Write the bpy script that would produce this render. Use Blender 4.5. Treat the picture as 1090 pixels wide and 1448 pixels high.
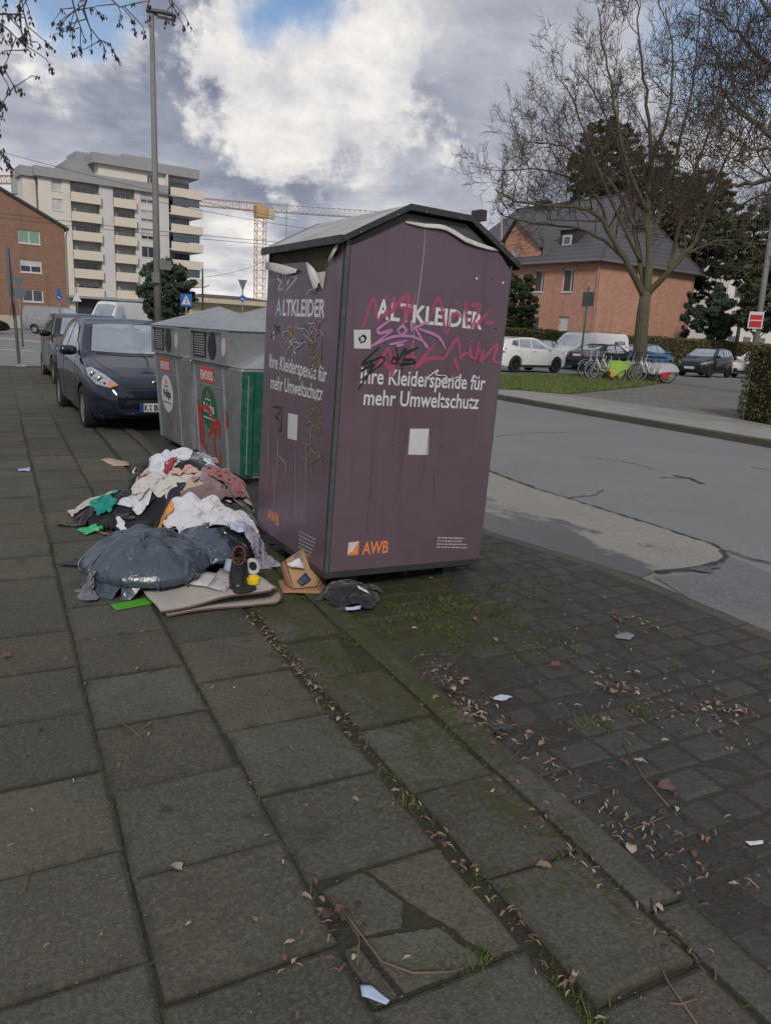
import bpy, bmesh, math, random
import numpy as np
from mathutils import Vector, Matrix
from mathutils.bvhtree import BVHTree
from mathutils.noise import noise as pnoise

S = bpy.context.scene
for o in list(bpy.data.objects): bpy.data.objects.remove(o)
COL = S.collection
R = math.radians
# ------------------------------------------------------------------ camera
FPX, PITCH, ROLL, CAMH, YAW = 1054.6, .2383, .0519, 1.45, .4804
PW, PH = 1090., 1448.
_f = Vector((math.sin(YAW)*math.cos(PITCH), math.cos(YAW)*math.cos(PITCH), -math.sin(PITCH)))
_r0 = Vector((math.cos(YAW), -math.sin(YAW), 0)); _u0 = _r0.cross(_f)
_r = math.cos(ROLL)*_r0 + math.sin(ROLL)*_u0
_u = -math.sin(ROLL)*_r0 + math.cos(ROLL)*_u0
EYE = Vector((0, 0, CAMH))
cd = bpy.data.cameras.new('camera'); cam = bpy.data.objects.new('camera', cd); COL.objects.link(cam)
cd.sensor_fit = 'VERTICAL'; cd.sensor_height = 24; cd.lens = FPX/PH*24; cd.clip_end = 3000; cd.clip_start = .05
cam.matrix_world = Matrix(((_r.x, _u.x, -_f.x, EYE.x), (_r.y, _u.y, -_f.y, EYE.y), (_r.z, _u.z, -_f.z, EYE.z), (0, 0, 0, 1)))
S.camera = cam
S.render.resolution_x, S.render.resolution_y = 770, 1024
def ray(x, y): return _r*((x-PW/2)/FPX) - _u*((y-PH/2)/FPX) + _f
def at_z(x, y, z=0.):
    d = ray(x, y); return EYE + d*((z-CAMH)/d.z)
def at_d(x, y, D):                       # point of a sight line at horizontal distance D
    d = ray(x, y); return EYE + d*(D/math.hypot(d.x, d.y))
def at_plane(x, y, p, n):
    d = ray(x, y); p = Vector(p); n = Vector(n); return EYE + d*((p-EYE).dot(n)/d.dot(n))
def at_y(x, y, Y): return at_plane(x, y, (0, Y, 0), (0, 1, 0))
# ------------------------------------------------------------------ sun, exposure
SUN_EL, SUN_AZ = R(34), R(205)          # azimuth from +y towards +x
sd = bpy.data.lights.new('sun', 'SUN'); sun = bpy.data.objects.new('sun', sd); COL.objects.link(sun)
sd.energy = 1.5; sd.angle = R(12); sd.color = (1, .95, .88)
_sv = Vector((math.sin(SUN_AZ)*math.cos(SUN_EL), math.cos(SUN_AZ)*math.cos(SUN_EL), math.sin(SUN_EL)))
sun.rotation_euler = (_sv).to_track_quat('Z', 'Y').to_euler()
S.view_settings.view_transform = 'Standard'; S.view_settings.look = 'None'
S.view_settings.gamma = 1; S.view_settings.use_curve_mapping = False; S.view_settings.exposure = 0.5
# ------------------------------------------------------------------ node helpers
class NT:
    def __init__(s, tree): s.t = tree; s.n = tree.nodes; s.l = tree.links
    def add(s, typ, **kw):
        n = s.n.new(typ)
        for k, v in kw.items():
            if hasattr(n, k) and k not in ('inputs',): setattr(n, k, v)
        return n
    def put(s, sock, v):
        if isinstance(v, bpy.types.NodeSocket): s.l.new(v, sock)
        elif v is not None:
            if hasattr(sock, 'default_value'):
                try: sock.default_value = v
                except Exception: sock.default_value = tuple(v)+(1,)
    def math(s, op, a, b=None, c=None, clamp=False):
        n = s.add('ShaderNodeMath', operation=op); n.use_clamp = clamp
        s.put(n.inputs[0], a)
        if b is not None: s.put(n.inputs[1], b)
        if c is not None: s.put(n.inputs[2], c)
        return n.outputs[0]
    def vmath(s, op, a, b=None, out=0):
        n = s.add('ShaderNodeVectorMath', operation=op); s.put(n.inputs[0], a)
        if b is not None: s.put(n.inputs[3] if op == 'SCALE' else n.inputs[1], b)
        return n.outputs[out]
    def mix(s, f, a, b, typ='MIX'):
        n = s.add('ShaderNodeMix', data_type='RGBA', blend_type=typ)
        s.put(n.inputs[0], f); s.put(n.inputs[6], a if isinstance(a, bpy.types.NodeSocket) else tuple(a)[:3]+(1,)); s.put(n.inputs[7], b if isinstance(b, bpy.types.NodeSocket) else tuple(b)[:3]+(1,))
        return n.outputs[2]
    def noise(s, vec, scale, detail=4, rough=.55, dist=0., col=False):
        n = s.add('ShaderNodeTexNoise'); s.put(n.inputs['Vector'], vec)
        n.inputs['Scale'].default_value = scale; n.inputs['Detail'].default_value = detail
        n.inputs['Roughness'].default_value = rough; n.inputs['Distortion'].default_value = dist
        return n.outputs['Color' if col else 'Fac']
    def voro(s, vec, scale, feature='F1', out='Distance', rnd=1.):
        n = s.add('ShaderNodeTexVoronoi', feature=feature); s.put(n.inputs['Vector'], vec)
        n.inputs['Scale'].default_value = scale; n.inputs['Randomness'].default_value = rnd
        return n.outputs[out]
    def ramp(s, v, a, b, lo=0., hi=1., smooth=True):
        n = s.add('ShaderNodeMapRange'); n.interpolation_type = 'SMOOTHSTEP' if smooth else 'LINEAR'
        s.put(n.inputs[0], v); n.inputs[1].default_value = a; n.inputs[2].default_value = b
        n.inputs[3].default_value = lo; n.inputs[4].default_value = hi
        return n.outputs[0]
    def xyz(s, v):
        n = s.add('ShaderNodeSeparateXYZ'); s.put(n.inputs[0], v); return n.outputs
    def comb(s, x, y, z):
        n = s.add('ShaderNodeCombineXYZ'); s.put(n.inputs[0], x); s.put(n.inputs[1], y); s.put(n.inputs[2], z); return n.outputs[0]
# ------------------------------------------------------------------ world: broken winter clouds
w = bpy.data.worlds.new('World'); S.world = w; w.use_nodes = True
N = NT(w.node_tree); N.n.clear()
out = N.add('ShaderNodeOutputWorld'); bg = N.add('ShaderNodeBackground'); bg.inputs[1].default_value = .1
N.l.new(bg.outputs[0], out.inputs[0])
sky = N.add('ShaderNodeTexSky', sky_type='NISHITA'); sky.sun_disc = False
sky.sun_elevation = SUN_EL; sky.sun_rotation = SUN_AZ; sky.air_density = 1.0; sky.dust_density = .6; sky.ozone_density = 2
tc = N.add('ShaderNodeTexCoord').outputs['Generated']
d0 = N.vmath('NORMALIZE', tc)
wob = N.vmath('SCALE', N.vmath('SUBTRACT', N.noise(d0, 3.6, 9, .62, 0, True), (.5, .5, .5)), .34)
dw = N.vmath('ADD', d0, wob)
dz = N.math('MAXIMUM', N.math('ADD', N.xyz(d0)[2], .22), .08)
pl = N.vmath('DIVIDE', d0, N.comb(dz, dz, dz))
n1 = N.noise(pl, 1.15, 12, .6, .6)
n2 = N.noise(N.vmath('ADD', pl, (7.3, 2.1, 4.4)), 2.9, 9, .62, .3)
puff = N.voro(N.vmath('ADD', N.vmath('SCALE', dw, 1.), (0, 0, 3)), 7.5, 'SMOOTH_F1')
br = N.math('ADD', N.math('MULTIPLY', N.math('SUBTRACT', n1, .5), 1.35), N.math('MULTIPLY', N.math('SUBTRACT', n2, .5), 1.0))
br = N.math('ADD', br, N.math('MULTIPLY', N.math('SUBTRACT', .42, puff), .42))
dwn = N.vmath('NORMALIZE', dw)
def blob(px, py, rin, rout, wt):
    d = ray(px, py).normalized()
    dot = N.vmath('DOT_PRODUCT', dwn, tuple(d), out=1)
    return N.math('MULTIPLY', N.ramp(dot, math.cos(R(rout)), math.cos(R(rin))), wt)
for b in [(440, 60, 1, 7, .06), (430, 140, 1, 7, .06), (150, 105, 1, 7, .08), (250, 130, 1, 7, -.12), (300, 290, 3, 11, -.08),
          (330, 405, 1, 7, .34), (560, 290, 1, 5, .22), (690, 110, 3, 13, .10), (440, 250, 2, 8, -.16), (240, 25, 1, 7, -.18), (60, 210, 3, 10, .12), (860, 200, 4, 14, .04), (640, 260, 1, 8, -.10), (1000, 120, 2, 9, .14)]:
    br = N.math('ADD', br, blob(*b))
cr = N.add('ShaderNodeValToRGB'); N.put(cr.inputs[0], N.math('ADD', N.math('MULTIPLY', br, .86), .44))
E = cr.color_ramp.elements
E[0].position = 0; E[0].color = (.20, .23, .31, 1); E[1].position = 1; E[1].color = (.99, .95, .90, 1)
for p, c in ((.25, (.28, .31, .39)), (.5, (.46, .48, .55)), (.72, (.69, .685, .70)), (.88, (.88, .86, .83))):
    e = E.new(p); e.color = c+(1,)
cum = None                       # towering heaps with crisp lit edges
for b in [(440, 95, 2, 12, 1.), (560, 195, 1, 8, .75), (150, 105, 1, 8, .85), (100, 35, 1, 6, .6), (335, 408, 1, 6, .7), (690, 60, 1, 7, .35), (1010, 130, 1, 8, .6), (30, 190, 1, 6, .45)]:
    g = blob(*b); cum = g if cum is None else N.math('MAXIMUM', cum, g)
nd = N.noise(N.vmath('ADD', d0, (3., 1., 2.)), 9., 10, .62, .3)
cf = N.math('ADD', N.math('MULTIPLY', cum, .62), N.math('ADD', N.math('MULTIPLY', N.math('SUBTRACT', n1, .5), .9), N.math('ADD', N.math('MULTIPLY', N.math('SUBTRACT', nd, .5), .75), N.math('MULTIPLY', N.math('SUBTRACT', .42, puff), .35))))
cm = N.ramp(cf, .33, .49)
shade = N.ramp(N.math('ADD', N.math('MULTIPLY', nd, .6), N.math('MULTIPLY', n2, .55)), .42, .72)
heap = N.mix(shade, (.58, .58, .63), (1.04, 1.0, .94))
gap = None
for b in [(395, -20, .5, 4.2, 1.), (130, 15, .5, 4.2, .9), (1085, 60, 1, 7, .95), (20, -120, 1, 8, .9)]:
    g = blob(*b); gap = g if gap is None else N.math('MAXIMUM', gap, g)
gap = N.math('MAXIMUM', gap, N.ramp(N.math('ADD', n1, N.math('MULTIPLY', n2, .35)), .42, .36))
cl = N.vmath('SCALE', N.mix(N.math('MULTIPLY', cm, .9), cr.outputs[0], heap), 6.9)
N.put(bg.inputs[0], N.mix(gap, cl, N.vmath('SCALE', sky.outputs[0], .85)))
# ------------------------------------------------------------------ materials
MATS = {}
def mk(name, col, rough=.7, col2=None, scale=6., amt=.6, bump=0., bscale=40., metal=0., spec=.5, coat=0., dirt=None, dscale=1.5, damt=.5, rnd=0., sheen=0., space='pos', alpha=None, emit=None, trans=0.):
    if name in MATS: return MATS[name]
    m = bpy.data.materials.new(name); m.use_nodes = True; MATS[name] = m
    N = NT(m.node_tree); b = N.n['Principled BSDF']
    if space == 'pos': v = N.add('ShaderNodeNewGeometry').outputs['Position']
    else: v = N.add('ShaderNodeTexCoord').outputs['Object']
    c2 = col2 if col2 else tuple(x*.72 for x in col)
    f = N.ramp(N.noise(v, scale, 6, .62), .3, .7, 0, amt)
    c = N.mix(f, col, c2)
    if dirt: c = N.mix(N.ramp(N.noise(v, dscale, 7, .65, .5), .46, .72, 0, damt), c, dirt)
    if rnd:
        oi = N.add('ShaderNodeObjectInfo').outputs['Random']
        k = N.math('ADD', N.math('MULTIPLY', N.math('SUBTRACT', oi, .5), rnd*2), 1.)
        c = N.mix(1., c, N.comb(k, k, k), 'MULTIPLY')
    N.put(b.inputs['Base Color'], c)
    N.put(b.inputs['Roughness'], N.ramp(N.noise(v, scale*2.3, 4), .3, .7, max(rough-.1, .02), min(rough+.08, 1)))
    b.inputs['Metallic'].default_value = metal; b.inputs['Specular IOR Level'].default_value = spec
    b.inputs['Coat Weight'].default_value = coat; b.inputs['Coat Roughness'].default_value = .06
    b.inputs['Sheen Weight'].default_value = sheen
    if trans: b.inputs['Transmission Weight'].default_value = trans
    if alpha is not None: b.inputs['Alpha'].default_value = alpha
    if bump:
        bn = N.add('ShaderNodeBump'); bn.inputs['Strength'].default_value = min(1, bump); bn.inputs['Distance'].default_value = .02
        N.put(bn.inputs['Height'], N.noise(v, bscale, 5, .65)); N.l.new(bn.outputs[0], b.inputs['Normal'])
    return m
# ------------------------------------------------------------------ mesh helpers
class MB:
    def __init__(s): s.v = []; s.f = []
    def add(s, vs, fs):
        k = len(s.v); s.v += [tuple(p) for p in vs]; s.f += [tuple(i+k for i in q) for q in fs]; return s
    def box(s, x0, x1, y0, y1, z0, z1, M=None):
        vs = [(x, y, z) for z in (z0, z1) for y in (y0, y1) for x in (x0, x1)]
        if M is not None: vs = [M @ Vector(p) for p in vs]
        return s.add(vs, [(0, 2, 3, 1), (4, 5, 7, 6), (0, 1, 5, 4), (2, 6, 7, 3), (0, 4, 6, 2), (1, 3, 7, 5)])
    def tube(s, pts, rad, n=6, cap=True):
        pts = [Vector(p) for p in pts]; m = len(pts)
        if not hasattr(rad, '__len__'): rad = [rad]*m
        vs = []; ref = None
        for i, p in enumerate(pts):
            t = (pts[min(i+1, m-1)]-pts[max(i-1, 0)]); t = t.normalized() if t.length > 1e-9 else Vector((0, 0, 1))
            if ref is None: ref = Vector((1, 0, 0)) if abs(t.x) < .8 else Vector((0, 1, 0))
            a = t.cross(ref)
            if a.length < 1e-6: a = t.cross(Vector((0, 1, .3)))
            a.normalize(); b = t.cross(a); ref = b.cross(t) if False else ref
            for k in range(n):
                g = 2*math.pi*k/n; vs.append(p+(a*math.cos(g)+b*math.sin(g))*rad[i])
        fs = [(i*n+k, i*n+(k+1) % n, (i+1)*n+(k+1) % n, (i+1)*n+k) for i in range(m-1) for k in range(n)]
        if cap: fs += [tuple(range(n))[::-1], tuple((m-1)*n+k for k in range(n))]
        return s.add(vs, fs)
    def prism(s, poly, z0, z1, M=None):
        n = len(poly); vs = [(x, y, z0) for x, y in poly]+[(x, y, z1) for x, y in poly]
        if M is not None: vs = [M @ Vector(p) for p in vs]
        return s.add(vs, [tuple(range(n))[::-1], tuple(range(n, 2*n))]+[(i, (i+1) % n, n+(i+1) % n, n+i) for i in range(n)])
    def lathe(s, prof, n=24, M=None, cap=True):
        vs = []
        for r, z in prof:
            for k in range(n): vs.append(Vector((r*math.cos(2*math.pi*k/n), r*math.sin(2*math.pi*k/n), z)))
        if M is not None: vs = [M @ p for p in vs]
        m = len(prof)
        fs = [(i*n+k, i*n+(k+1) % n, (i+1)*n+(k+1) % n, (i+1)*n+k) for i in range(m-1) for k in range(n)]
        if cap: fs += [tuple(range(n))[::-1], tuple((m-1)*n+k for k in range(n))]
        return s.add(vs, fs)
    def quad(s, a, b, c, d): return s.add([a, b, c, d], [(0, 1, 2, 3)])
    def mesh(s, name, smooth=False):
        me = bpy.data.meshes.new(name); me.from_pydata(s.v, [], s.f); me.update()
        if smooth: me.shade_smooth() if hasattr(me, 'shade_smooth') else None
        return me
    def build(s, name, mat, parent=None, smooth=False, fix=False, bevel=0):
        me = s.mesh(name, smooth)
        if fix:
            bm = bmesh.new(); bm.from_mesh(me); bmesh.ops.recalc_face_normals(bm, faces=bm.faces[:]); bm.to_mesh(me); bm.free()
        return obj(name, me, mat, parent, bevel)
def obj(name, me, mat, parent=None, bevel=0):
    o = bpy.data.objects.new(name, me); COL.objects.link(o)
    if mat is not None and not me.materials: me.materials.append(mat)
    if parent is not None: o.parent = parent
    if bevel:
        b = o.modifiers.new('bevel', 'BEVEL'); b.width = bevel; b.segments = 2; b.limit_method = 'ANGLE'; b.angle_limit = R(35)
    return o
def tag(o, label=None, cat=None, group=None, kind=None):
    if label: o['label'] = label
    if cat: o['category'] = cat
    if group: o['group'] = group
    if kind: o['kind'] = kind
    return o
def thing(name, label, cat, loc=(0, 0, 0), rz=0, group=None):
    o = bpy.data.objects.new(name, None); COL.objects.link(o); o.location = loc; o.rotation_euler = (0, 0, rz); o.empty_display_size = .1
    return tag(o, label, cat, group)
def copy_tree(o, parent=None):
    c = o.copy(); COL.objects.link(c); c.parent = parent
    for ch in list(o.children): copy_tree(ch, c)
    return c
def frame(o, x, y, z):                 # matrix from origin and axes
    o, x, y, z = map(Vector, (o, x, y, z))
    return Matrix(((x.x, y.x, z.x, o.x), (x.y, y.y, z.y, o.y), (x.z, y.z, z.z, o.z), (0, 0, 0, 1)))
def text_mesh(txt, size, bold=0., depth=.0, align='LEFT', shear=0., space=1.):
    c = bpy.data.curves.new('lettering', 'FONT'); c.body = txt; c.size = size; c.offset = bold; c.align_x = align; c.shear = shear
    c.space_character = space; c.extrude = depth; c.resolution_u = 3
    o = bpy.data.objects.new('tmp', c); COL.objects.link(o)
    dg = bpy.context.evaluated_depsgraph_get(); me = bpy.data.meshes.new_from_object(o.evaluated_get(dg))
    bpy.data.objects.remove(o); bpy.data.curves.remove(c); return me
def lettering(name, txt, mat, parent, M, height, width=None, bold=0., depth=.0006, align='LEFT', shear=0.):
    me = text_mesh(txt, 1., bold, 0, 'LEFT', shear)
    xs = [v.co.x for v in me.vertices]; x0, x1 = min(xs), max(xs)
    capm = text_mesh('H', 1., bold); ch = max(v.co.y for v in capm.vertices); bpy.data.meshes.remove(capm)
    sy = height/ch; sx = width/(x1-x0) if width else sy
    sh = {'LEFT': 0, 'CENTER': (x1-x0)/2, 'RIGHT': x1-x0}[align]
    for v in me.vertices: v.co = M @ Vector(((v.co.x-x0-sh)*sx, v.co.y*sy, 0))
    me.materials.clear(); me.update()
    return obj(name, me, mat, parent)
def ribbon(mb, pts, wd, M, z=0., taper=True, closed=False):   # flat painted stroke in the XY plane of M
    P = []
    for i in range(len(pts)-1):
        a, b = pts[i], pts[i+1]; pm = pts[i-1] if i else a; pn = pts[i+2] if i+2 < len(pts) else b
        for k in range(5):
            t = k/5; t2, t3 = t*t, t*t*t
            P.append(tuple(.75*(.5*(2*a[j]+(b[j]-pm[j])*t+(2*pm[j]-5*a[j]+4*b[j]-pn[j])*t2+(3*a[j]-pm[j]-3*b[j]+pn[j])*t3))+.25*(a[j]+(b[j]-a[j])*t) for j in (0, 1)))
    P.append(pts[-1]); n = len(P); vs = []
    for i, p in enumerate(P):
        q0, q1 = P[max(i-1, 0)], P[min(i+1, n-1)]; dx, dy = q1[0]-q0[0], q1[1]-q0[1]; l = math.hypot(dx, dy) or 1
        ww = wd*.5*((.55+.45*math.sin(math.pi*min(1, (i+1)/n*1.15))) if taper else 1)
        vs += [M @ Vector((p[0]-dy/l*ww, p[1]+dx/l*ww, z)), M @ Vector((p[0]+dy/l*ww, p[1]-dx/l*ww, z))]
    mb.add(vs, [(2*i, 2*i+1, 2*i+3, 2*i+2) for i in range(n-1)])
def poly_sheet(name, pts, z, mat, parent=None, cuts=0):
    bm = bmesh.new(); f = bm.faces.new([bm.verts.new((p[0], p[1], z)) for p in pts])
    if f.normal.z < 0: f.normal_flip()
    bm.normal_update()
    if f.normal.z < 0: bmesh.ops.reverse_faces(bm, faces=[f])
    bmesh.ops.triangulate(bm, faces=bm.faces[:])
    me = bpy.data.meshes.new(name); bm.to_mesh(me); bm.free()
    return obj(name, me, mat, parent)
# ================================================================== GROUND
rng = random.Random(7)
EX = Vector((.988, .152, 0)); NY = Vector((-.152, .988, 0))     # the street grid: along the cross street, and away
def ground_mat(name, c1, c2, c3, rough, scale, speck=.5, bump=.5, moss=None, mossf=None, rnd=0., wet=0., bscale=120., speckcol=(.32, .3, .27), edge=False):
    m = bpy.data.materials.new(name); m.use_nodes = True; MATS[name] = m
    N = NT(m.node_tree); b = N.n['Principled BSDF']; v = N.add('ShaderNodeNewGeometry').outputs['Position']
    a = N.noise(v, scale, 7, .65, .3); c = N.mix(N.ramp(a, .32, .68), c1, c2)
    c = N.mix(N.ramp(N.noise(v, scale*.31, 5, .6, .6), .42, .66, 0, .75), c, c3)
    if rnd:
        oi = N.add('ShaderNodeObjectInfo').outputs['Random']
        k = N.math('ADD', N.math('MULTIPLY', N.math('SUBTRACT', oi, .5), rnd*2), 1.)
        oi2 = N.math('FRACT', N.math('MULTIPLY', oi, 7.31)); c = N.mix(1., c, N.comb(N.math('MULTIPLY', k, N.math('ADD', N.math('MULTIPLY', oi2, .16), .93)), k, N.math('MULTIPLY', k, N.math('SUBTRACT', 1.04, N.math('MULTIPLY', oi2, .12)))), 'MULTIPLY')
    fine = N.noise(v, 160, 3, .7)
    c = N.mix(N.ramp(fine, .35, .7, 0, .55), c, tuple(x*.45 for x in c1))
    if speck:
        vd = N.voro(v, 170); hue = N.noise(v, 60, 2)
        sp = N.math('MULTIPLY', N.ramp(vd, .26, .14), N.ramp(hue, .5, .62)); c = N.mix(N.math('MULTIPLY', sp, speck*.7), c, speckcol)
        grain = N.noise(v, 75, 4, .75); c = N.mix(N.ramp(grain, .42, .68, 0, .45), c, tuple(min(1, x*1.9) for x in c1)); c = N.mix(N.ramp(N.noise(v, 52, 3, .7), .5, .7, 0, .5), c, tuple(x*.4 for x in c1))
        vd2 = N.voro(v, 34); sp2 = N.math('MULTIPLY', N.ramp(vd2, .07, .05), N.ramp(N.noise(v, 9, 2), .56, .66)); c = N.mix(N.math('MULTIPLY', sp2, speck*.55), c, speckcol)
    if moss:
        px = N.xyz(v)
        mm = N.noise(v, 4.2, 8, .7, .8); md = N.noise(v, 38, 5, .7)
        k = mossf(N, px); f = N.math('MULTIPLY', N.ramp(N.math('ADD', N.math('MULTIPLY', mm, .55), N.math('ADD', N.math('MULTIPLY', md, .45), N.math('MULTIPLY', k, .2))), .575, .70), .85)
        c = N.mix(f, c, N.mix(N.noise(v, 70, 3), moss, tuple(x*.35 for x in moss)))
    if edge:          # base colour darker towards the slab edges, and old dark stains
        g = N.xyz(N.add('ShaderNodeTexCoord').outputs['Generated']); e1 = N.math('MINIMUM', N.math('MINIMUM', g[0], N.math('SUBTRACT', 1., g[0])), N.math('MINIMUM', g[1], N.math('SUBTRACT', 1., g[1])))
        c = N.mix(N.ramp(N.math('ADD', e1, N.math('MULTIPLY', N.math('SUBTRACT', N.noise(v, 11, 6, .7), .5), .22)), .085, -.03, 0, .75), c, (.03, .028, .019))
        c = N.mix(N.ramp(N.noise(v, 1.7, 8, .7, .9), .585, .68, 0, .6), c, (.034, .032, .028)); c = N.mix(N.ramp(N.noise(v, 5.3, 6, .7, .6), .62, .72, 0, .5), c, (.125, .112, .085))
    N.put(b.inputs['Base Color'], c)
    rr = N.ramp(N.noise(v, scale*.7, 5, .6, .4), .35, .65, rough, rough-wet)
    N.put(b.inputs['Roughness'], rr); b.inputs['Specular IOR Level'].default_value = .4
    bn = N.add('ShaderNodeBump'); bn.inputs['Strength'].default_value = bump; bn.inputs['Distance'].default_value = .006
    h = N.math('ADD', N.noise(v, bscale, 4, .7), N.math('MULTIPLY', N.noise(v, bscale*.2, 4, .6), 1.2))
    N.put(bn.inputs['Height'], h); N.l.new(bn.outputs[0], b.inputs['Normal'])
    return m
def moss_near(N, px):      # grows in the damp corner by the containers and along the edging
    a = N.ramp(N.math('ABSOLUTE', N.math('SUBTRACT', px[0], 1.5)), .9, .1)
    b = N.ramp(N.math('ABSOLUTE', N.math('SUBTRACT', px[1], 3.2)), 2.6, .4)
    return N.math('MULTIPLY', a, N.math('ADD', N.math('MULTIPLY', b, .75), .2))
def moss_park(N, px):
    a = N.ramp(N.math('ABSOLUTE', N.math('SUBTRACT', px[0], 1.9)), 1.1, .1)
    b = N.ramp(N.math('ABSOLUTE', N.math('SUBTRACT', px[1], 3.3)), 1.3, .2)
    return N.math('MULTIPLY', N.math('MULTIPLY', a, b), 1.0)
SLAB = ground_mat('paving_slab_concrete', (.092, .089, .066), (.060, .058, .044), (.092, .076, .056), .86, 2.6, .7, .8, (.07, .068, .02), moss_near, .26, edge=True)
BED = ground_mat('joint_soil', (.034, .03, .02), (.045, .04, .026), (.04, .042, .016), .95, 9, .5, .9, (.05, .07, .012), lambda N, p: N.math('ADD', .35, N.math('MULTIPLY', moss_near(N, p), .4)))
SETT = ground_mat('wet_paving_sett', (.052, .05, .043), (.034, .034, .031), (.063, .056, .043), .62, 1.3, .6, .7, (.06, .065, .022), moss_park, .34, .12)
PBED = ground_mat('dirt_between_setts', (.043, .04, .033), (.03, .029, .026), (.05, .043, .033), .85, 3, .5, .9, (.07, .08, .02), moss_park)
KERB = ground_mat('kerb_concrete', (.086, .08, .064), (.056, .053, .043), (.085, .07, .05), .85, 3, .7, .6, (.06, .066, .018), moss_near, .08)
ASPH = ground_mat('old_asphalt', (.215, .213, .208), (.185, .184, .18), (.235, .228, .215), .78, .8, .8, .6, None, None, 0, .14, 150, (.36, .35, .33))
ASPH2 = ground_mat('patched_asphalt', (.285, .265, .232), (.235, .22, .195), (.275, .25, .212), .8, 1.1, .8, .6, None, None, 0, .1, 150, (.4, .38, .34))
ASPH3 = ground_mat('broken_asphalt', (.17, .17, .172), (.125, .126, .13), (.185, .18, .17), .6, 2, .9, 1., None, None, 0, .25, 70, (.36, .35, .33))
FARP = ground_mat('far_pavement', (.27, .26, .24), (.22, .21, .195), (.23, .205, .17), .85, 1.2, .4, .4)
N = NT(ASPH2.node_tree); b = N.n['Principled BSDF']; v = N.add('ShaderNodeNewGeometry').outputs['Position']; x = N.xyz(v)
wn = N.math('ADD', N.math('MULTIPLY', N.noise(N.vmath('MULTIPLY', v, (1.6, .55, 1)), 1.5, 8, .62, .5), 1.0), N.math('MULTIPLY', N.noise(v, 9, 4), .18))
wk = N.math('ADD', N.math('SUBTRACT', 1.02, N.math('MULTIPLY', N.math('SUBTRACT', x[0], 3.35), .78)), N.math('MULTIPLY', N.math('SUBTRACT', wn, .6), 2.0))
wet = N.math('MULTIPLY', N.ramp(wk, .42, .62), N.ramp(x[1], 13, 6))
src = b.inputs['Base Color'].links[0].from_socket; N.put(b.inputs['Base Color'], N.mix(N.math('MULTIPLY', wet, .8), src, (.066, .074, .09))); rs_ = b.inputs['Roughness'].links[0].from_socket
N.put(b.inputs['Roughness'], N.math('SUBTRACT', rs_, N.math('MULTIPLY', wet, .56))); b.inputs['Specular IOR Level'].default_value = .6
base = poly_sheet('ground', [(-900, -900), (900, -900), (900, 900), (-900, 900)], -.075, ASPH); tag(base, kind='structure')
# --- pavement on this side: slabs on a dark bed
pav = poly_sheet('pavement', [(-3.6, -3), (1.55, -3), (1.55, 23.2), (-3.6, 23.2)], -.011, BED); tag(pav, kind='structure')
def slab_mesh(w, l, h=.05, c=.006, seed=0):
    r = random.Random(seed); mb = MB(); rings = []
    pts = []
    n = 2
    for (ax, ay), (bx, by) in zip([(0, 0), (w, 0), (w, l), (0, l)], [(w, 0), (w, l), (0, l), (0, 0)]):
        for k in range(n):
            t = k/n; j = .0035 if k else .005
            pts.append((ax+(bx-ax)*t+r.uniform(-j, j), ay+(by-ay)*t+r.uniform(-j, j)))
    m = len(pts); cx, cy = w/2, l/2
    vs = [(x, y, -h) for x, y in pts]+[(x, y, -c*1.2) for x, y in pts]
    vs += [(x+(cx-x)*c*5/w, y+(cy-y)*c*5/l, 0) for x, y in pts]
    fs = [(i, (i+1) % m, m+(i+1) % m, m+i) for i in range(m)]+[(m+i, m+(i+1) % m, 2*m+(i+1) % m, 2*m+i) for i in range(m)]+[tuple(range(2*m, 3*m))]
    mb.add(vs, fs); return mb
G = .4177
cols = [(-1.44, .82), (-1.026, 1.2), (-.609, .95), (-.191, 1.09), (.2264, 1.373-G), (.644, 1.59-G*2)]
var = [slab_mesh(G-.007, G-.006, seed=k).mesh('paving_slab') for k in range(7)]
var3 = [slab_mesh(.315, G, seed=20+k).mesh('paving_slab') for k in range(4)]
rest = MB(); count = 0
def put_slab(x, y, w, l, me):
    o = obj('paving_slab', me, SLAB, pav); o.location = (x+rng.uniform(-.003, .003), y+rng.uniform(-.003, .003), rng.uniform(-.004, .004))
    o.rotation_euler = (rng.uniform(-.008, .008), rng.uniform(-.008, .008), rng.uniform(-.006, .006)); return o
broken_at = (.644, 1.59-G)
for cx0, y0 in cols:
    y = y0-3*G
    while y < 22.9:
        if -.2 < y < 11.5 and cx0 > -1.1:
            if abs(cx0-.644) < .01 and abs(y-(1.59-G)) < .02: pass
            else: put_slab(cx0+.004, y+.003, G, G, rng.choice(var)); count += 1
        else: 
            t = rng.uniform(-.003, .003); w_, l_ = G-.006, G-.005
            rest.add([(cx0+.003, y+.003, t), (cx0+.003+w_, y+.003, t), (cx0+.003+w_, y+.003+l_, t), (cx0+.003, y+.003+l_, t)], [(0, 1, 2, 3)])
        y += G
for k in range(6):                          # further columns away from the road, joined
    y = -2+rng.uniform(0, G)
    while y < 22.9:
        x = -1.858-k*G; rest.add([(x, y, 0), (x+G-.006, y, 0), (x+G-.006, y+G-.005, 0), (x, y+G-.005, 0)], [(0, 1, 2, 3)]); y += G
y = .97-4*.4277
while y < 12:
    o = put_slab(1.102, y+.004, .315, G, rng.choice(var3)); count += 1
    if .7 < y < 3.3: o.location.z += rng.uniform(-.006, .012); o.rotation_euler.y = rng.uniform(-.02, .02)
    y += .4277
while y < 22.9:
    rest.add([(1.102, y, 0), (1.417, y, 0), (1.417, y+G, 0), (1.102, y+G, 0)], [(0, 1, 2, 3)]); y += .4277
tag(rest.build('far_paving_slabs', SLAB, pav), kind='stuff')
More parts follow.
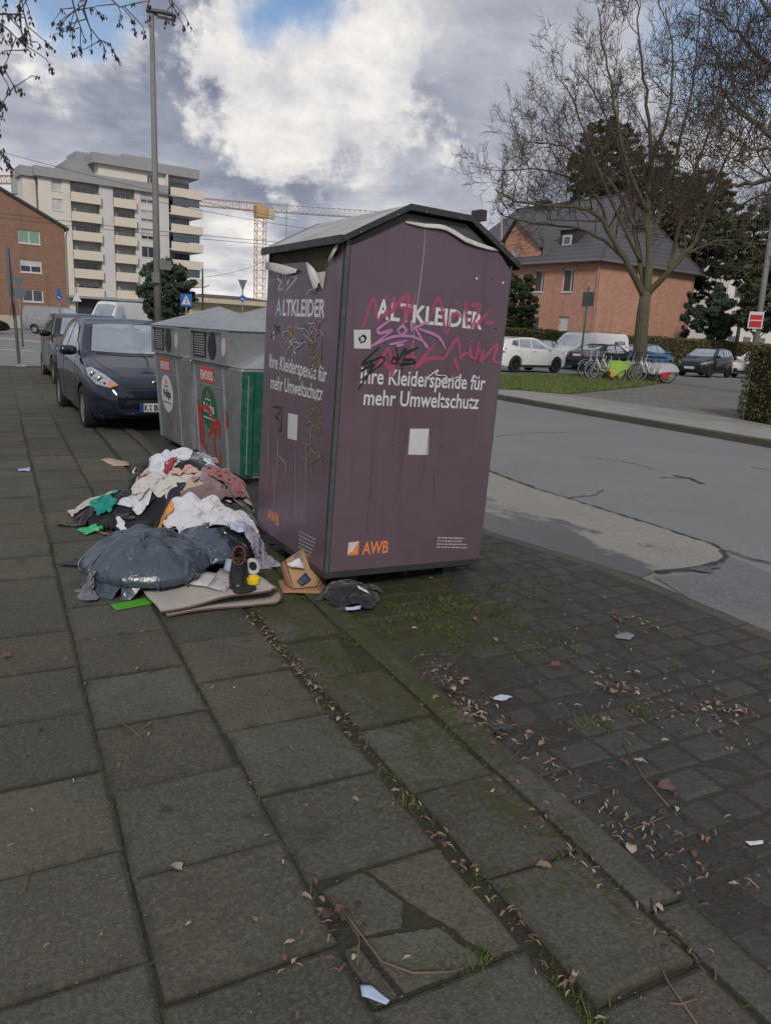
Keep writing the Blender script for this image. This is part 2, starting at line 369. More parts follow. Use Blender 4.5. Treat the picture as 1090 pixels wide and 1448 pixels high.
def frag(pts):                              # a cracked slab lies in four pieces
    cx = sum(p[0] for p in pts)/len(pts); cy = sum(p[1] for p in pts)/len(pts); n = len(pts)
    q = []
    for i, a in enumerate(pts):
        b = pts[(i+1) % n]
        for k in range(4): t = k/4; j = .006 if k else 0; q.append((a[0]+(b[0]-a[0])*t+rng.uniform(-j, j), a[1]+(b[1]-a[1])*t+rng.uniform(-j, j)))
    pts = [(x-cx, y-cy) for x, y in q]; n = len(pts); ox, oy = cx, cy; cx = cy = 0
    mb = MB(); vs = [(x, y, -.05) for x, y in pts]+[(x, y, -.006) for x, y in pts]+[(x*.96, y*.96, 0) for x, y in pts]
    mb.add(vs, [(i, (i+1) % n, n+(i+1) % n, n+i) for i in range(n)]+[(n+i, n+(i+1) % n, 2*n+(i+1) % n, 2*n+i) for i in range(n)]+[tuple(range(2*n, 3*n))])
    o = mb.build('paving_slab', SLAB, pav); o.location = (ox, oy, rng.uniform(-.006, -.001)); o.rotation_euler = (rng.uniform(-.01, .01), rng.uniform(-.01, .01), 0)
def gpx(*pp): return [tuple(at_z(x, y)[:2]) for x, y in pp]
x0_, x1_, y0_, y1_ = .652, 1.052, 1.59-G+.006, 1.59-.008
def fr(*pp): frag([(x0_+(x1_-x0_)*u, y0_+(y1_-y0_)*v) for u, v in pp])
fr((.42, 1), (1, 1), (1, .02), (.80, .02), (.66, .40), (.55, .62)); fr((.06, .92), (.38, .98), (.52, .62), (.40, .44), (.12, .5)); fr((.14, .46), (.40, .40), (.62, .36), (.74, .02), (.20, .02)); fr((.0, .42), (.09, .44), (.15, .02), (.0, .0))
# --- edging kerb, one stone after another
ks = [slab_mesh(.118, .985, .16, .008, seed=50+k).mesh('kerb_stone') for k in range(3)]
y = 1.135-3
while y < 23:
    o = obj('kerb_stone', rng.choice(ks), KERB, pav); o.location = (1.436+rng.uniform(-.005, .005), y+.008, rng.uniform(.006, .014)); o.rotation_euler.z = rng.uniform(-.006, .006)
    y += 1.0
# --- parking strip of small setts
RE = [(3.47, -3), (3.60, 2.37), (3.61, 3.33), (3.48, 3.9), (3.30, 4.6), (3.33, 5.2), (3.35, 8), (3.35, 23)]
def road_edge(y):
    for (x0, y0), (x1, y1) in zip(RE, RE[1:]):
        if y <= y1: return x0+(x1-x0)*(y-y0)/(y1-y0)
    return RE[-1][0]
park = poly_sheet('parking_strip', [(1.545, -3)]+RE+[(1.545, 23)], -.0185, PBED); tag(park, kind='structure')
smesh = {}
def sett(w, l):
    k = (round(w, 2), round(l, 2))
    if k not in smesh: smesh[k] = slab_mesh(k[0], k[1], .05, .007, seed=len(smesh)+80).mesh('paving_sett')
    return smesh[k]
far = MB(); nset = 0; y = -1.5
while y < 22.8:
    rowl = .148; x = 1.562+rng.uniform(-.06, 0)
    edge = road_edge(y+.07)-.115
    while x < edge-.05:
        wd = rng.choice((.13, .15, .15, .16, .19, .21)); wd = min(wd, edge-x) if edge-x-wd > .06 or edge-x < .22 else edge-x
        x0 = max(x, 1.562); ww = wd-(x0-x)
        if ww > .05:
            if .62 < y < 4.6 and nset < 300 and not (y < 1.2 and x0 > 2.6) and not (y < 2 and x0 > 3.2):
                o = obj('paving_sett', sett(ww-.007, rowl-.007), SETT, park); nset += 1
                dip = .008*pnoise(Vector((x0*1.3, y*1.3, 3)))
                o.location = (x0+.003, y+.003+rng.uniform(-.002, .002), -.014+dip+rng.uniform(-.004, .002)); o.rotation_euler = (rng.uniform(-.012, .012), rng.uniform(-.012, .012), rng.uniform(-.015, .015))
            else:
                zt = -.014+rng.uniform(-.004, .004); a, b, c_, d_ = x0+.004, x0+ww-.004, y+.004, y+rowl-.004
                far.box(a, b, c_, d_, -.05, zt)
        x += wd
    y += rowl
tag(far.build('far_paving_setts', SETT, park), kind='stuff')
y = -1.5
while y < 22.8:                             # flush edging stones against the carriageway
    a, b = road_edge(y), road_edge(y+.5); mb = MB().prism([(a-.108, y+.004), (a-.006, y+.004), (b-.006, y+.496), (b-.108, y+.496)], -.06, -.018)
    mb.build('edging_stone', KERB, park, bevel=.004); y += .5
# --- carriageway
road = poly_sheet('road', [(RE[0][0]-.02, -30), (10.95, -30), (10.95, 24.6), (3.33, 22.95)]+[(x-.01, y) for x, y in RE[::-1]], -.052, ASPH); tag(road, kind='structure')
# repaired lane along the edge, with ragged outline
pp = [(3.345, 22.9), (3.345, 5.2), (3.31, 4.6), (3.49, 3.9), (3.62, 3.36)]
edge2 = [at_z(x, y_, -.04) for x, y_ in [(930, 806), (962, 803), (990, 799), (1012, 793), (1024, 786), (1020, 778), (1003, 769), (980, 760), (955, 753), (905, 737), (860, 723), (805, 706), (760, 692), (725, 679), (693, 667)]]
pp += [(p.x+rng.uniform(-.02, .02), p.y) for p in edge2]+[(4.75, 9), (4.8, 14), (4.78, 22.9)]
patch = poly_sheet('road_patch', pp, -.043, ASPH2); tag(patch, kind='structure')
brk = poly_sheet('broken_road', gpx((925, 806), (962, 805), (1000, 800), (1022, 790), (1024, 776), (1060, 788), (1100, 806), (1200, 842), (1500, 960), (1500, 1080), (1092, 893), (1010, 856)), -.047, ASPH3); tag(brk, kind='structure')
CRK = mk('crack_dark', (.045, .044, .043), .8, (.03, .03, .03), 20, .8, bump=.5)
def crack(pts, wd, z=-.0385):
    mb = MB(); P = [at_z(*p, z) for p in pts]; Q = []
    for a, b in zip(P, P[1:]):
        n = max(2, int((b-a).length/.06))
        for k in range(n):
            q = a.lerp(b, k/n); q += Vector((rng.uniform(-.012, .012), rng.uniform(-.02, .02), 0)); Q.append(q)
    Q.append(P[-1]); vs = []
    for i, q in enumerate(Q):
        t = (Q[min(i+1, len(Q)-1)]-Q[max(0, i-1)]); nrm = Vector((-t.y, t.x, 0)).normalized(); ww = wd*(.35+.9*rng.random())
        vs += [q+nrm*ww, q-nrm*ww*rng.uniform(.5, 1.1)]
    mb.add(vs, [(2*i, 2*i+1, 2*i+3, 2*i+2) for i in range(len(Q)-1)]); o = mb.build('road_crack', CRK, road); return o
crack([(690, 665), (725, 678), (760, 691), (805, 705), (860, 722), (905, 736), (955, 752), (1003, 768), (1024, 779)], .02)
crack([(1024, 779), (1026, 788), (1012, 796), (985, 803), (950, 806), (928, 808)], .025)
crack([(1024, 777), (1060, 790), (1110, 800)], .018); crack([(700, 617), (750, 612), (800, 611)], .01, -.048); crack([(820, 645), (880, 652), (925, 663)], .009, -.048)
crack([(950, 672), (975, 676), (992, 684)], .04, -.048); crack([(935, 675), (970, 676)], .02, -.048); crack([(805, 704), (840, 700), (852, 692)], .013, -.048); crack([(1060, 660), (1130, 672)], .01, -.048)
# standing water in the gutter: one thin irregular film
WET = mk('wet_film', (.10, .103, .108), .3, (.08, .083, .09), 7, .8, bump=.5, bscale=60, spec=.9)
def film(pts, z):
    Q = []
    P = [at_z(x, y_, z) for x, y_ in pts]
    for i, a in enumerate(P):
        b = P[(i+1) % len(P)]; n = max(2, int((b-a).length/.12))
        for k in range(n):
            q = a.lerp(b, k/n); Q.append((q.x+rng.uniform(-.025, .025), q.y+rng.uniform(-.05, .05)))
    o = poly_sheet('gutter_water', Q, z, WET, road); return o
film([(975, 806), (1010, 800), (1020, 803), (1000, 808)], -.0375)
# --- opposite side: kerb, pavement, paved forecourt, grass verge
kb2 = slab_mesh(.14, .992, .2, .012, seed=90).mesh('kerb_stone')
fp = poly_sheet('far_pavement', [(10.9, -20), (13.4, -20), (13.4, 20.5), (10.9, 20.5)], .055, FARP); tag(fp, kind='structure')
y = -2.
while y < 20.4:
    o = obj('kerb_stone', kb2, KERB, fp); o.location = (10.82, y, .068+rng.uniform(-.006, .006)); y += 1.0
FSL = mk('far_slab', (.29, .28, .26), .85, (.235, .225, .205), 2, .7, bump=.3, rnd=.07)
sl = MB()
y = 2.
while y < 20:
    for k in range(3):
        if k == 2 and rng.random() < .3: continue
        sl.box(10.97+k*.5+.006, 11.46+k*.5, y+.006, y+.494, .03, .061+rng.uniform(0, .004))
    y += .5
tag(sl.build('far_paving_slabs', FSL, fp), kind='stuff')
m = bpy.data.materials.new('forecourt_paving'); m.use_nodes = True; MATS['fore'] = m
N = NT(m.node_tree); b = N.n['Principled BSDF']; v = N.add('ShaderNodeNewGeometry').outputs['Position']
bt = N.add('ShaderNodeTexBrick'); N.put(bt.inputs['Vector'], v); bt.inputs['Scale'].default_value = 1; bt.inputs['Brick Width'].default_value = .32; bt.inputs['Row Height'].default_value = .16; bt.inputs['Mortar Size'].default_value = .012
bt.inputs['Color1'].default_value = (.19, .178, .16, 1); bt.inputs['Color2'].default_value = (.15, .14, .128, 1); bt.inputs['Mortar'].default_value = (.09, .088, .06, 1)
c = N.mix(N.ramp(N.noise(v, .7, 6, .6), .45, .7, 0, .6), bt.outputs[0], (.12, .10, .075)); N.put(b.inputs['Base Color'], c); b.inputs['Roughness'].default_value = .85
fc = poly_sheet('forecourt', [(13.0, -20), (60, -20), (60, 29.5), (26.5, 24.4), (13.0, 21.0)], .05, m); tag(fc, kind='structure')
verge_pts = [tuple(at_z(x, y, .07)[:2]) for x, y in [(690, 549), (735, 551), (800, 557), (850, 552), (900, 547), (945, 540)]]+[(27.2, 25.0), (23, 24.6), (18, 23.6), (11.2, 22.4)]
SOIL = ground_mat('verge_soil', (.06, .075, .022), (.075, .08, .03), (.08, .065, .04), .95, 2, .0, .8)
vg = poly_sheet('verge_soil', verge_pts, .062, SOIL); tag(vg, kind='structure')
# road markings on the cross street
WHT = mk('road_paint', (.62, .62, .6), .7, (.4, .4, .39), 12, .7)
mb = MB()
def mark(a, b, wd=.25, Z=-.06):
    A, B = at_z(*a, Z), at_z(*b, Z); t = (B-A).normalized(); nn = Vector((-t.y, t.x, 0))*wd/2
    m_ = MB().quad(A-nn, B-nn, B+nn, A+nn); o = m_.build('road_marking', WHT, base)
for a, b in [((980, 540), (1005, 538)), ((1000, 533), (1020, 536)), ((920, 533), (950, 531)), ((1040, 533), (1080, 531)), ((0, 478), (60, 484)), ((28, 517), (62, 519)), ((0, 494), (50, 497)), ((-60, 472), (20, 474))]:
    mark(a, b, .35 if b[0] > 100 else .5)
# ================================================================== CLOTHES CONTAINER
rng = random.Random(11)
PURP = mk('purple_film', (.116, .075, .096), .35, (.100, .065, .083), 2.2, .6, bump=.22, bscale=2.6, dirt=(.09, .062, .075), dscale=3, damt=.5, spec=.45)
N = NT(PURP.node_tree); b = N.n['Principled BSDF']; v = N.add('ShaderNodeNewGeometry').outputs['Position']; src = b.inputs['Base Color'].links[0].from_socket
run = N.ramp(N.noise(N.vmath('MULTIPLY', v, (1, 1, .07)), 16, 5, .6, .2), .50, .72, 0, .5); src = N.mix(run, src, (.062, .043, .053)); sc2 = N.ramp(N.noise(N.vmath('MULTIPLY', v, (1, 1, .3)), 60, 3, .8), .66, .74, 0, .35); src = N.mix(sc2, src, (.2, .16, .185))
src = N.mix(N.ramp(N.noise(v, .9, 4), .4, .65, 0, .4), src, (.138, .098, .121)); N.put(b.inputs['Base Color'], src)
FRAME = mk('dark_steel', (.045, .05, .05), .5, (.03, .036, .034), 9, .6, bump=.2, metal=.3, dirt=(.07, .075, .05), damt=.4)
TRIM = mk('grey_green_trim', (.07, .085, .085), .5, (.05, .06, .06), 12, .7, bump=.15, dirt=(.11, .10, .08), dscale=9, damt=.5)
MOSSY = mk('mossy_metal', (.05, .045, .022), .8, (.075, .068, .02), 7, 1, bump=.5, dirt=(.022, .022, .016), dscale=5, damt=.8)
GREYM = mk('bare_grey_panel', (.07, .07, .072), .6, (.055, .055, .055), 5, .7, bump=.2, dirt=(.09, .085, .075), damt=.5)
ROOFM = mk('pale_roof_sheet', (.42, .41, .40), .5, (.32, .31, .29), 4, .8, bump=.3, dirt=(.16, .15, .10), dscale=5, damt=.7)
BACKW = mk('white_film_back', (.62, .60, .57), .6, (.5, .48, .44), 9, .7, bump=.2, dirt=(.3, .27, .2), dscale=14, damt=.6)
TXTW = mk('white_print', (.60, .60, .60), .5, (.52, .52, .52), 30, .6)
PINK = mk('pink_spray', (.46, .085, .175), .5, (.36, .075, .15), 20, .8, alpha=.72)
VIOL = mk('violet_spray', (.52, .23, .45), .5, (.42, .17, .36), 20, .8, alpha=.85)
INK = mk('dark_ink', (.012, .017, .02), .4)
ORANGE = mk('orange_print', (.75, .22, .06), .5)
STICK = mk('pale_sticker', (.55, .55, .54), .5, (.47, .47, .46), 40, .6)
CW, CD, CE, CT, CS = 1.058, 1.056, 1.7747, 1.9587, .3163
box_ = thing('clothes_container', 'purple used-clothes collection container with gabled roof, torn film and pink graffiti', 'container')
box_.location = (1.5249, 3.6047, .12)
MC = Matrix.Translation((1.5249, 3.6047, .12)) @ Matrix.Rotation(.0543, 4, 'Z') @ Matrix.Rotation(.0331, 4, 'Y') @ Matrix.Rotation(.0028, 4, 'X')
box_.rotation_mode = 'XYZ'; box_.rotation_euler = MC.to_euler(); MCI = MC.inverted()
FRONT = frame((0, 0, 0), (1, 0, 0), (0, 0, 1), (0, -1, 0)); LEFT = frame((0, CD, 0), (0, -1, 0), (0, 0, 1), (-1, 0, 0))
def fpx(x, y):
    p = MCI @ at_plane(x, y, MC @ Vector((0, 0, 0)), MC.to_3x3() @ Vector((0, -1, 0))); return (p.x, p.z)
def lpx(x, y):
    p = MCI @ at_plane(x, y, MC @ Vector((0, 0, 0)), MC.to_3x3() @ Vector((-1, 0, 0))); return (CD-p.y, p.z)
prof = [(0, .0), (CW, .0), (CW, CE), (CW-CS*CW, CT), (CS*CW, CT), (0, CE)]
ins = [(.012, .05), (CW-.012, .05), (CW-.012, CE-.02), (CW-CS*CW, CT-.02), (CS*CW, CT-.02), (.012, CE-.02)]
XZ = frame((0, 0, 0), (1, 0, 0), (0, 0, 1), (0, -1, 0))
MB().prism(ins, -(CD-.012), -.012, XZ).build('housing', GREYM, box_, bevel=.004)
mb = MB().box(.0125, CW-.0125, .0105, .0118, .02, .1)
# the mossy bare strip of the left side
mb = MB().quad((.0095, .02, 1.2), (.0095, CD-.02, 1.2), (.0095, CD-.02, CE-.03), (.0095, .02, CE-.03)); mb.build('bare_side_strip', MOSSY, box_, fix=True)
# vertical corner trims
for (x, y, a, b) in [(0, 0, 1, 1), (CW, 0, -1, 1), (0, CD, 1, -1), (CW, CD, -1, -1)]:
    t = .02 if x == 0 else .012; g = .006
    poly = [(x, y), (x+a*t, y), (x+a*t, y+b*g), (x+a*g, y+b*g), (x+a*g, y+b*t), (x, y+b*t)]
    MB().prism(poly, .0, CE-.012).build('corner_trim', TRIM, box_, fix=True)
    if b > 0:
        for z in np.arange(.12, CE-.05, .42):
            M = frame((x+a*.010, y, z), (1, 0, 0), (0, 0, 1), (0, -1, 0)); MB().lathe([(.005, 0), (.004, .002), (.0015, .003)], 8, M).build('rivet', FRAME, box_)
# bottom rails, runners, feet
MB().box(-.004, CW+.004, -.004, .03, -.012, .022).build('base_rail', FRAME, box_)
MB().box(-.004, CW+.004, CD-.03, CD+.004, -.012, .022).build('base_rail', FRAME, box_)
MB().box(-.004, .03, .031, CD-.031, -.012, .022).build('base_rail', FRAME, box_)
MB().box(CW-.03, CW+.004, .031, CD-.031, -.012, .022).build('base_rail', FRAME, box_)
MB().box(.035, CW-.035, .035, CD-.035, .0, .045).build('floor_plate', FRAME, box_)
for x, h in ((.16, .125), (.86, .16)):
    for y in (.1, CD-.16): MB().box(x, x+.1, y, y+.09, -h, -.0).build('foot', FRAME, box_)
MB().box(.9, 1.0, .02, .06, -.035, -.012).build('foot', FRAME, box_)
# roof: three folded sheets with a dark rim round the gables
def roof_sheet(a, b, t=.012, over=.022):
    (x0, z0), (x1, z1) = a, b; dx, dz = x1-x0, z1-z0; l = math.hypot(dx, dz); n = (-dz/l*t, dx/l*t)
    return MB().add([(x, y, z) for y in (-over, CD+over) for x, z in ((x0, z0), (x1, z1), (x1+n[0], z1+n[1]), (x0+n[0], z0+n[1]))],
                    [(0, 1, 2, 3), (7, 6, 5, 4), (0, 4, 5, 1), (1, 5, 6, 2), (2, 6, 7, 3), (3, 7, 4, 0)])
A, B, C_, D_ = (-.03, CE-.012), (CS*CW, CT+.004), (CW-CS*CW, CT+.004), (CW+.03, CE-.012)
roof_sheet(A, B).build('roof_sheet', ROOFM, box_, fix=True); roof_sheet(B, C_).build('roof_sheet', ROOFM, box_, fix=True); roof_sheet(C_, D_).build('roof_sheet', FRAME, box_, fix=True)
def rim(pts, y0, y1, wd):
    up = []; lo = []
    for i, (x, z) in enumerate(pts):
        up.append((x, z+.016)); lo.append((x, z+.016-wd))
    return MB().prism(up+lo[::-1], -y1, -y0, XZ)
for y0, y1 in ((-.034, -.0235), (CD+.0235, CD+.034)):
    g = rim([(-.034, CE-.014), B, C_, (CW+.034, CE-.014)], y0, y1, .031).build('gable_rim', FRAME, box_, fix=True)
    if y0 < 0:
        for i, (p, q) in enumerate([((-.034, CE-.014), B), (B, C_), (C_, (CW+.034, CE-.014))]):
            for t in (.25, .8):
                x, z = p[0]+(q[0]-p[0])*t, p[1]+(q[1]-p[1])*t-.01; M = frame((x, -.034, z), (1, 0, 0), (0, 0, 1), (0, -1, 0))
                MB().lathe([(.008, 0), (.007, .004), (.003, .006)], 8, M).build('bolt', TRIM, g)
MB().box(-.045, -.031, -.02, CD+.02, CE-.034, CE+.004).build('eave_rail', FRAME, box_)
MB().box(CW+.031, CW+.045, -.02, CD+.02, CE-.034, CE+.004).build('eave_rail', FRAME, box_)
MB().box(.02, .14, -.03, -.004, CE-.05, CE-.0, Matrix.Identity(4))
# film on the front: top edge torn loose
tear = [(1.044, CE-.045)]+[fpx(x, y) for x, y in [(703, 354), (690, 350), (672, 344), (655, 337), (640, 327), (628, 321), (618, 319), (600, 318), (585, 316), (572, 314)]]
filmf = [(.022, .024), (1.044, .024)]+tear+[(.30, 1.865), (.16, 1.80), (.022, 1.735)]
bm = bmesh.new(); f = bm.faces.new([bm.verts.new((u, -.0045, v)) for u, v in filmf]); bmesh.ops.triangulate(bm, faces=[f])
me = bpy.data.meshes.new('front_film'); bm.to_mesh(me); bm.free(); ff = obj('front_film', me, PURP, box_)
s_ = ff.modifiers.new('thick', 'SOLIDIFY'); s_.thickness = .003; s_.offset = 0
def curl(edge, lens, fn, name, down=True):
    mb = MB(); vs = []; k = 7
    for (u, v), L in zip(edge, lens):
        for j in range(k):
            t = j/(k-1); out = .003+.016*math.sin(min(1., t*1.6)*1.57)*min(1., L*30)+.004*math.sin(u*40); dn = L*t-.012*math.sin(min(1., t*3)*1.57)*min(1., L*30)
            vs.append(fn(u, v-dn*1.0+.004*(1-t), out))
    n = len(edge); mb.add(vs, [(i*k+j, (i+1)*k+j, (i+1)*k+j+1, i*k+j+1) for i in range(n-1) for j in range(k-1)])
    o = mb.build(name, BACKW, box_, smooth=True); sm = o.modifiers.new('thick', 'SOLIDIFY'); sm.thickness = .0015; return o
curl(tear[1:], [.012, .022, .03, .034, .034, .03, .028, .024, .018, .008], lambda u, v, o: (u, -.006-o, v), 'film_curl')
# film on the left side: ragged, two white tongues
tl = [lpx(x, y) for x, y in [(381, 372), (395, 374), (410, 378), (424, 383), (429, 371), (436, 372), (444, 378), (450, 388), (455, 402), (459, 410), (461, 395), (463, 383), (470, 362), (478, 350), (484, 346)]]
tl = [(min(max(u, .02), CD-.022), v) for u, v in tl]
filml = [(.02, .024), (CD-.022, .024), (CD-.022, tl[-1][1])]+tl[::-1][1:]+[(.02, tl[0][1])]
bm = bmesh.new(); f = bm.faces.new([bm.verts.new((-.0045, CD-u, v)) for u, v in filml]); bmesh.ops.triangulate(bm, faces=[f])
me = bpy.data.meshes.new('side_film'); bm.to_mesh(me); bm.free(); sf = obj('side_film', me, PURP, box_); s_ = sf.modifiers.new('thick', 'SOLIDIFY'); s_.thickness = .003; s_.offset = 0
LO = lambda u, v, o: (-.006-o, CD-u, v)
curl(tl[0:4], [.05, .06, .06, .02], LO, 'film_curl'); curl(tl[5:9], [.02, .06, .10, .03], LO, 'film_curl'); curl(tl[12:15], [.05, .06, .03], LO, 'film_curl')
bm = bmesh.new(); f = bm.faces.new([bm.verts.new(LO(*lpx(x, y), .004)) for x, y in [(437, 372), (444, 377), (451, 386), (463, 384), (461, 398), (459, 409), (453, 398), (446, 385)]]); bmesh.ops.triangulate(bm, faces=[f])
me = bpy.data.meshes.new('film_flap'); bm.to_mesh(me); bm.free(); fl = obj('film_flap', me, BACKW, box_); s_ = fl.modifiers.new('thick', 'SOLIDIFY'); s_.thickness = .002
# print
def text_px(txt, a, b, capm, pf, FM, mat, bold=.0, z=.0064, name='lettering'):
    A_, B_ = pf(*a), pf(*b); dx, dy = B_[0]-A_[0], B_[1]-A_[1]; l = math.hypot(dx, dy)
    o3 = FM @ Vector((A_[0], A_[1], z)); r3 = FM.to_3x3(); X = r3 @ Vector((dx/l, dy/l, 0)); Y = r3 @ Vector((-dy/l, dx/l, 0)); Z = X.cross(Y)
    return lettering(name, txt, mat, box_, frame(o3, X, Y, Z), capm, l, bold)
cap = fpx(541, 423)[1]-fpx(536, 450)[1]
text_px('A', (531, 449.5), (548.5, 451.5), cap, fpx, FRONT, TXTW, .025); text_px('LTKLEIDER', (551, 452.5), (680, 465.5), cap*.93, fpx, FRONT, TXTW, .025)
text_px('Ihre Kleiderspende für', (508.5, 541.5), (684, 551.5), .082, fpx, FRONT, TXTW, .012); text_px('mehr Umweltschutz', (513, 572), (675, 578), .082, fpx, FRONT, TXTW, .012)
text_px('A', (391, 445.5), (399, 446), cap, lpx, LEFT, mk('blue_tint_print', (.33, .48, .56), .5), .025); text_px('LTKLEIDER', (401, 446), (460.5, 448), cap*.93, lpx, LEFT, TXTW, .025)
text_px('Ihre Kleiderspende für', (382, 519), (463, 541), .082, lpx, LEFT, TXTW, .012); text_px('mehr Umweltschutz', (384, 549), (457, 567), .082, lpx, LEFT, TXTW, .012)
text_px('AWB', (511, 783.5), (547.5, 781), .072, fpx, FRONT, ORANGE, .02); text_px('AWB', (380, 733), (395, 744), .072, lpx, LEFT, ORANGE, .02)
def plate(name, pts, mat, pf, fn, z=.006):
    bm = bmesh.new(); f = bm.faces.new([bm.verts.new(fn(*pf(x, y), z)) for x, y in pts]); bmesh.ops.triangulate(bm, faces=[f])
    me = bpy.data.meshes.new(name); bm.to_mesh(me); bm.free(); o = obj(name, me, mat, box_); sm = o.modifiers.new('thick', 'SOLIDIFY'); sm.thickness = .001; sm.offset = 0; return o
FO = lambda u, v, o: (u, -o, v)
LO2 = lambda u, v, o: (-o, CD-u, v)
plate('sticker', [(499.5, 466.5), (523, 466), (523.5, 493), (500, 492.5)], STICK, fpx, FO)
mb = MB()
M_ = FRONT
for k in range(26):
    a = rng.uniform(0, 6.28); r0 = rng.uniform(.012, .024); u0, v0 = fpx(511.5, 479); pts = [(u0+r0*math.cos(a+t)*.9, v0+r0*1.05*math.sin(a+t)) for t in (0, .35, .7)]
    ribbon(mb, pts, .006, M_, .0075)
mb.build('sticker_print', INK, box_)
plate('code_plate', [(579, 606), (606.5, 606), (604, 643), (576, 642.5)], STICK, fpx, FO); plate('code_plate', [(409, 584), (422.5, 587), (421, 623), (408, 619.5)], STICK, lpx, LO2)
plate('logo_square', [(492, 766.5), (507.5, 765.5), (505.5, 784), (490, 785)], ORANGE, fpx, FO)
mb = MB()
for k in range(6):
    t = k/6; a = fpx(491.5-2*t*.6+.3, 768+15.5*t); b = fpx(506-9*t, 766+8*t+6*t); ribbon(mb, [a, b], .0075, FRONT, .0075, False)
mb.build('logo_stripes', TXTW, box_)
mb = MB()
for k in range(4):                 # tiny address block, unreadable
    y = 760+k*4.4; x = 616+rng.uniform(0, 2); xe = (655, 652, 658, 660)[k]
    while x < xe:
        l = rng.uniform(2, 6); ribbon(mb, [fpx(x, y+.02*(x-616)), fpx(min(x+l, xe), y+.02*(x-616))], .0075 if k else .0095, FRONT, .0065, False); x += l+rng.uniform(.6, 1.3)
for k in range(6):
    y0 = 751+k*5.5; x = 424.
    while x < 446-k*1.3:
        l = rng.uniform(2, 5); ribbon(mb, [lpx(x, y0+.5*(x-424)), lpx(x+l, y0+.5*(x+l-424))], .007, LEFT, .0065, False); x += l+.8
tag(mb.build('address_print', mk('faded_print', (.38, .36, .38), .6), box_), kind='stuff')
# graffiti
def tagm(name, strokes, wd, mat, ox, oy, sc, pf, FM, z):
    mb = MB()
    for s in strokes: ribbon(mb, [pf(ox+x/sc, oy+y/sc) for x, y in s], wd*rng.uniform(.8, 1.2), FM, z); z += .00012
    return mb.build(name, mat, box_)
tagm('pink_graffiti', [[(140, 275), (205, 90), (235, 240), (300, 140)], [(285, 80), (291, 98)], [(330, 90), (335, 200)], [(300, 190), (420, 75), (385, 260)], [(385, 260), (470, 65)], [(380, 150), (450, 180)], [(555, 210), (610, 90), (655, 320), (690, 180)], [(715, 115), (725, 132)], [(690, 210), (720, 185), (745, 215)], [(770, 115), (780, 270)], [(805, 140), (860, 145), (800, 290)], [(820, 280), (930, 160)], [(890, 245), (950, 250)], [(255, 210), (330, 170)],
  [(215, 540), (300, 400), (312, 580)], [(240, 460), (330, 560)], [(312, 580), (345, 420)], [(440, 370), (445, 470)], [(400, 460), (470, 460)], [(455, 530), (580, 380)], [(455, 530), (540, 468), (640, 468)], [(640, 468), (720, 340), (737, 470)], [(700, 465), (730, 550)], [(737, 470), (760, 440), (800, 430)], [(805, 352), (809, 366)], [(800, 385), (800, 450), (835, 470)], [(835, 470), (850, 365), (857, 440)], [(860, 490), (965, 375), (940, 480), (985, 492)], [(860, 490), (880, 410)]], .022, PINK, 480, 400, 4.36, fpx, FRONT, .0070)
tagm('violet_graffiti', [[(305, 230), (230, 285), (245, 312), (320, 290), (190, 390)], [(350, 292), (380, 265), (405, 295), (375, 320), (350, 295)], [(190, 390), (320, 332), (440, 330), (520, 370), (542, 405)], [(435, 230), (440, 305)], [(442, 282), (555, 235)], [(455, 270), (530, 402)], [(480, 282), (600, 330), (647, 407)], [(300, 380), (410, 355)], [(345, 387), (390, 378)]], .0155, VIOL, 480, 400, 4.36, fpx, FRONT, .0112)
tagm('black_graffiti', [[(240, 395), (130, 500), (255, 455), (262, 490), (120, 600)], [(122, 545), (205, 500), (110, 655)], [(310, 490), (330, 458), (352, 490), (313, 498)], [(345, 400), (355, 470), (402, 400), (368, 570)], [(400, 432), (480, 395)], [(385, 472), (440, 470), (465, 492)], [(365, 500), (460, 492)]], .0125, INK, 480, 400, 4.36, fpx, FRONT, .0124)
tagm('white_tag', [[(520, 590), (600, 535), (585, 565), (650, 570)], [(600, 625), (640, 580)], [(640, 622), (650, 575), (668, 612), (692, 570)], [(690, 592), (722, 580), (757, 612)]], .007, TXTW, 480, 400, 4.36, fpx, FRONT, .0134)
SILV = mk('silver_marker', (.42, .42, .43), .45); OLIV = mk('olive_marker', (.20, .17, .075), .6); BLU = mk('blue_marker', (.08, .09, .2), .6); DRIP = mk('dry_drips', (.36, .32, .33), .7); YEL = mk('amber_marker', (.45, .28, .06), .6)
tagm('silver_tag', [[(165, 165), (140, 200), (175, 230), (150, 300), (190, 290)], [(195, 180), (185, 260)], [(205, 150), (215, 210), (240, 130), (225, 260)], [(225, 260), (265, 170)], [(250, 178), (275, 192), (315, 190), (222, 310)]], .016, SILV, 370, 360, 6.03, lpx, LEFT, .0070)
def scrib(name, mat, x0, x1, y0, y1, n, wd, z):
    st = []
    for k in range(n):
        x, y = rng.uniform(x0, x1), rng.uniform(y0, y1); q = [(x, y)]
        for j in range(rng.randint(2, 5)): x += rng.uniform(-25, 55); y += rng.uniform(-75, 75); q.append((min(max(x, x0), x1), min(max(y, y0), y1)))
        st.append(q)
    tagm(name, st, wd, mat, 370, 360, 6.03, lpx, LEFT, z)
scrib('olive_scribble', OLIV, 380, 520, 560, 1010, 30, .007, .0075); scrib('olive_scribble', OLIV, 350, 525, 1240, 1800, 26, .008, .0075)
scrib('silver_scribble', SILV, 200, 470, 590, 900, 14, .006, .0094); scrib('blue_scribble', BLU, 330, 470, 600, 760, 5, .007, .0104); scrib('amber_scribble', YEL, 200, 270, 620, 770, 6, .01, .0084); scrib('silver_scribble', SILV, 360, 480, 270, 420, 4, .006, .0092)
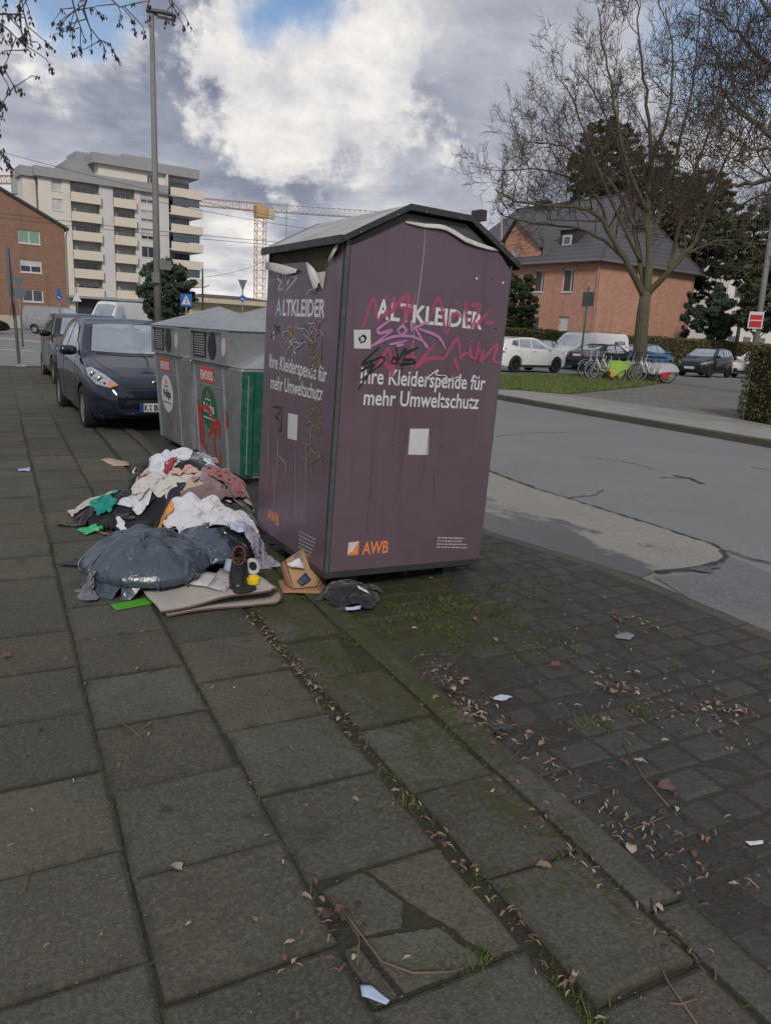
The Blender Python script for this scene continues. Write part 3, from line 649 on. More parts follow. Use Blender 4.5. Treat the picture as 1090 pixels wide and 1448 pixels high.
scrib('violet_scribble', VIOL, 420, 600, 540, 720, 4, .006, .0104); scrib('dark_scribble', INK, 90, 160, 600, 720, 4, .007, .0098); scrib('dark_scribble', INK, 100, 180, 1300, 1500, 5, .007, .0098)
for st_ in [[(290, 560), (290, 900)], [(165, 980), (165, 1280)], [(190, 580), (185, 860)], [(60, 1500), (65, 1900)], [(150, 1560), (135, 1950)], [(140, 1700), (215, 1790), (200, 1900)], [(290, 1600), (300, 2100), (310, 2300)], [(390, 1560), (380, 2150)], [(420, 1500), (430, 1900)], [(120, 1850), (110, 2250)], [(515, 640), (505, 1000)]]: tagm('paint_drip', [st_], .0055, DRIP, 370, 360, 6.03, lpx, LEFT, .0068)
STRK = mk('dark_streak', (.07, .045, .06), .5)
mb = MB()
for a, b in [((575, 590), (556, 720)), ((607, 600), (592, 690)), ((525, 640), (517, 752)), ((612, 660), (610, 720)), ((560, 560), (553, 620))]: ribbon(mb, [fpx(*a), fpx((a[0]+b[0])/2+2, (a[1]+b[1])/2), fpx(*b)], .0045, FRONT, .0066)
mb.build('scratches', STRK, box_)
mb = MB(); ribbon(mb, [fpx(600, 322), fpx(598, 360), fpx(593, 400), fpx(588, 440), fpx(582, 500), fpx(580, 560)], .0045, FRONT, .0067); mb.build('film_seam', DRIP, box_)
for x, y, m_ in [(673, 394, BACKW), (694, 395, FRAME), (710, 400, BACKW), (555, 628, TRIM), (555, 640, TRIM), (624, 630, TRIM), (624, 640, TRIM), (687, 630, TRIM), (480, 630, TRIM), (480, 641, TRIM), (700, 465, INK)]:
    u, v = fpx(x, y); MB().lathe([(.007, 0), (.006, .002), (.002, .003)], 8, frame((u, -.006, v), (1, 0, 0), (0, 0, 1), (0, -1, 0))).build('screw', m_, box_)
for x, y, s in [(388, 444+25, .018), (388, 478, .012), (394, 404-20, .01), (420, 548, .008)]:
    u, v = lpx(x, y); MB().lathe([(s, 0), (s*.8, .001)], 7, frame((-.006, CD-u, v), (0, -1, 0), (0, 0, 1), (-1, 0, 0))).build('film_hole', BACKW, box_)
# locking bracket on the road side
u, v = fpx(697, 627); MB().box(CW+.0, CW+.045, .05, .13, v-.035, v+.035).build('lock_bracket', TRIM, box_, bevel=.006)
MB().box(CW+.0, CW+.02, .02, .05, .13, .16).build('lock_bracket', TRIM, box_)

# ================================================================== BOTTLE BANKS
GALV = mk('galvanised_steel', (.25, .265, .27), .45, (.19, .20, .205), 3.5, .9, bump=.15, bscale=60, metal=.35, dirt=(.13, .14, .115), dscale=4, damt=.6)
GALVP = mk('pale_galvanised', (.33, .345, .355), .5, (.26, .27, .28), 5, .8, bump=.15, metal=.3, dirt=(.2, .2, .18), dscale=6, damt=.5)
GREEN = mk('green_ribbed_panel', (.006, .095, .058), .42, (.005, .07, .044), 4, .8, dirt=(.14, .16, .14), dscale=11, damt=.45)
REDST = mk('red_sticker', (.62, .06, .035), .45, (.5, .05, .03), 20, .7); WST = mk('white_sticker', (.66, .66, .63), .5, (.55, .55, .52), 15, .7); GST = mk('green_sticker', (.01, .115, .06), .45); BLK = mk('matt_black', (.010, .010, .011), .6); REDSP = mk('red_spray', (.5, .035, .028), .5, (.4, .03, .03), 12, .8)
BD = Vector((.0777, -.997, 0)).normalized(); BY = Vector((0, 0, 1)).cross(BD)
def bin_(origin, label, kind):
    root = thing('bottle_bank', label, 'container', group='bottle banks beside the clothes container'); root.matrix_world = frame(origin, BD, BY, (0, 0, 1))
    L_, Dp = 1.40, 1.32
    b0, t0 = [(.06, .06), (L_-.06, .06), (L_-.06, Dp-.06), (.06, Dp-.06)], [(0, 0), (L_, 0), (L_, Dp), (0, Dp)]
    MB().add([(x, y, .05) for x, y in b0]+[(x, y, 1.06) for x, y in t0], [(3, 2, 1, 0), (4, 5, 6, 7)]+[(i, (i+1) % 4, 4+(i+1) % 4, 4+i) for i in range(4)]).build('body', GALV, root, bevel=.02)
    for x in (.12, L_-.24):
        for y in (.15, Dp-.25): MB().box(x, x+.12, y, y+.1, -.02, .0495).build('foot', FRAME, root)
    def front_pt(x, z): return (x, .06*(1-(z-.05)/1.01), z)
    FM = frame(front_pt(0, .05), (1, 0, 0), Vector(front_pt(0, 1.10))-Vector(front_pt(0, .05)), (0, -1, 0))
    yv = (Vector(front_pt(0, 1.10))-Vector(front_pt(0, .05))).normalized(); FM = frame(front_pt(0, .05), (1, 0, 0), yv, Vector((1, 0, 0)).cross(yv))
    for x in (.05, .92): MB().box(x, x+.025, .02, .99, -.006, .012, FM).build('corner_seam', GALVP, root)
    # ribbed end panel towards the clothes container
    em = GREEN if kind == 'green' else GALV
    ev = (Vector((L_, 0, 1.06))-Vector((L_-.06, 0, .05))).normalized(); EM = frame((L_-.06, 0, .05), (0, 1, 0), ev, Vector((0, 1, 0)).cross(ev))
    MB().box(.012, Dp-.03, .04, .985, .003, .012, EM).build('end_panel', em, root)
    for k in range(7):
        y = .03+k*.175; MB().prism([(y, .012), (y+.025, .05), (y+.075, .05), (y+.1, .012)], .05, .97, EM @ Matrix(((1, 0, 0, 0), (0, 0, 1, 0), (0, 1, 0, 0), (0, 0, 0, 1)))).build('rib', em, root, fix=True); MB().box(y+.022, y+.030, .06, .96, .0505, .0525, EM).build('worn_edge', GALVP, root)
    # shoulder and chute housing
    sh = [(0, 0), (L_, 0), (L_, Dp), (0, Dp)]; s2 = [(.0, .40), (L_-.26, .40), (L_-.26, Dp-.15), (.0, Dp-.15)]
    MB().add([(x*.999+.0005, y*.999+.0005, 1.061) for x, y in sh]+[(x, y, 1.215) for x, y in s2], [(3, 2, 1, 0), (4, 5, 6, 7)]+[(i, (i+1) % 4, 4+(i+1) % 4, 4+i) for i in range(4)]).build('shoulder', GALVP, root)
    hx0, hx1 = .01, L_-.28
    h = MB()
    for a in [(hx0, hx0+.04, -.03, Dp-.16, 1.065, 1.372), (hx1-.16, hx1, -.03, Dp-.16, 1.065, 1.372), (hx0+.04, hx1-.16, -.03, Dp-.16, 1.355, 1.372), (hx0+.04, hx1-.16, -.03, Dp-.16, 1.065, 1.085), (hx0+.04, hx1-.16, .0, Dp-.16, 1.085, 1.355)]: h.box(*a)
    hs = h.build('chute_housing', GALV, root)
    MB().box(hx0+.06, hx0+.44, -.008, -.0005, 1.10, 1.34).build('notice', BLK, hs)
    mb = MB()
    for k in range(9):
        x = hx0+.10; z = 1.325-k*.024
        while x < hx0+.40: l = rng.uniform(.02, .06); mb.box(x, min(x+l, hx0+.41), -.0095, -.0082, z-.008, z); x += l+.012
    mb.build('notice_print', mk('grey_print', (.4, .4, .4), .6), hs)
    MB().lathe([(.105, 0), (.105, .004)], 28, frame((hx0+.62, -.004, 1.22), (1, 0, 0), (0, 0, 1.12), (0, -1, 0))).build('chute_hole', BLK, hs)
    MB().lathe([(.118, 0), (.118, .003)], 28, frame((hx0+.62, -.001, 1.22), (1, 0, 0), (0, 0, 1.12), (0, -1, 0))).build('chute_ring', FRAME, hs)
    MB().lathe([(.065, 0), (.065, .002)], 20, frame((hx1-.08, -.031, 1.23), (.85, 0, 0), (0, 0, 1.3), (0, -1, 0))).build('sticker', mk('pinkish_sticker', (.5, .36, .34), .6, (.55, .55, .5), 60, 1), hs)
    r0 = [(-.01, -.03), (L_-.26, -.03), (L_-.26, Dp-.12), (-.01, Dp-.12)]; cx, cy = (L_-.26)/2, Dp/2-.05
    mb = MB().add([(x, y, 1.374) for x, y in r0]+[(x, y, 1.388) for x, y in r0]+[(cx-.03, cy, 1.625), (cx+.03, cy, 1.625)], [(3, 2, 1, 0), (0, 1, 5, 4), (1, 2, 6, 5), (2, 3, 7, 6), (3, 0, 4, 7), (4, 5, 9, 8), (6, 7, 8, 9), (5, 6, 9), (7, 4, 8)])
    mb.build('roof', GALVP, root, bevel=.012)
    # labels
    MB().box(.24, .66, .82, .965, .002, .004, FM).build('brand_plate', REDST, root)
    lettering('lettering', 'REMONDIS', WST, root, frame(FM @ Vector((.265, .845, .0052)), FM.to_3x3() @ Vector((1, 0, 0)), FM.to_3x3() @ Vector((0, 1, 0)), FM.to_3x3() @ Vector((0, 0, 1))), .085, .37, .03)
    MB().box(.06, .86, .785, .795, .002, .004, FM).build('trim_strip', GALVP, root)
    MB().lathe([(.215, 0), (.215, .002)], 32, FM @ frame((.45, .56, .002), (1.1, 0, 0), (0, 1.0, 0), (0, 0, 1))).build('glass_sign', GST if kind == 'green' else WST, root)
    wt = WST if kind == 'green' else BLK
    lettering('lettering', 'Grünglas' if kind == 'green' else 'Weißglas', wt, root, FM @ Matrix.Translation((.29, .52, .0052)), .095, .32, .03)
    mb = MB()
    for k in range(10): mb.box(.28+k*.034, .28+k*.034+.025, .452, .464, .0045, .006, FM)
    for k in range(5): mb.box(.36+k*.036, .36+k*.036+.025, .64, .652, .0045, .006, FM)
    mb.build('sign_print', wt, root); MB().prism([(.42, .67), (.48, .67), (.47, .72), (.45, .735), (.43, .72)], .0045, .006, FM).build('sign_emblem', REDST, root)
    if kind == 'green':
        mb = MB()
        for s in [[(.06, .45), (.08, .3), (.07, .12), (.05, .02)], [(.05, .0), (.12, .02), (.25, -.06)], [(.10, .37), (.28, .40), (.42, .36), (.40, .2), (.28, .12)], [(.12, .38), (.14, .2), (.14, .0)], [(.52, .22), (.56, .30), (.50, .28), (.44, .1), (.46, -.06), (.55, -.12), (.58, -.0)], [(.58, .28), (.58, .14)], [(.72, .38), (.76, .42), (.78, .30), (.74, .32), (.73, .16)]]:
            ribbon(mb, [(x*1.18+.04, y+.16) for x, y in s], .058, FM, .0065)
        mb.build('red_graffiti', REDSP, root)
    else:
        mb = MB(); ribbon(mb, [(.5, .28), (.55, .2), (.52, .16)], .03, FM, .003); mb.build('red_graffiti', REDSP, root)
    return root
bin_((1.665, 9.40, 0), 'grey steel bottle bank with white oval Weißglas sign, next to the dark blue car', 'white')
bin_((1.665+BD.x*1.5, 9.40+BD.y*1.5, 0), 'grey steel bottle bank with green Grünglas sign, red graffiti and green ribbed end', 'green')
# ================================================================== HEAP OF DUMPED CLOTHES (settled with a small cloth solver)
HX0, HY0, HS = -.2, 2.9, .015
HN, HM = 160, 300
HH = np.zeros((HN, HM)); HH[:] = 0.004
_gx = HX0+np.arange(HN)*HS; _gy = HY0+np.arange(HM)*HS
GX, GY = np.meshgrid(_gx, _gy, indexing='ij')
nrs = np.random.RandomState(5)
_inside = (GX > 1.49) & (GY > 3.62) & (GY < 4.66); pass
def walls(P):                # the container's side and the bottle bank stop the cloth
    a = (P[:, 1] > 3.45) & (P[:, 1] < 4.8); P[a, 0] = np.minimum(P[a, 0], 1.50-(P[a, 1]-3.6)*.054)
    b = P[:, 1] > 6.3; P[b, 0] = np.minimum(P[b, 0], 1.88-(P[b, 1]-6.46)*.0777)
def hsample(x, y):
    fx = np.clip((x-HX0)/HS, 0, HN-1.001); fy = np.clip((y-HY0)/HS, 0, HM-1.001); i = fx.astype(int); j = fy.astype(int); a = fx-i; b = fy-j
    return HH[i, j]*(1-a)*(1-b)+HH[i+1, j]*a*(1-b)+HH[i, j+1]*(1-a)*b+HH[i+1, j+1]*a*b
def hput(P):
    i = ((P[:, 0]-HX0)/HS).round().astype(int); j = ((P[:, 1]-HY0)/HS).round().astype(int); ok = (i > 0) & (i < HN-1) & (j > 0) & (j < HM-1)
    i, j, z = i[ok], j[ok], P[ok, 2]
    np.maximum.at(HH, (i, j), z)
def drape(name, mat, label, cat, c, size, rot=0., comp=.7, n=44, shape=None, bend=.15, drop=.25, steps=130, thick=.004, fold=.09, group='things dumped beside the clothes container', lumps=None, seed=0, up=True, sub=1, parent=None, crease=.024, cfreq=9., can=.4, tuck=0.):
    w_, l_ = size; nx = n; ny = max(8, int(n*l_/w_)); rs = np.random.RandomState(seed+17)
    u = np.linspace(-.5, .5, nx); v = np.linspace(-.5, .5, ny); U, V = np.meshgrid(u, v, indexing='ij'); h = w_/(nx-1); k = l_/(ny-1)
    mask = np.ones((nx, ny), bool)
    if shape in (shirt, trousers): mask = shape(U, V)
    elif shape is not None: U, V = shape(U, V, rs)
    RP = np.stack([U*w_, V*l_], -1).reshape(-1, 2)
    cx, cy = comp if hasattr(comp, '__len__') else (comp, comp)
    X = U*w_*cx; Y = V*l_*cy
    for _ in range(4):
        kx, ky = rs.uniform(-9, 9, 2); ph = rs.uniform(0, 6.28); amp = fold*rs.uniform(.2, .6)
        X = X+amp*.5*np.sin(kx*V*2+ph); Y = Y+amp*.5*np.sin(ky*U*2+ph*1.7)
    Z = np.zeros_like(X)
    for _ in range(7):
        a = rs.uniform(0, 6.28); f = rs.uniform(8, 26); Z += fold*.25*np.sin((U*w_*math.cos(a)+V*l_*math.sin(a))*f/max(w_, l_)*1.6+rs.uniform(0, 6.28))
    cr, sr = math.cos(rot), math.sin(rot)
    P = np.stack([c[0]+X*cr-Y*sr, c[1]+X*sr+Y*cr, Z], -1).reshape(-1, 3)
    m = mask.reshape(-1); P[:, 2] += (hsample(P[:, 0], P[:, 1])[m].clip(0, .75).max() if drop > .5 else np.minimum(hsample(P[:, 0], P[:, 1]), .75))+abs(Z.min())+.02
    walls(P); Q = P.copy(); idx = np.arange(nx*ny).reshape(nx, ny); cons = []
    def grp(a, b, rest, st):
        for s in (0, 1):
            aa, bb = a(s), b(s); aa = aa.reshape(-1); bb = bb.reshape(-1); ok = m[aa] & m[bb]
            if ok.any(): cons.append((aa[ok], bb[ok], np.linalg.norm(RP[aa[ok]]-RP[bb[ok]], axis=1), st))
    grp(lambda s: idx[s:-1:2, :], lambda s: idx[s+1::2, :][:idx[s:-1:2].shape[0]], h, 1.); grp(lambda s: idx[:, s:-1:2], lambda s: idx[:, s+1::2][:, :idx[:, s:-1:2].shape[1]], k, 1.)
    dg = math.hypot(h, k)
    for s in (0, 1):
        A_, B_ = idx[s:-1:2, :-1], idx[s+1::2, 1:][:idx[s:-1:2].shape[0]]; C2, D2 = idx[s:-1:2, 1:], idx[s+1::2, :-1][:idx[s:-1:2].shape[0]]
        for aa, bb in ((A_, B_), (C2, D2)):
            aa, bb = aa.reshape(-1), bb.reshape(-1); ok = m[aa] & m[bb]; cons.append((aa[ok], bb[ok], np.linalg.norm(RP[aa[ok]]-RP[bb[ok]], axis=1), .5))
    for aa, bb, rst in ((idx[:-3], idx[3:], 3*h), (idx[:, :-3], idx[:, 3:], 3*k)):
        aa, bb = aa.reshape(-1), bb.reshape(-1); ok = m[aa] & m[bb]; cons.append((aa[ok], bb[ok], np.linalg.norm(RP[aa[ok]]-RP[bb[ok]], axis=1), -bend))
    dt2 = .00035
    for it in range(steps):
        vel = (P-Q)*.94; Q = P.copy(); P = P+np.clip(vel, -.02, .02); P[:, 2] -= 9.8*dt2
        for _ in range(3):
            for aa, bb, rst, st in cons:
                d = P[bb]-P[aa]; L = np.sqrt((d*d).sum(1))+1e-9
                if st < 0:
                    corr = ((L-rst)/L*.5*(-st))[:, None]*d; cnt = 1
                    np.add.at(P, aa, corr*.5); np.add.at(P, bb, -corr*.5)
                else:
                    corr = ((L-rst)/L*.5*st)[:, None]*d; P[aa] += corr; P[bb] -= corr
            g = hsample(P[:, 0], P[:, 1])
            hit = P[:, 2] < g+thick
            P[hit, 2] = g[hit]+thick
            P[hit, 0:2] += (Q[hit, 0:2]-P[hit, 0:2])*.93
        walls(P)
    P3 = P.reshape(nx, ny, 3)
    if tuck:                          # the film closes in under the bulge
        cxy = P3[..., :2].reshape(-1, 2).mean(0); f = 1-tuck*np.clip(1-P3[..., 2]/.10, 0, 1)**1.3+.10*np.exp(-((P3[..., 2]-.13)/.06)**2); P3[..., 0] = cxy[0]+(P3[..., 0]-cxy[0])*f; P3[..., 1] = cxy[1]+(P3[..., 1]-cxy[1])*f
    if crease:
        gu = np.gradient(P3, axis=0); gv = np.gradient(P3, axis=1); nn = np.cross(gu, gv); nn /= np.linalg.norm(nn, axis=2)[..., None]+1e-9; nn *= np.where(nn[..., 2:3] < 0, -1, 1)
        ca, sa = math.cos(seed*1.9), math.sin(seed*1.9); u_, v_ = (U*w_*ca+V*l_*sa), (-U*w_*sa+V*l_*ca)*can
        for i in range(nx):
            for j in range(ny):
                q = Vector((u_[i, j]*cfreq+seed*3.1, v_[i, j]*cfreq+seed*1.7, .3)); q += Vector((pnoise(q*.5), pnoise(q*.5+Vector((5, 5, 5))), 0))*1.1
                n_a, n_b = pnoise(q), pnoise(q*2.1+Vector((9, 2, 1)))
                if can > .3: r_ = (1-abs(n_a)*2.4)*.75+(1-abs(n_b)*2.2)*.3
                else: r_ = max(0, 1-abs(n_a)*5)*.9+max(0, 1-abs(n_b)*5)*.35
                P3[i, j] += nn[i, j]*(crease*r_*max(.15, min(1, (P3[i, j, 2]+.03)/.06)))
        P3[..., 2] = np.maximum(P3[..., 2], hsample(P3[..., 0], P3[..., 1])+thick*.5)
    P = P3.reshape(-1, 3)
    mk_ = [(i, j) for i in range(nx-1) for j in range(ny-1) if mask[i, j] and mask[i+1, j] and mask[i, j+1] and mask[i+1, j+1]]
    used = {}; vs = []; fs = []
    def vi(q):
        if q not in used: used[q] = len(vs); vs.append(tuple(P[q]))
        return used[q]
    for i, j in mk_: fs.append((vi(idx[i, j]), vi(idx[i+1, j]), vi(idx[i+1, j+1]), vi(idx[i, j+1])))
    I = np.array(mk_); A4, B4, C4, D4 = P3[I[:, 0], I[:, 1]], P3[I[:, 0]+1, I[:, 1]], P3[I[:, 0]+1, I[:, 1]+1], P3[I[:, 0], I[:, 1]+1]
    pts = np.concatenate([(A4*(1-s_)+B4*s_)*(1-t_)+(D4*(1-s_)+C4*s_)*t_ for s_ in (.17, .5, .83) for t_ in (.17, .5, .83)]); pts[:, 2] += thick*.6; hput(pts)
    mb = MB(); mb.add(vs, fs); o = mb.build(name, mat, parent, smooth=True)
    if label: tag(o, label, cat, group)
    so = o.modifiers.new('thick', 'SOLIDIFY'); so.thickness = thick*.8; so.offset = 0
    if sub: sb = o.modifiers.new('smooth', 'SUBSURF'); sb.levels = sb.render_levels = sub
    return o
def shirt(U, V): return (np.abs(U) < .27) | (V > .18)          # T-shape with sleeves
def trousers(U, V): return (V > .22) | (np.abs(U) > .06)
def rounded(U, V, rs, k=.6):
    u, v = 2*U, 2*V; return .5*u*np.sqrt(1-k*v*v/2), .5*v*np.sqrt(1-k*u*u/2)
def ragged(U, V, rs):
    U, V = rounded(U, V, rs, .45); a = np.arctan2(V, U); f = 1+.09*np.sin(a*2+rs.uniform(0, 6))+.08*np.sin(a*3+rs.uniform(0, 6))+.05*np.sin(a*5+rs.uniform(0, 6)); return U*f, V*f
def cloth(name, c, c2=None, rough=.85, stripes=None, checks=None, sheen=.2, scale=14):
    m = mk(name, c, rough, c2, scale, .8, bump=.25, bscale=170, sheen=sheen, spec=.25)
    if stripes or checks:
        N = NT(m.node_tree); b = N.n['Principled BSDF']; v = N.add('ShaderNodeTexCoord').outputs['Object']; src = b.inputs['Base Color'].links[0].from_socket
        vw = N.vmath('ADD', v, N.vmath('SCALE', N.vmath('SUBTRACT', N.noise(v, 5, 2, .5, 0, True), (.5, .5, .5)), .1)); px = N.xyz(vw)
        k, col = (stripes or checks); s1 = N.ramp(N.math('SINE', N.math('MULTIPLY', N.math('ADD', px[0], N.math('MULTIPLY', px[1], .55)), k)), .1, .3)
        if checks: s1 = N.math('MAXIMUM', s1, N.math('MULTIPLY', N.ramp(N.math('SINE', N.math('MULTIPLY', N.math('SUBTRACT', px[1], N.math('MULTIPLY', px[0], .5)), k*.8)), .1, .4), .7))
        N.put(b.inputs['Base Color'], N.mix(N.math('MULTIPLY', s1, .85), src, col))
    return m
def plastic(name, c, rough=.3, c2=None, spec=.5): return mk(name, c, rough, c2, 9, .7, bump=.35, bscale=26, spec=spec)
def crinkle(name, c, rough):     # thin film: sharp flat facets between fine creases
    m = mk(name, c, rough, tuple(x*.75 for x in c), 4, .8, spec=.8); N = NT(m.node_tree); b = N.n['Principled BSDF']; v = N.add('ShaderNodeNewGeometry').outputs['Position']
    vw = N.vmath('ADD', v, N.vmath('SCALE', N.noise(v, 4, 4, .6, 0, True), .22)); h = N.math('ADD', N.math('MULTIPLY', N.voro(vw, 9, 'F1'), 1.), N.math('MULTIPLY', N.voro(N.vmath('MULTIPLY', vw, (1, .45, 1)), 21, 'F1'), .45))
    bn = N.add('ShaderNodeBump'); bn.inputs['Strength'].default_value = .32; bn.inputs['Distance'].default_value = .03; N.put(bn.inputs['Height'], h); N.l.new(bn.outputs[0], b.inputs['Normal']); return m
# lump under everything: sacks already burst open
def mound(cx, cy, sx, sy, h, rot=0.):
    dx, dy = GX-cx, GY-cy; c_, s_ = math.cos(rot), math.sin(rot); a, b = (dx*c_+dy*s_)/sx, (-dx*s_+dy*c_)/sy; r2 = a*a+b*b
    return h*np.clip(1-r2, 0, None)**.65
lum = np.array([[pnoise(Vector((x*5, y*5, 0)))+.5*pnoise(Vector((x*12, y*12, 4))) for y in _gy] for x in _gx])
core = np.maximum(mound(1.22, 5.72, .46, .80, .44, .12), np.maximum(mound(1.22, 4.95, .36, .62, .26, -.1), mound(.80, 5.65, .38, .5, .15)))
core = np.where(core > .01, np.clip(core+lum*.07*np.clip(core*6, 0, 1), .005, None), 0)
sel = core > .006
ii = -np.ones_like(sel, int); vs = []; fs = []
for i in range(0, HN, 2):
    for j in range(0, HM, 2):
        if sel[i, j] and HH[i, j] < 1: ii[i, j] = len(vs); vs.append((_gx[i], _gy[j], core[i, j]-.004))
for i in range(0, HN-2, 2):
    for j in range(0, HM-2, 2):
        q = (ii[i, j], ii[i+2, j], ii[i+2, j+2], ii[i, j+2])
        if min(q) >= 0: fs.append(q)
o = MB().add(vs, fs).build('stuffed_sack', cloth('dark_sackcloth', (.012, .012, .016)), smooth=True); tag(o, 'dark stuffed sack mostly buried under the heap of clothes', 'sack', 'things dumped beside the clothes container')
HH = np.where(HH > 1, HH, np.maximum(HH, core))
def pz(x, y, z): p = at_z(x, y, z); return (p.x, p.y)
DARK = cloth('black_cloth', (.012, .012, .014), (.02, .02, .024)); WHITE = cloth('white_cotton', (.60, .61, .65), (.52, .53, .58)); OFFW = cloth('offwhite_cotton', (.56, .53, .49), (.47, .44, .41)); BEIGE = cloth('beige_twill', (.46, .37, .29), (.38, .30, .23))
BROWN = cloth('brown_knit', (.20, .135, .12), (.15, .10, .09)); PLAID = cloth('plaid_wool', (.20, .17, .17), (.15, .13, .14), checks=(75, (.42, .10, .11))); NAVY = cloth('navy_cloth', (.018, .022, .04))
drape('navy_garment', NAVY, 'dark navy garment slumped at the left of the clothes heap', 'clothing', pz(185, 715, .12), (.6, .7), .5, .6, 40, ragged, seed=2)
drape('cream_and_black_jacket', cloth('cream_fleece', (.50, .45, .38), (.42, .37, .31)), 'cream jacket flattened on the slabs at the left tip of the heap', 'jacket', pz(128, 722, .04), (.42, .46), .6, (.7, .75), 35, ragged, seed=3)
drape('black_sleeve', cloth('charcoal_cloth', (.03, .026, .028)), 'charcoal sleeve trailing on the slabs under the cream jacket', 'clothing', pz(118, 735, .04), (.2, .45), 1.25, (.6, .9), 18, ragged, seed=4)
drape('grey_striped_rag', cloth('striped_grey', (.38, .37, .37), (.3, .3, .31), stripes=(110, (.12, .12, .13))), 'grey striped cloth bunched on top of the heap against the bottle bank', 'clothing', pz(278, 645, .42), (.5, .45), .3, .55, 35, ragged, seed=5)
drape('white_shirt', WHITE, 'white shirt hanging off the back of the heap, sleeve touching the slabs', 'shirt', pz(213, 668, .34), (.62, .85), -.45, (.7, .85), 51, shirt, seed=6, fold=.07, crease=.017, cfreq=6.5)
drape('offwhite_pullover', OFFW, 'off-white pullover spread over the top of the heap', 'shirt', pz(245, 662, .42), (.6, .62), .4, .68, 48, shirt, seed=7, crease=.017, cfreq=6.5)
drape('beige_trousers', BEIGE, 'beige trousers folded over the top of the heap', 'trousers', pz(268, 672, .42), (.42, .72), -1.0, (.65, .72), 40, trousers, seed=8, crease=.017, cfreq=6.5)
drape('small_white_top', cloth('bright_cotton', (.62, .64, .72), (.55, .57, .66)), 'small bluish white top crumpled above the plaid scarf', 'shirt', pz(300, 655, .40), (.3, .32), .2, .6, 29, ragged, seed=11, crease=.017, cfreq=6.5)
drape('striped_cushion', cloth('striped_ticking', (.42, .33, .26), (.35, .27, .21), stripes=(90, (.55, .46, .38))), 'beige striped cushion cover between plaid scarf and purple container', 'cushion', pz(340, 712, .12), (.42, .42), .5, .72, 32, rounded, seed=12)
drape('cream_undershirt', OFFW, 'cream undershirt showing between brown scarf and white sheet', 'shirt', pz(292, 705, .28), (.45, .3), -.1, .7, 32, ragged, seed=13)
SACK = crinkle('slate_grey_film', (.054, .074, .10), .32)
BSACK = crinkle('black_film', (.016, .019, .024), .3)
b1 = mound(.67, 4.21, .34, .40, .29, .3)*(1+.3*lum); b2 = mound(1.10, 4.36, .27, .30, .21, -.3)*(1+.3*lum)
for nm, mt, lb, ct, pos, sz, rt, sd in [
    ('dark_leggings', cloth('washed_black', (.022, .021, .023)), 'dark leggings trailing down the left of the heap behind the teal top', 'trousers', pz(182, 702, .16), (.16, .8), -.6, 41),
    ('grey_tshirt', cloth('heather_grey', (.26, .26, .28), (.2, .2, .22)), 'heather grey T-shirt crumpled below the beige trousers', 'shirt', pz(262, 716, .3), (.34, .3), .4, 42),
    ('navy_sleeve', NAVY, 'navy sleeve flung across the off-white pullover', 'clothing', pz(232, 682, .36), (.12, .55), -1.2, 43),
    ('mauve_cardigan', cloth('mauve_knit', (.30, .20, .24), (.24, .16, .19)), 'mauve cardigan squeezed beside the plaid scarf', 'clothing', pz(300, 678, .36), (.3, .34), .9, 44),
    ('black_tights', DARK, 'black tights snaking over the white sheet', 'clothing', pz(300, 728, .3), (.07, .7), -1.1, 45),
    ('white_sock', WHITE, 'white sock fallen in front of the teal top', 'sock', pz(172, 728, .14), (.08, .22), .5, 46),
    ('brown_sock', BROWN, 'brown sock lying on the slabs beside the green plastic bag', 'sock', pz(148, 752, .02), (.07, .2), 1.0, 47),
    ('peach_blouse', cloth('peach', (.55, .36, .28), (.47, .3, .23)), 'peach blouse folded under the crimson band', 'shirt', pz(262, 652, .46), (.28, .22), -.4, 48)]:
    drape(nm, mt, lb, ct, pos, sz, rt, (.55, .75), max(10, int(sz[0]*75)), ragged if sz[0] > .2 else None, seed=sd, fold=.11, crease=.018)
HH = np.maximum(HH, b2); drape('black_plastic_sack', BSACK, 'shiny black plastic sack slumped beside the shoe and the grey sack', 'sack', (1.10, 4.38), (.86, .74), .2, .74, 60, ragged, bend=.05, crease=.009, cfreq=8., can=.2, tuck=.15, seed=23, fold=.06, steps=150, thick=.003)
drape('black_trousers', DARK, 'black trousers lying twisted across the middle of the clothes heap', 'trousers', pz(243, 712, .30), (.46, 1.12), -1.02, (.5, .86), 40, trousers, seed=1)
drape('brown_scarf', BROWN, 'long brown knitted scarf curving down across the heap', 'scarf', pz(268, 692, .38), (.26, 1.0), -1.0, (.6, .82), 14, None, seed=9, fold=.08)
drape('plaid_scarf', PLAID, 'grey and red plaid scarf bunched beside the bottle bank', 'scarf', pz(316, 684, .30), (.48, .52), .8, .55, 40, ragged, seed=10, fold=.1)
drape('white_sheet', cloth('white_sheet', (.60, .60, .62), (.53, .53, .57)), 'big white bed sheet spilling towards the purple container', 'sheet', pz(322, 735, .22), (1.0, .85), -.25, .62, 67, ragged, seed=14, fold=.09, steps=150, crease=.017, cfreq=6.5)
drape('pale_blue_shirt', cloth('pale_blue', (.42, .48, .62), (.36, .42, .56)), 'pale blue shirt poking out from under the white sheet', 'shirt', pz(340, 760, .14), (.36, .3), .3, .6, 29, ragged, seed=15)
drape('teal_shirt', cloth('teal_jersey', (.015, .27, .22), (.012, .21, .18)), 'teal jersey top twisted at the left of the heap', 'shirt', pz(153, 722, .10), (.3, .46), -.3, .55, 29, ragged, seed=17)
drape('green_plastic_bag', plastic('green_film', (.05, .48, .20), .35), 'bright green plastic bag at the left foot of the heap', 'bag', pz(128, 747, .03), (.26, .26), .2, .5, 24, ragged, seed=18)
drape('turquoise_cloth', cloth('turquoise', (.02, .33, .34)), 'turquoise cloth strip above the grey plastic sack', 'clothing', pz(165, 744, .10), (.12, .3), -.8, .7, 10, None, seed=19)
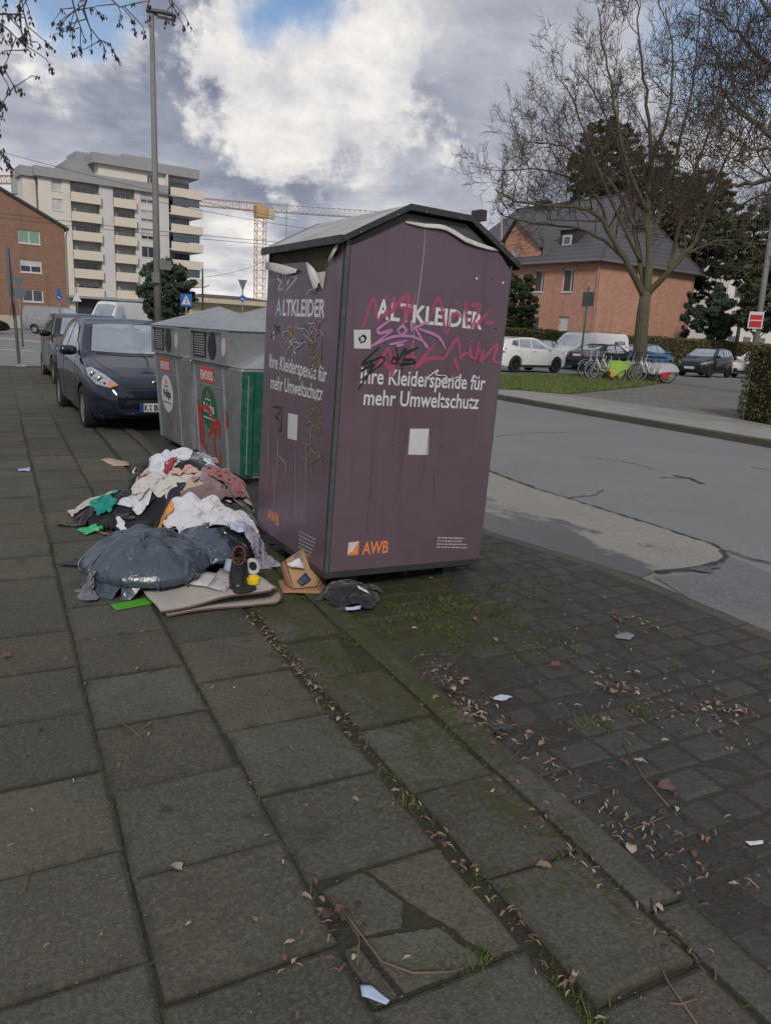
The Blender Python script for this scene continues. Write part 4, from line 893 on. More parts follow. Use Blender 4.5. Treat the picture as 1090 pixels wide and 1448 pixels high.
drape('pink_cloth', cloth('pale_pink', (.55, .30, .26)), 'small salmon pink cloth hanging below the off-white pullover', 'clothing', pz(206, 690, .24), (.12, .16), .4, .7, 10, None, seed=20)
drape('red_band', cloth('crimson', (.42, .02, .05)), 'crimson band on top of the heap beside the white shirt', 'clothing', pz(243, 641, .50), (.07, .22), -.8, .8, 8, None, seed=21)
drape('white_and_lilac_blouse', cloth('lilac_print', (.36, .34, .42), (.12, .11, .15), .8, None, None, .2, 30), 'lilac and black patterned blouse at the right foot of the heap', 'shirt', pz(375, 785, .06), (.40, .42), .5, .6, 35, ragged, seed=22)
# two plastic sacks: a lumpy fill first, then the film shrugged over it
drape('orange_bag', mk('orange_print_film', (.72, .33, .03), .4, (.55, .14, .03), 22, .9, bump=.3, bscale=30), 'orange printed plastic bag lying between black trousers and grey sack', 'bag', pz(222, 724, .22), (.36, .24), -.15, .8, 24, rounded, seed=16, crease=.006, fold=.03)
drape('green_leaflet', plastic('green_leaflet', (.09, .40, .03), .4), 'bright green leaflet under the front edge of the grey sack', 'leaflet', pz(186, 856, .0), (.19, .1), .2, .95, 10, None, seed=27, fold=.01, crease=0)
HH = np.maximum(HH, b1); drape('slate_plastic_sack', SACK, 'big slate grey plastic sack slumped over the front of the heap', 'sack', (.66, 4.20), (1.06, 1.14), -.2, .72, 80, ragged, bend=.05, crease=.007, cfreq=5., can=.2, tuck=.15, seed=24, fold=.09, steps=160, thick=.003)
drape('black_pouch', plastic('black_pouch_film', (.02, .02, .022), .4), 'small black pouch lying alone left of the grey sack', 'bag', pz(106, 793, .03), (.2, .2), .3, .6, 21, ragged, seed=25, thick=.012)
drape('grey_rag', cloth('wet_grey_rag', (.20, .19, .22), (.07, .07, .08), .7, None, None, .1, 40), 'wet grey rag lying on the slabs below the grey sack', 'clothing', pz(128, 838, .02), (.24, .24), .7, .6, 29, ragged, seed=26)
# ------------------------------------------------------------------ hard litter round the heap
GD = 'things dumped beside the clothes container'
CARPET = mk('beige_carpet', (.40, .36, .31), .95, (.33, .295, .25), 20, .8, bump=.6, bscale=260, sheen=.3, dirt=(.2, .17, .13), dscale=7, damt=.4); BIND = mk('brown_binding', (.11, .07, .055), .8)
root = thing('folded_carpet', 'beige carpet piece folded double on the slabs in front of the sacks', 'carpet', group=GD)
A_, B_ = at_z(243, 873, 0), at_z(392, 856, 0); ux = (B_-A_); wl = ux.length; ux.normalize(); uy = Vector((0, 0, 1)).cross(ux); Mm = frame(A_, ux, uy, (0, 0, 1)); root.matrix_world = Mm
prof_ = []; sec = [(-.02, .012)]+[(wl*t, .012+.004*math.sin(7*t)) for t in np.linspace(0.05, .93, 10)]
for a in np.linspace(-math.pi/2, math.pi/2, 9): sec.append((wl*.96+.045*math.cos(a), .055+.043*math.sin(a)))
sec += [(wl*t, .098-.060*(1-t)**.8-.006*math.sin(9*t)) for t in np.linspace(.93, -.09, 12)]
mb = MB(); Wd = .40; k = 9; vs = []
for i, (x, z) in enumerate(sec):
    for j in range(k):
        t = j/(k-1); sk = .05*t; vs.append((x-sk*.9-.16*t*(1 if i > 18 else .6)*0, Wd*t+.015*math.sin(3*x/wl), z*(1-.25*t)+.004*math.sin(8*t+x*6)))
mb.add(vs, [(i*k+j, (i+1)*k+j, (i+1)*k+j+1, i*k+j+1) for i in range(len(sec)-1) for j in range(k-1)])
o = mb.build('carpet', CARPET, root, smooth=True); so = o.modifiers.new('t', 'SOLIDIFY'); so.thickness = .011; so.offset = 0
MB().tube([Vector(vs[i*k])+Vector((0, -.004, 0)) for i in range(len(sec))], .006, 6).build('binding', BIND, root, smooth=True)
# leather shoe, toe to the camera
def shoe(p, az, tilt, label):
    root = thing('leather_shoe', label, 'shoe', group=GD); root.matrix_world = Matrix.Translation(p) @ Matrix.Rotation(az, 4, 'Z') @ Matrix.Rotation(tilt, 4, 'Y')
    L_ = .285; LEA = mk('black_leather', (.012, .012, .013), .32, (.02, .02, .02), 30, .6, bump=.15, bscale=80); RUB = mk('black_rubber', (.018, .018, .018), .7); LIN = mk('rust_lining', (.22, .075, .035), .8)
    st = [(0, .022, .035), (.02, .036, .06), (.07, .043, .064), (.12, .049, .072), (.17, .044, .098), (.20, .041, .112), (.24, .038, .115), (.27, .030, .108), (.285, .018, .10)]
    vs = []; n = 14
    for x, w_, h in st:
        x = .285-x
        for j in range(n+1):
            a = math.pi*j/n; vs.append((x, -w_*math.cos(a)*(1 if math.sin(a) < .6 else .92), .012+(h-.012)*math.sin(a)**.75))
    m_ = n+1; fs = []
    for i in range(len(st)-1):
        for j in range(n):
            if i >= 4 and i <= 6 and 4 <= j <= 9: continue
            fs.append((i*m_+j, (i+1)*m_+j, (i+1)*m_+j+1, i*m_+j+1))
    fs += [tuple(range(m_)), tuple(range((len(st)-1)*m_, len(st)*m_))[::-1]]
    o = MB().add(vs, fs).build('upper', LEA, root, smooth=True); s1 = o.modifiers.new('s', 'SUBSURF'); s1.levels = s1.render_levels = 1
    pl = [(.285-x, w_+.004) for x, w_, h in st]; poly = pl+[(x, -w_) for x, w_ in pl[::-1]]
    MB().prism(poly, 0, .02).build('sole', RUB, root, bevel=.003)
    MB().lathe([(.034, 0), (.036, .02), (.03, .055)], 14, frame((.07, 0, .045), (1.4, 0, 0), (0, .8, 0), (0, 0, 1)), cap=False).build('lining', LIN, root, smooth=True)
    MB().tube([(.10+.05*math.cos(a), .034*math.sin(a), .112-.02*math.cos(a)) for a in np.linspace(.2, 6.1, 18)], .006, 6).build('collar', mk('brown_collar', (.10, .04, .025), .7), root, smooth=True)
    for k_ in range(4): x = .125+k_*.014; MB().tube([(x, -.022, .104-k_*.007), (x+.004, 0, .113-k_*.007), (x, .022, .104-k_*.007)], .0028, 5).build('lace', RUB, root)
p = at_z(341, 834, .06)
shoe((p.x+.05, p.y+.20, .185), R(-108), R(30), 'black leather lace-up shoe resting on papers beside the yellow lid')
# insole, lid, tin ring
p = at_z(346, 834, .09); o = MB().prism([(.045*math.cos(a)*1.5, .045*math.sin(a)) for a in np.linspace(0, 6.1, 16)], 0, .012).build('rubber_sole', mk('black_rubber', (.018, .018, .018), .7), bevel=.003); o.location = (p.x, p.y, .088); o.rotation_euler = (0, 0, .3); tag(o, 'loose black rubber sole lying under the shoe on the folded carpet', 'sole', GD)
YL = mk('yellow_plastic', (.72, .55, .02), .35); r_ = thing('yellow_lid', 'yellow screw lid beside the black leather shoe', 'lid', at_z(358, 824, .085), 0, GD)
MB().lathe([(.036, 0), (.037, .03), (.033, .034), (.033, .03), (.0325, .004)], 28).build('rim', YL, r_, smooth=False); MB().lathe([(.0322, .006), (.0322, .012)], 24).build('disc', YL, r_)
r_ = thing('tape_reel', 'white reel with dark hub wedged behind the yellow lid', 'reel', at_z(357, 801, .13), 0, GD); r_.rotation_euler = (R(62), R(8), R(12))
MB().lathe([(.026, -.008), (.046, -.008), (.048, 0), (.046, .008), (.026, .008)], 28, cap=False).build('rim', mk('white_plastic', (.62, .62, .6), .4), r_, smooth=True); MB().lathe([(.026, -.006), (.026, .006)], 20).build('hub', BLK, r_)
# papers
def sheet3(name, pts, mat, label, cat, group=GD, th=.0012):
    bm = bmesh.new(); f = bm.faces.new([bm.verts.new(p) for p in pts]); bm.normal_update()
    if f.normal.z < 0: bmesh.ops.reverse_faces(bm, faces=[f])
    bmesh.ops.triangulate(bm, faces=bm.faces[:]); bmesh.ops.subdivide_edges(bm, edges=bm.edges[:], cuts=3, use_grid_fill=True)
    for v in bm.verts: v.co.z += .006*pnoise(v.co*14)+.004*pnoise(v.co*31)
    me = bpy.data.meshes.new(name); bm.to_mesh(me); bm.free(); o = obj(name, me, mat); me.shade_smooth()
    so = o.modifiers.new('t', 'SOLIDIFY'); so.thickness = th; so.offset = 0
    if label: tag(o, label, cat, group)
    return o
MAG = mk('magazine_print', (.40, .46, .50), .4, (.45, .30, .24), 26, 1, dirt=(.10, .16, .22), dscale=22, damt=.8); PAPW = mk('crumpled_paper', (.56, .57, .6), .7, (.46, .47, .5), 20, .7); PAPB = mk('bluish_paper', (.42, .5, .66), .6)
sheet3('magazine', [at_z(292, 830, .075), at_z(318, 838, .075), at_z(336, 812, .10), at_z(312, 803, .10)], MAG, 'colourful magazine pages lying on the folded carpet beside the shoe', 'magazine')
sheet3('magazine', [at_z(268, 826, .07), at_z(300, 831, .075), at_z(318, 812, .09), at_z(290, 808, .085)], mk('pale_pages', (.50, .53, .55), .5, (.55, .42, .35), 30, .9), 'pale printed pages half under the grey sack', 'magazine')
sheet3('jar_label', [at_z(316, 806, .10), at_z(332, 811, .11), at_z(336, 793, .15), at_z(320, 790, .15)], mk('blueish_film', (.32, .38, .45), .3), 'pale blue wrapper standing between shoe and black sack', 'wrapper')
CARD = mk('brown_cardboard', (.38, .235, .125), .8, (.32, .19, .10), 6, .7, bump=.1, dirt=(.28, .16, .08), dscale=9, damt=.5); CARD2 = mk('shaded_card', (.33, .17, .095), .85, (.29, .15, .08), 8, .7)
r_ = thing('cardboard_box', 'crushed brown parcel box leaning against the purple container', 'box', group=GD)
def cpt(x, y, z): return at_z(x, y, z)
def panel(name, pts, mat, par, th=.005):
    o = sheet3(name, pts, mat, None, None, th=th); o.parent = par; return o
panel('panel', [cpt(416, 832, .03), cpt(448, 829, .03), cpt(463, 801, .10), cpt(430, 775, .20), cpt(404, 792, .15)], CARD, r_)
panel('side_panel', [cpt(402, 793, .145), cpt(416, 834, .022), cpt(405, 830, .015), cpt(396, 800, .10)], CARD2, r_)
panel('side_panel', [cpt(464, 801, .095), cpt(449, 831, .022), cpt(459, 826, .012), cpt(466, 806, .06)], CARD2, r_)
panel('tape', [cpt(417, 786, .1745), cpt(425, 781, .196), cpt(427, 790, .175), cpt(420, 793, .160)], mk('grey_tape', (.16, .17, .19), .4), r_, .002)
panel('label', [cpt(405, 797, .152), cpt(424, 789, .182), cpt(431, 804, .125), cpt(412, 801, .140)], PAPW, r_, .002)
panel('dark_print', [cpt(420, 822, .068), cpt(432, 809, .108), cpt(440, 819, .074), cpt(427, 828, .048)], mk('navy_print', (.02, .04, .075), .5), r_, .002)
panel('stamp_print', [cpt(448, 806, .100), cpt(457, 801, .112), cpt(460, 808, .090), cpt(452, 814, .076)], mk('brown_print', (.17, .09, .05), .7), r_, .002)
sheet3('cardboard_sheet', [cpt(393, 822, .02), cpt(400, 838, .012), cpt(457, 839, .012), cpt(462, 822, .02), cpt(420, 815, .03)], CARD2, 'flat brown cardboard sheet lying under the crushed box', 'cardboard', th=.006)
# black rucksack slumped at the kerb
BK = cloth('black_nylon', (.012, .012, .014), (.018, .018, .02), .55)
c0 = pz(495, 838, .05); HH = np.maximum(HH, mound(c0[0]+.01, c0[1]+.02, .15, .17, .085, .4)*(1+.5*lum)); HHs = HH
def walls(P): P[:, 2] = np.maximum(P[:, 2], .003)
ru = drape('black_rucksack', BK, 'slumped black fabric bag with white tags by the container corner', 'bag', c0, (.56, .52), .3, .58, 50, ragged, seed=31, crease=.016, cfreq=13, fold=.12, thick=.008)
tg = sheet3('label', [at_z(505, 828, .11), at_z(519, 835, .085), at_z(522, 840, .075), at_z(507, 832, .10)], WST, None, None); tg.parent = ru
tg = sheet3('label', [at_z(488, 859, .03), at_z(511, 857, .03), at_z(509, 862, .02), at_z(490, 863, .02)], PAPB, None, None); tg.parent = ru
c0 = pz(535, 842, .02); drape('dark_rag', cloth('dark_green_rag', (.03, .033, .028)), 'dark crumpled rag beside the black bag under the container', 'clothing', c0, (.2, .16), .4, .6, 18, ragged, seed=32)
# loose papers and rags further off
drape('paper_tissue', cloth('bluish_tissue', (.50, .56, .66), (.42, .48, .58)), 'crumpled bluish white tissue on the setts', 'tissue', pz(715, 984, .01), (.13, .085), .15, .8, 16, ragged, seed=33, crease=.008, cfreq=22, thick=.003, group='scraps of litter on the ground')
drape('dark_rag', cloth('wet_black_rag', (.02, .022, .024), None, .6), 'wet black rag among leaves along the kerb', 'clothing', pz(702, 1030, .0), (.12, .10), .9, .7, 14, ragged, seed=34, group='scraps of litter on the ground', crease=.006)
sheet3('paper_scrap', [at_z(x, y, .008) for x, y in [(509, 1393), (525, 1396), (551, 1414), (546, 1420), (512, 1408)]], PAPB, 'torn bluish paper scrap beside the cracked slab', 'paper', 'scraps of litter on the ground')
sheet3('paper_scrap', [at_z(x, y, .008) for x, y in [(143, 650), (152, 647), (182, 653), (184, 658), (162, 659)]], mk('tan_paper', (.50, .36, .26), .8), 'tan paper scrap on the slabs behind the heap', 'paper', 'scraps of litter on the ground')
sheet3('paper_scrap', [at_z(x, y, .008) for x, y in [(26, 663), (44, 661), (43, 666), (27, 666)]], PAPB, 'bluish paper strip lying far out on the slabs', 'paper', 'scraps of litter on the ground')
sheet3('foil_scrap', [at_z(x, y, -.005) for x, y in [(1052, 1190), (1078, 1187), (1079, 1191), (1060, 1195)]], WST, 'white foil scrap on the dark setts', 'wrapper', 'scraps of litter on the ground')
sheet3('paper_scrap', [at_z(x, y, -.005) for x, y in [(868, 897), (885, 893), (897, 898), (890, 904), (872, 902)]], mk('grey_paper', (.22, .22, .24), .6), 'grey sodden paper scrap on the setts', 'paper', 'scraps of litter on the ground')
# ================================================================== CARS
GLASS = mk('car_glass', (.13, .17, .20), .03, spec=1., coat=.6); GLASS.node_tree.nodes['Principled BSDF'].inputs['IOR'].default_value = 2.8; TYRE = mk('tyre_rubber', (.014, .014, .014), .8, bump=.3); ALLOY = mk('alloy', (.42, .42, .43), .35, metal=.6); DALLOY = mk('dark_alloy', (.03, .03, .03), .4, metal=.5)
HEADL = mk('headlamp_glass', (.55, .57, .58), .12, (.25, .26, .27), 28, .9, metal=.3, spec=.8, coat=1); TAIL = mk('tail_lamp', (.35, .012, .012), .2, (.22, .01, .01), 30, .8, coat=1); AMBER = mk('amber_lens', (.7, .22, .06), .25, coat=1); BLKP = mk('black_trim_plastic', (.014, .014, .015), .55); PLATEW = mk('plate_white', (.62, .62, .6), .5); PLATEB = mk('plate_blue', (.01, .05, .28), .5); CHROME = mk('chrome', (.6, .6, .6), .15, metal=1.)
def lin(pts, x):
    xs = [p[0] for p in pts]; ys = [p[1] for p in pts]; return np.interp(x, xs, ys)
def smooth(y, k):
    for _ in range(k): y = np.concatenate([[y[0]], (y[:-2]+2*y[1:-1]+y[2:])/4, [y[-1]]])
    return y
def crspline(P, n):
    P = [P[0]]+P+[P[-1]]; out = []
    for i in range(1, len(P)-2):
        for k in range(n):
            t = k/n; a, b, c, d = P[i-1], P[i], P[i+1], P[i+2]
            out.append(tuple(.5*(2*b[j]+(c[j]-a[j])*t+(2*a[j]-5*b[j]+4*c[j]-d[j])*t*t+(3*b[j]-a[j]-3*c[j]+d[j])*t**3) for j in (0, 1)))
    out.append(P[-2]); return out
class Car:
    """x forward, y left, origin on the ground under the middle. Profiles use x measured back from the nose."""
    def __init__(s, name, label, cat, L, W, top, belt, plan, paint, wheels, wr, group=None, zb=.2, tumble=.42, rim=ALLOY, rough_w=.2, box=False, sm=2):
        s.L = L; s.W = W; s.root = thing(name, label, cat, group=group); nx = 104
        xs = np.linspace(0, L, nx); T = smooth(lin(top, xs), sm*3); B = smooth(lin(belt, xs), 8); Wp = smooth(lin(plan, xs), 5)*W/2
        vs = []; npt = None
        for x, t, b, w_ in zip(xs, T, B, Wp):
            e = min(x, L-x); z0 = zb+.10*max(0, 1-e/.35)
            sh = min(b, t-.05); cab = max(0., t-b)
            wr_ = w_*.94-tumble*max(0, t-.06-sh) if cab > .08 else w_*(.86)
            k = min(1, max(0, (cab-.02)/.15)); zt6 = (t-.015-.03*k)
            sec = [(0, z0), (w_*.8, z0), (w_*.955, z0+.06), (w_*.99, z0+.22), (w_, (z0+sh)*.55), (w_*.985, sh-.09), (w_*.945, sh), (wr_*1.0, zt6), (wr_*.86, t-.008), (wr_*.45, t), (0, t+.012)]
            half = crspline(sec, 4); full = half+[(-y, z) for y, z in half[-2:0:-1]]; npt = len(full)
            vs += [(L/2-x, y, z) for y, z in full]
        fs = [(i*npt+j, i*npt+(j+1) % npt, (i+1)*npt+(j+1) % npt, (i+1)*npt+j) for i in range(nx-1) for j in range(npt)]
        fs += [tuple(range(npt))[::-1], tuple((nx-1)*npt+j for j in range(npt))]
        me = MB().add(vs, fs).mesh('body', True); bm = bmesh.new(); bm.from_mesh(me); bmesh.ops.recalc_face_normals(bm, faces=bm.faces[:]); bm.to_mesh(me); bm.free()
        s.body = obj('body', me, paint, s.root)
        cut = MB()
        for wx in wheels:
            for sg in (1, -1): cut.lathe([(wr*1.13, -.16), (wr*1.13, .4)], 36, frame((L/2-wx, sg*(W/2-.12), wr), (1, 0, 0), (0, 0, 1), (0, -sg, 0)) @ Matrix.Scale(-1, 4, (0, 0, 1)))
        cm = cut.mesh('cut'); bm = bmesh.new(); bm.from_mesh(cm); bmesh.ops.recalc_face_normals(bm, faces=bm.faces[:]); bm.to_mesh(cm); bm.free()
        co = bpy.data.objects.new('cut', cm); COL.objects.link(co); bo = s.body.modifiers.new('b', 'BOOLEAN'); bo.object = co; bo.operation = 'DIFFERENCE'; bo.solver = 'EXACT'
        dg = bpy.context.evaluated_depsgraph_get(); nm = bpy.data.meshes.new_from_object(s.body.evaluated_get(dg)); s.body.modifiers.clear(); s.body.data = nm; nm.name = 'body'
        bpy.data.objects.remove(co); nm.materials.clear(); nm.materials.append(paint)
        nm.shade_smooth()
        try: nm.set_sharp_from_angle(angle=R(40))
        except Exception: pass
        bm = bmesh.new(); bm.from_mesh(me); s.bvh = BVHTree.FromBMesh(bm); bm.free(); s.bv = [(v.co.copy(), v.normal.copy()) for v in me.vertices]; s.bf = [tuple(p.vertices) for p in me.polygons]
        for wx in wheels:
            for sg in (1, -1):
                M = frame((L/2-wx, sg*(W/2-.025), wr), (1, 0, 0), (0, 0, 1), (0, -sg, 0)) if sg > 0 else frame((L/2-wx, sg*(W/2-.025), wr), (-1, 0, 0), (0, 0, 1), (0, 1, 0))
                t_ = MB().lathe([(wr*.66, .0), (wr*.70, -.012), (wr*.9, -.014), (wr*.985, .01), (wr, .04), (wr, .16), (wr*.96, .19), (wr*.6, .19)], 36, M, cap=False).build('wheel', TYRE, s.root, smooth=True)
                rb = MB().lathe([(wr*.665, .01), (wr*.64, .012), (wr*.62, .03), (wr*.6, .10), (.05, .1), (.0, .1)], 30, M, cap=False); rb.build('wheel_barrel', DALLOY, t_, smooth=True)
                sp = MB()
                for k in range(9):
                    a = 2*math.pi*k/9; Mk = M @ Matrix.Rotation(a, 4, 'Z'); sp.prism([(.02, -.022), (wr*.64, -.036), (wr*.64, .036), (.02, .022)], .012, .03, Mk)
                sp.lathe([(.06, .01), (.05, .005), (.0, .005)], 16, M, cap=False); sp.lathe([(wr*.67, .002), (wr*.60, .008), (wr*.60, .02)], 30, M, cap=False)
                sp.build('rim', rim, t_)
    def cast(s, o, d):
        h = s.bvh.ray_cast(Vector(o), Vector(d)); return h
    def patch(s, name, poly, mat, view, sg=1, off=.009, cuts=3, parent=None):
        """lay a panel of the given outline on the body; view: 'side' (x back from nose, z), 'front'/'rear' (y, z)"""
        bm = bmesh.new(); f = bm.faces.new([bm.verts.new((a, b, 0)) for a, b in poly]); bmesh.ops.triangulate(bm, faces=[f])
        for _ in range(cuts): bmesh.ops.subdivide_edges(bm, edges=bm.edges[:], cuts=1)
        bmesh.ops.triangulate(bm, faces=bm.faces[:])
        NN = []
        for v in bm.verts:
            a, b = v.co.x, v.co.y
            if view == 'side': o, d = (s.L/2-a, 3*sg, b), (0, -sg, 0)
            elif view == 'front': o, d = (5, a, b), (-1, 0, 0)
            elif view == 'rear': o, d = (-5, a, b), (1, 0, 0)
            else: o, d = (s.L/2-a, b, 4), (0, 0, -1)
            h = s.bvh.ray_cast(Vector(o), Vector(d))
            if h[0] is None: h = s.bvh.find_nearest(Vector(o)+Vector(d)*(2.2 if view == 'side' else 3))
            nrm = Vector()
            for i in s.bf[h[2]]: nrm += s.bv[i][1]*(1/((s.bv[i][0]-h[0]).length+.004))
            nrm.normalize(); nrm = nrm if nrm.dot(Vector(d)) < 0 else -nrm
            v.co = h[0]+(nrm*.4-Vector(d)*.6)*off; v.normal = nrm; NN.append(nrm)
        for f in bm.faces: f.normal_update()
        bm.verts.index_update()
        if sum(1 for f in bm.faces if f.normal.dot(NN[f.verts[0].index]) < 0) > len(bm.faces)/2: bmesh.ops.reverse_faces(bm, faces=bm.faces[:])
        bm.normal_update()
        me = bpy.data.meshes.new(name); bm.to_mesh(me); bm.free(); me.shade_smooth(); me.normals_split_custom_set_from_vertices([tuple(n) for n in NN]); return obj(name, me, mat, parent or s.root)
    def line(s, pts, view='side', sg=1, wd=.008, mat=None, off=.002, name='panel_gap'):
        P = []
        for a, b in zip(pts, pts[1:]):
            for k in range(6): P.append((a[0]+(b[0]-a[0])*k/6, a[1]+(b[1]-a[1])*k/6))
        P.append(pts[-1]); Q = []
        for a, b in P:
            o, d = ((s.L/2-a, 3*sg, b), (0, -sg, 0)) if view == 'side' else (((5, a, b), (-1, 0, 0)) if view == 'front' else (((-5, a, b), (1, 0, 0)) if view == 'rear' else ((s.L/2-a, b, 4), (0, 0, -1))))
            h = s.bvh.ray_cast(Vector(o), Vector(d))
            if h[0] is not None: Q.append(h[0])
        if len(Q) > 1: MB().tube(Q, wd/2, 5).build(name, mat or BLKP, s.root, smooth=True)
    def mirror(s, x, z, mat=None):
        for sg in (1, -1):
            h = s.cast((s.L/2-x, 3*sg, z), (0, -sg, 0)); y = h[0].y if h[0] else sg*s.W/2
            m = MB(); M = Matrix.Translation((s.L/2-x, y+sg*.12, z+.05)) @ Matrix.Rotation(-sg*.25, 4, 'Z')
            pr = [(0, -.11), (.07, -.10), (.095, 0), (.08, .09), (0, .11)]
            vs = []
            for yy, k in ((-.11, .65), (-.06, .95), (.03, 1), (.09, .8), (.115, .45)):
                for a in range(10):
                    g = 2*math.pi*a/10; vs.append(M @ Vector((.05*k*math.cos(g)+.02, yy, .07*k*math.sin(g))))
            m.add(vs, [(i*10+a, i*10+(a+1) % 10, (i+1)*10+(a+1) % 10, (i+1)*10+a) for i in range(4) for a in range(10)]+[tuple(range(10))[::-1], tuple(range(40, 50))])
            m.build('wing_mirror', mat or s.body.data.materials[0], s.root, smooth=True, fix=True)
    def place(s, x, y, head, z=-.055): s.root.location = (x, y, z); s.root.rotation_euler = (0, 0, head)
    def plate(s, view, z, txt=None, y=0., w=.52):
        pm = s.patch('number_plate', [(y-w/2, z), (y+w/2, z), (y+w/2, z+.11), (y-w/2, z+.11)], PLATEW, view, off=.02, cuts=1); return pm
def hatch_windows(c, sidepolys, screen, rear=None):
    for sg in (1, -1):
        for p in sidepolys: c.patch('side_window', p, GLASS, 'side', sg)
    c.patch('windscreen', screen, GLASS, 'front')
    if rear: c.patch('rear_window', rear, GLASS, 'rear')
DBLUE = mk('dark_blue_paint', (.010, .014, .030), .08, (.011, .015, .033), 3, .5, spec=.8); GREYP = mk('dark_grey_paint', (.018, .019, .022), .12); WHITEP = mk('white_paint', (.70, .69, .66), .3, (.67, .66, .63), 2, .5, coat=.8); DGREEN = mk('dark_green_paint', (.006, .014, .017), .1); BLUEP = mk('blue_paint', (.04, .11, .25), .12); SILV2 = mk('silver_paint', (.36, .37, .38), .3, metal=.5, coat=.8); BLACKP = mk('black_paint', (.006, .006, .007), .1)
GP = 'parked cars'
# --- dark blue supermini, nose to the camera
c = Car('parked_car', 'dark blue hatchback parked nose first behind the grey bottle banks', 'car', 3.95, 1.72,
        [(0, .50), (.03, .66), (.18, .74), (.5, .86), (.95, .98), (1.05, 1.02), (1.75, 1.40), (2.1, 1.475), (2.6, 1.475), (3.2, 1.42), (3.6, 1.33), (3.8, 1.05), (3.92, .85), (3.95, .6)],
        [(0, .62), (.5, .82), (1.0, .93), (2, .98), (3, 1.03), (3.95, 1.0)], [(0, .62), (.1, .78), (.3, .91), (.6, .98), (1.2, 1), (2.8, 1), (3.5, .95), (3.8, .84), (3.95, .66)], DBLUE, (.80, 3.29), .30, GP, zb=.19)
hatch_windows(c, [[(1.42, 1.0), (1.95, 1.36), (2.28, 1.40), (2.30, 1.03), (1.5, .985)], [(2.36, 1.03), (2.34, 1.40), (2.9, 1.385), (3.12, 1.30), (3.1, 1.08)], [(1.18, .985), (1.38, 1.0), (1.62, 1.15), (1.4, 1.10)]],
              [(-.66, 1.035), (-.3, 1.02), (0, 1.015), (.3, 1.02), (.66, 1.035), (.60, 1.2), (.53, 1.375), (.3, 1.395), (0, 1.40), (-.3, 1.395), (-.53, 1.375), (-.60, 1.2)], [(-.55, 1.05), (.55, 1.05), (.5, 1.3), (-.5, 1.3)])
for sg in (1, -1):
    hl = c.patch('headlight', [(sg*.50, .66), (sg*.60, .625), (sg*.74, .66), (sg*.80, .75), (sg*.80, .84), (sg*.74, .85), (sg*.62, .77)], HEADL, 'front', off=.008)
    c.patch('indicator', [(sg*.50, .655), (sg*.60, .63), (sg*.61, .69), (sg*.57, .70)], AMBER, 'front', off=.013, parent=hl)
    for k, (yy, zz) in enumerate(((.69, .725), (.75, .775))):
        h = c.cast((5, sg*yy, zz), (-1, 0, 0)); MB().lathe([(.045, 0), (.04, .012), (.015, .016)], 18, frame(h[0]+Vector((.004, 0, 0)), (0, 1, 0), (0, 0, 1), (1, 0, 0))).build('lens', CHROME, hl, smooth=True)
    c.patch('fog_recess', [(sg*.56, .36), (sg*.72, .38), (sg*.74, .47), (sg*.60, .45)], BLKP, 'front')
    c.line([(1.35, .33), (1.22, .6), (1.28, .95), (1.42, 1.0)], 'side', sg); c.line([(2.34, 1.03), (2.42, .7), (2.35, .33)], 'side', sg); c.line([(1.35, .33), (2.35, .33)], 'side', sg); c.line([(2.36, .95), (3.0, .9), (2.9, .6)], 'side', sg)
    c.line([(2.12, .87), (2.28, .875)], 'side', sg, .03, DBLUE, .01, 'door_handle'); c.line([(.8, .66), (1.6, .74), (3.2, .80)], 'side', sg, .008, DBLUE)
    c.line([(sg*.60, 1.01), (sg*.30, .99), (0, .985)], 'front', wd=.02); c.line([(.20, sg*.42), (.55, sg*.60), (1.0, sg*.70)], 'top', wd=.008)
    c.line([(sg*.66, 1.035), (sg*.60, 1.2), (sg*.53, 1.375)], 'front', wd=.02, mat=BLKP)
c.patch('upper_grille', [(-.44, .625), (.44, .625), (.42, .655), (-.42, .655)], BLKP, 'front'); c.patch('lower_grille', [(-.55, .27), (.55, .27), (.40, .48), (-.40, .48)], BLKP, 'front')
for z in (.31, .45): c.line([(-.5+z*.2, z), (.5-z*.2, z)], 'front', wd=.012, mat=GREYP, name='grille_bar')
c.line([(-.7, .255), (0, .24), (.7, .255)], 'front', wd=.035, mat=DBLUE, name='front_lip')
h = c.cast((5, 0, .69), (-1, 0, 0)); MB().lathe([(.062, 0), (.062, .01), (.05, .014)], 24, frame(h[0]+Vector((.002, 0, 0)), (0, 1.35, 0), (0, 0, .62), (1, 0, 0))).build('badge', CHROME, c.root, smooth=True)
pl_ = c.patch('number_plate', [(-.26, .33), (.26, .33), (.26, .44), (-.26, .44)], PLATEW, 'front', off=.022, cuts=0)
xs_ = max(v.co.x for v in pl_.data.vertices)
for v in pl_.data.vertices: v.co.x = xs_
MB().box(xs_+.003, xs_+.006, -.26, -.218, .33, .44).build('euro_band', PLATEB, pl_)
lettering('lettering', 'K', BLKP, pl_, frame((xs_+.006, -.205, .348), (0, 1, 0), (0, 0, 1), (1, 0, 0)), .075, .045, .02)
lettering('lettering', 'BB', BLKP, pl_, frame((xs_+.006, -.085, .348), (0, 1, 0), (0, 0, 1), (1, 0, 0)), .075, .10, .02)
for z in (.366, .408): MB().lathe([(.017, 0), (.017, .001)], 14, frame((xs_+.004, -.13, z), (0, 1, 0), (0, 0, 1), (1, 0, 0))).build('registration_seal', GALV, pl_)
c.mirror(1.35, .98); c.place(1.74, 11.98, R(-90)+.05)
for sg in (1, -1): MB().tube([(.96-.02*sg, sg*.10+.45, 1.03), (.90, sg*.35+.2*0, 1.045)], .008, 5)
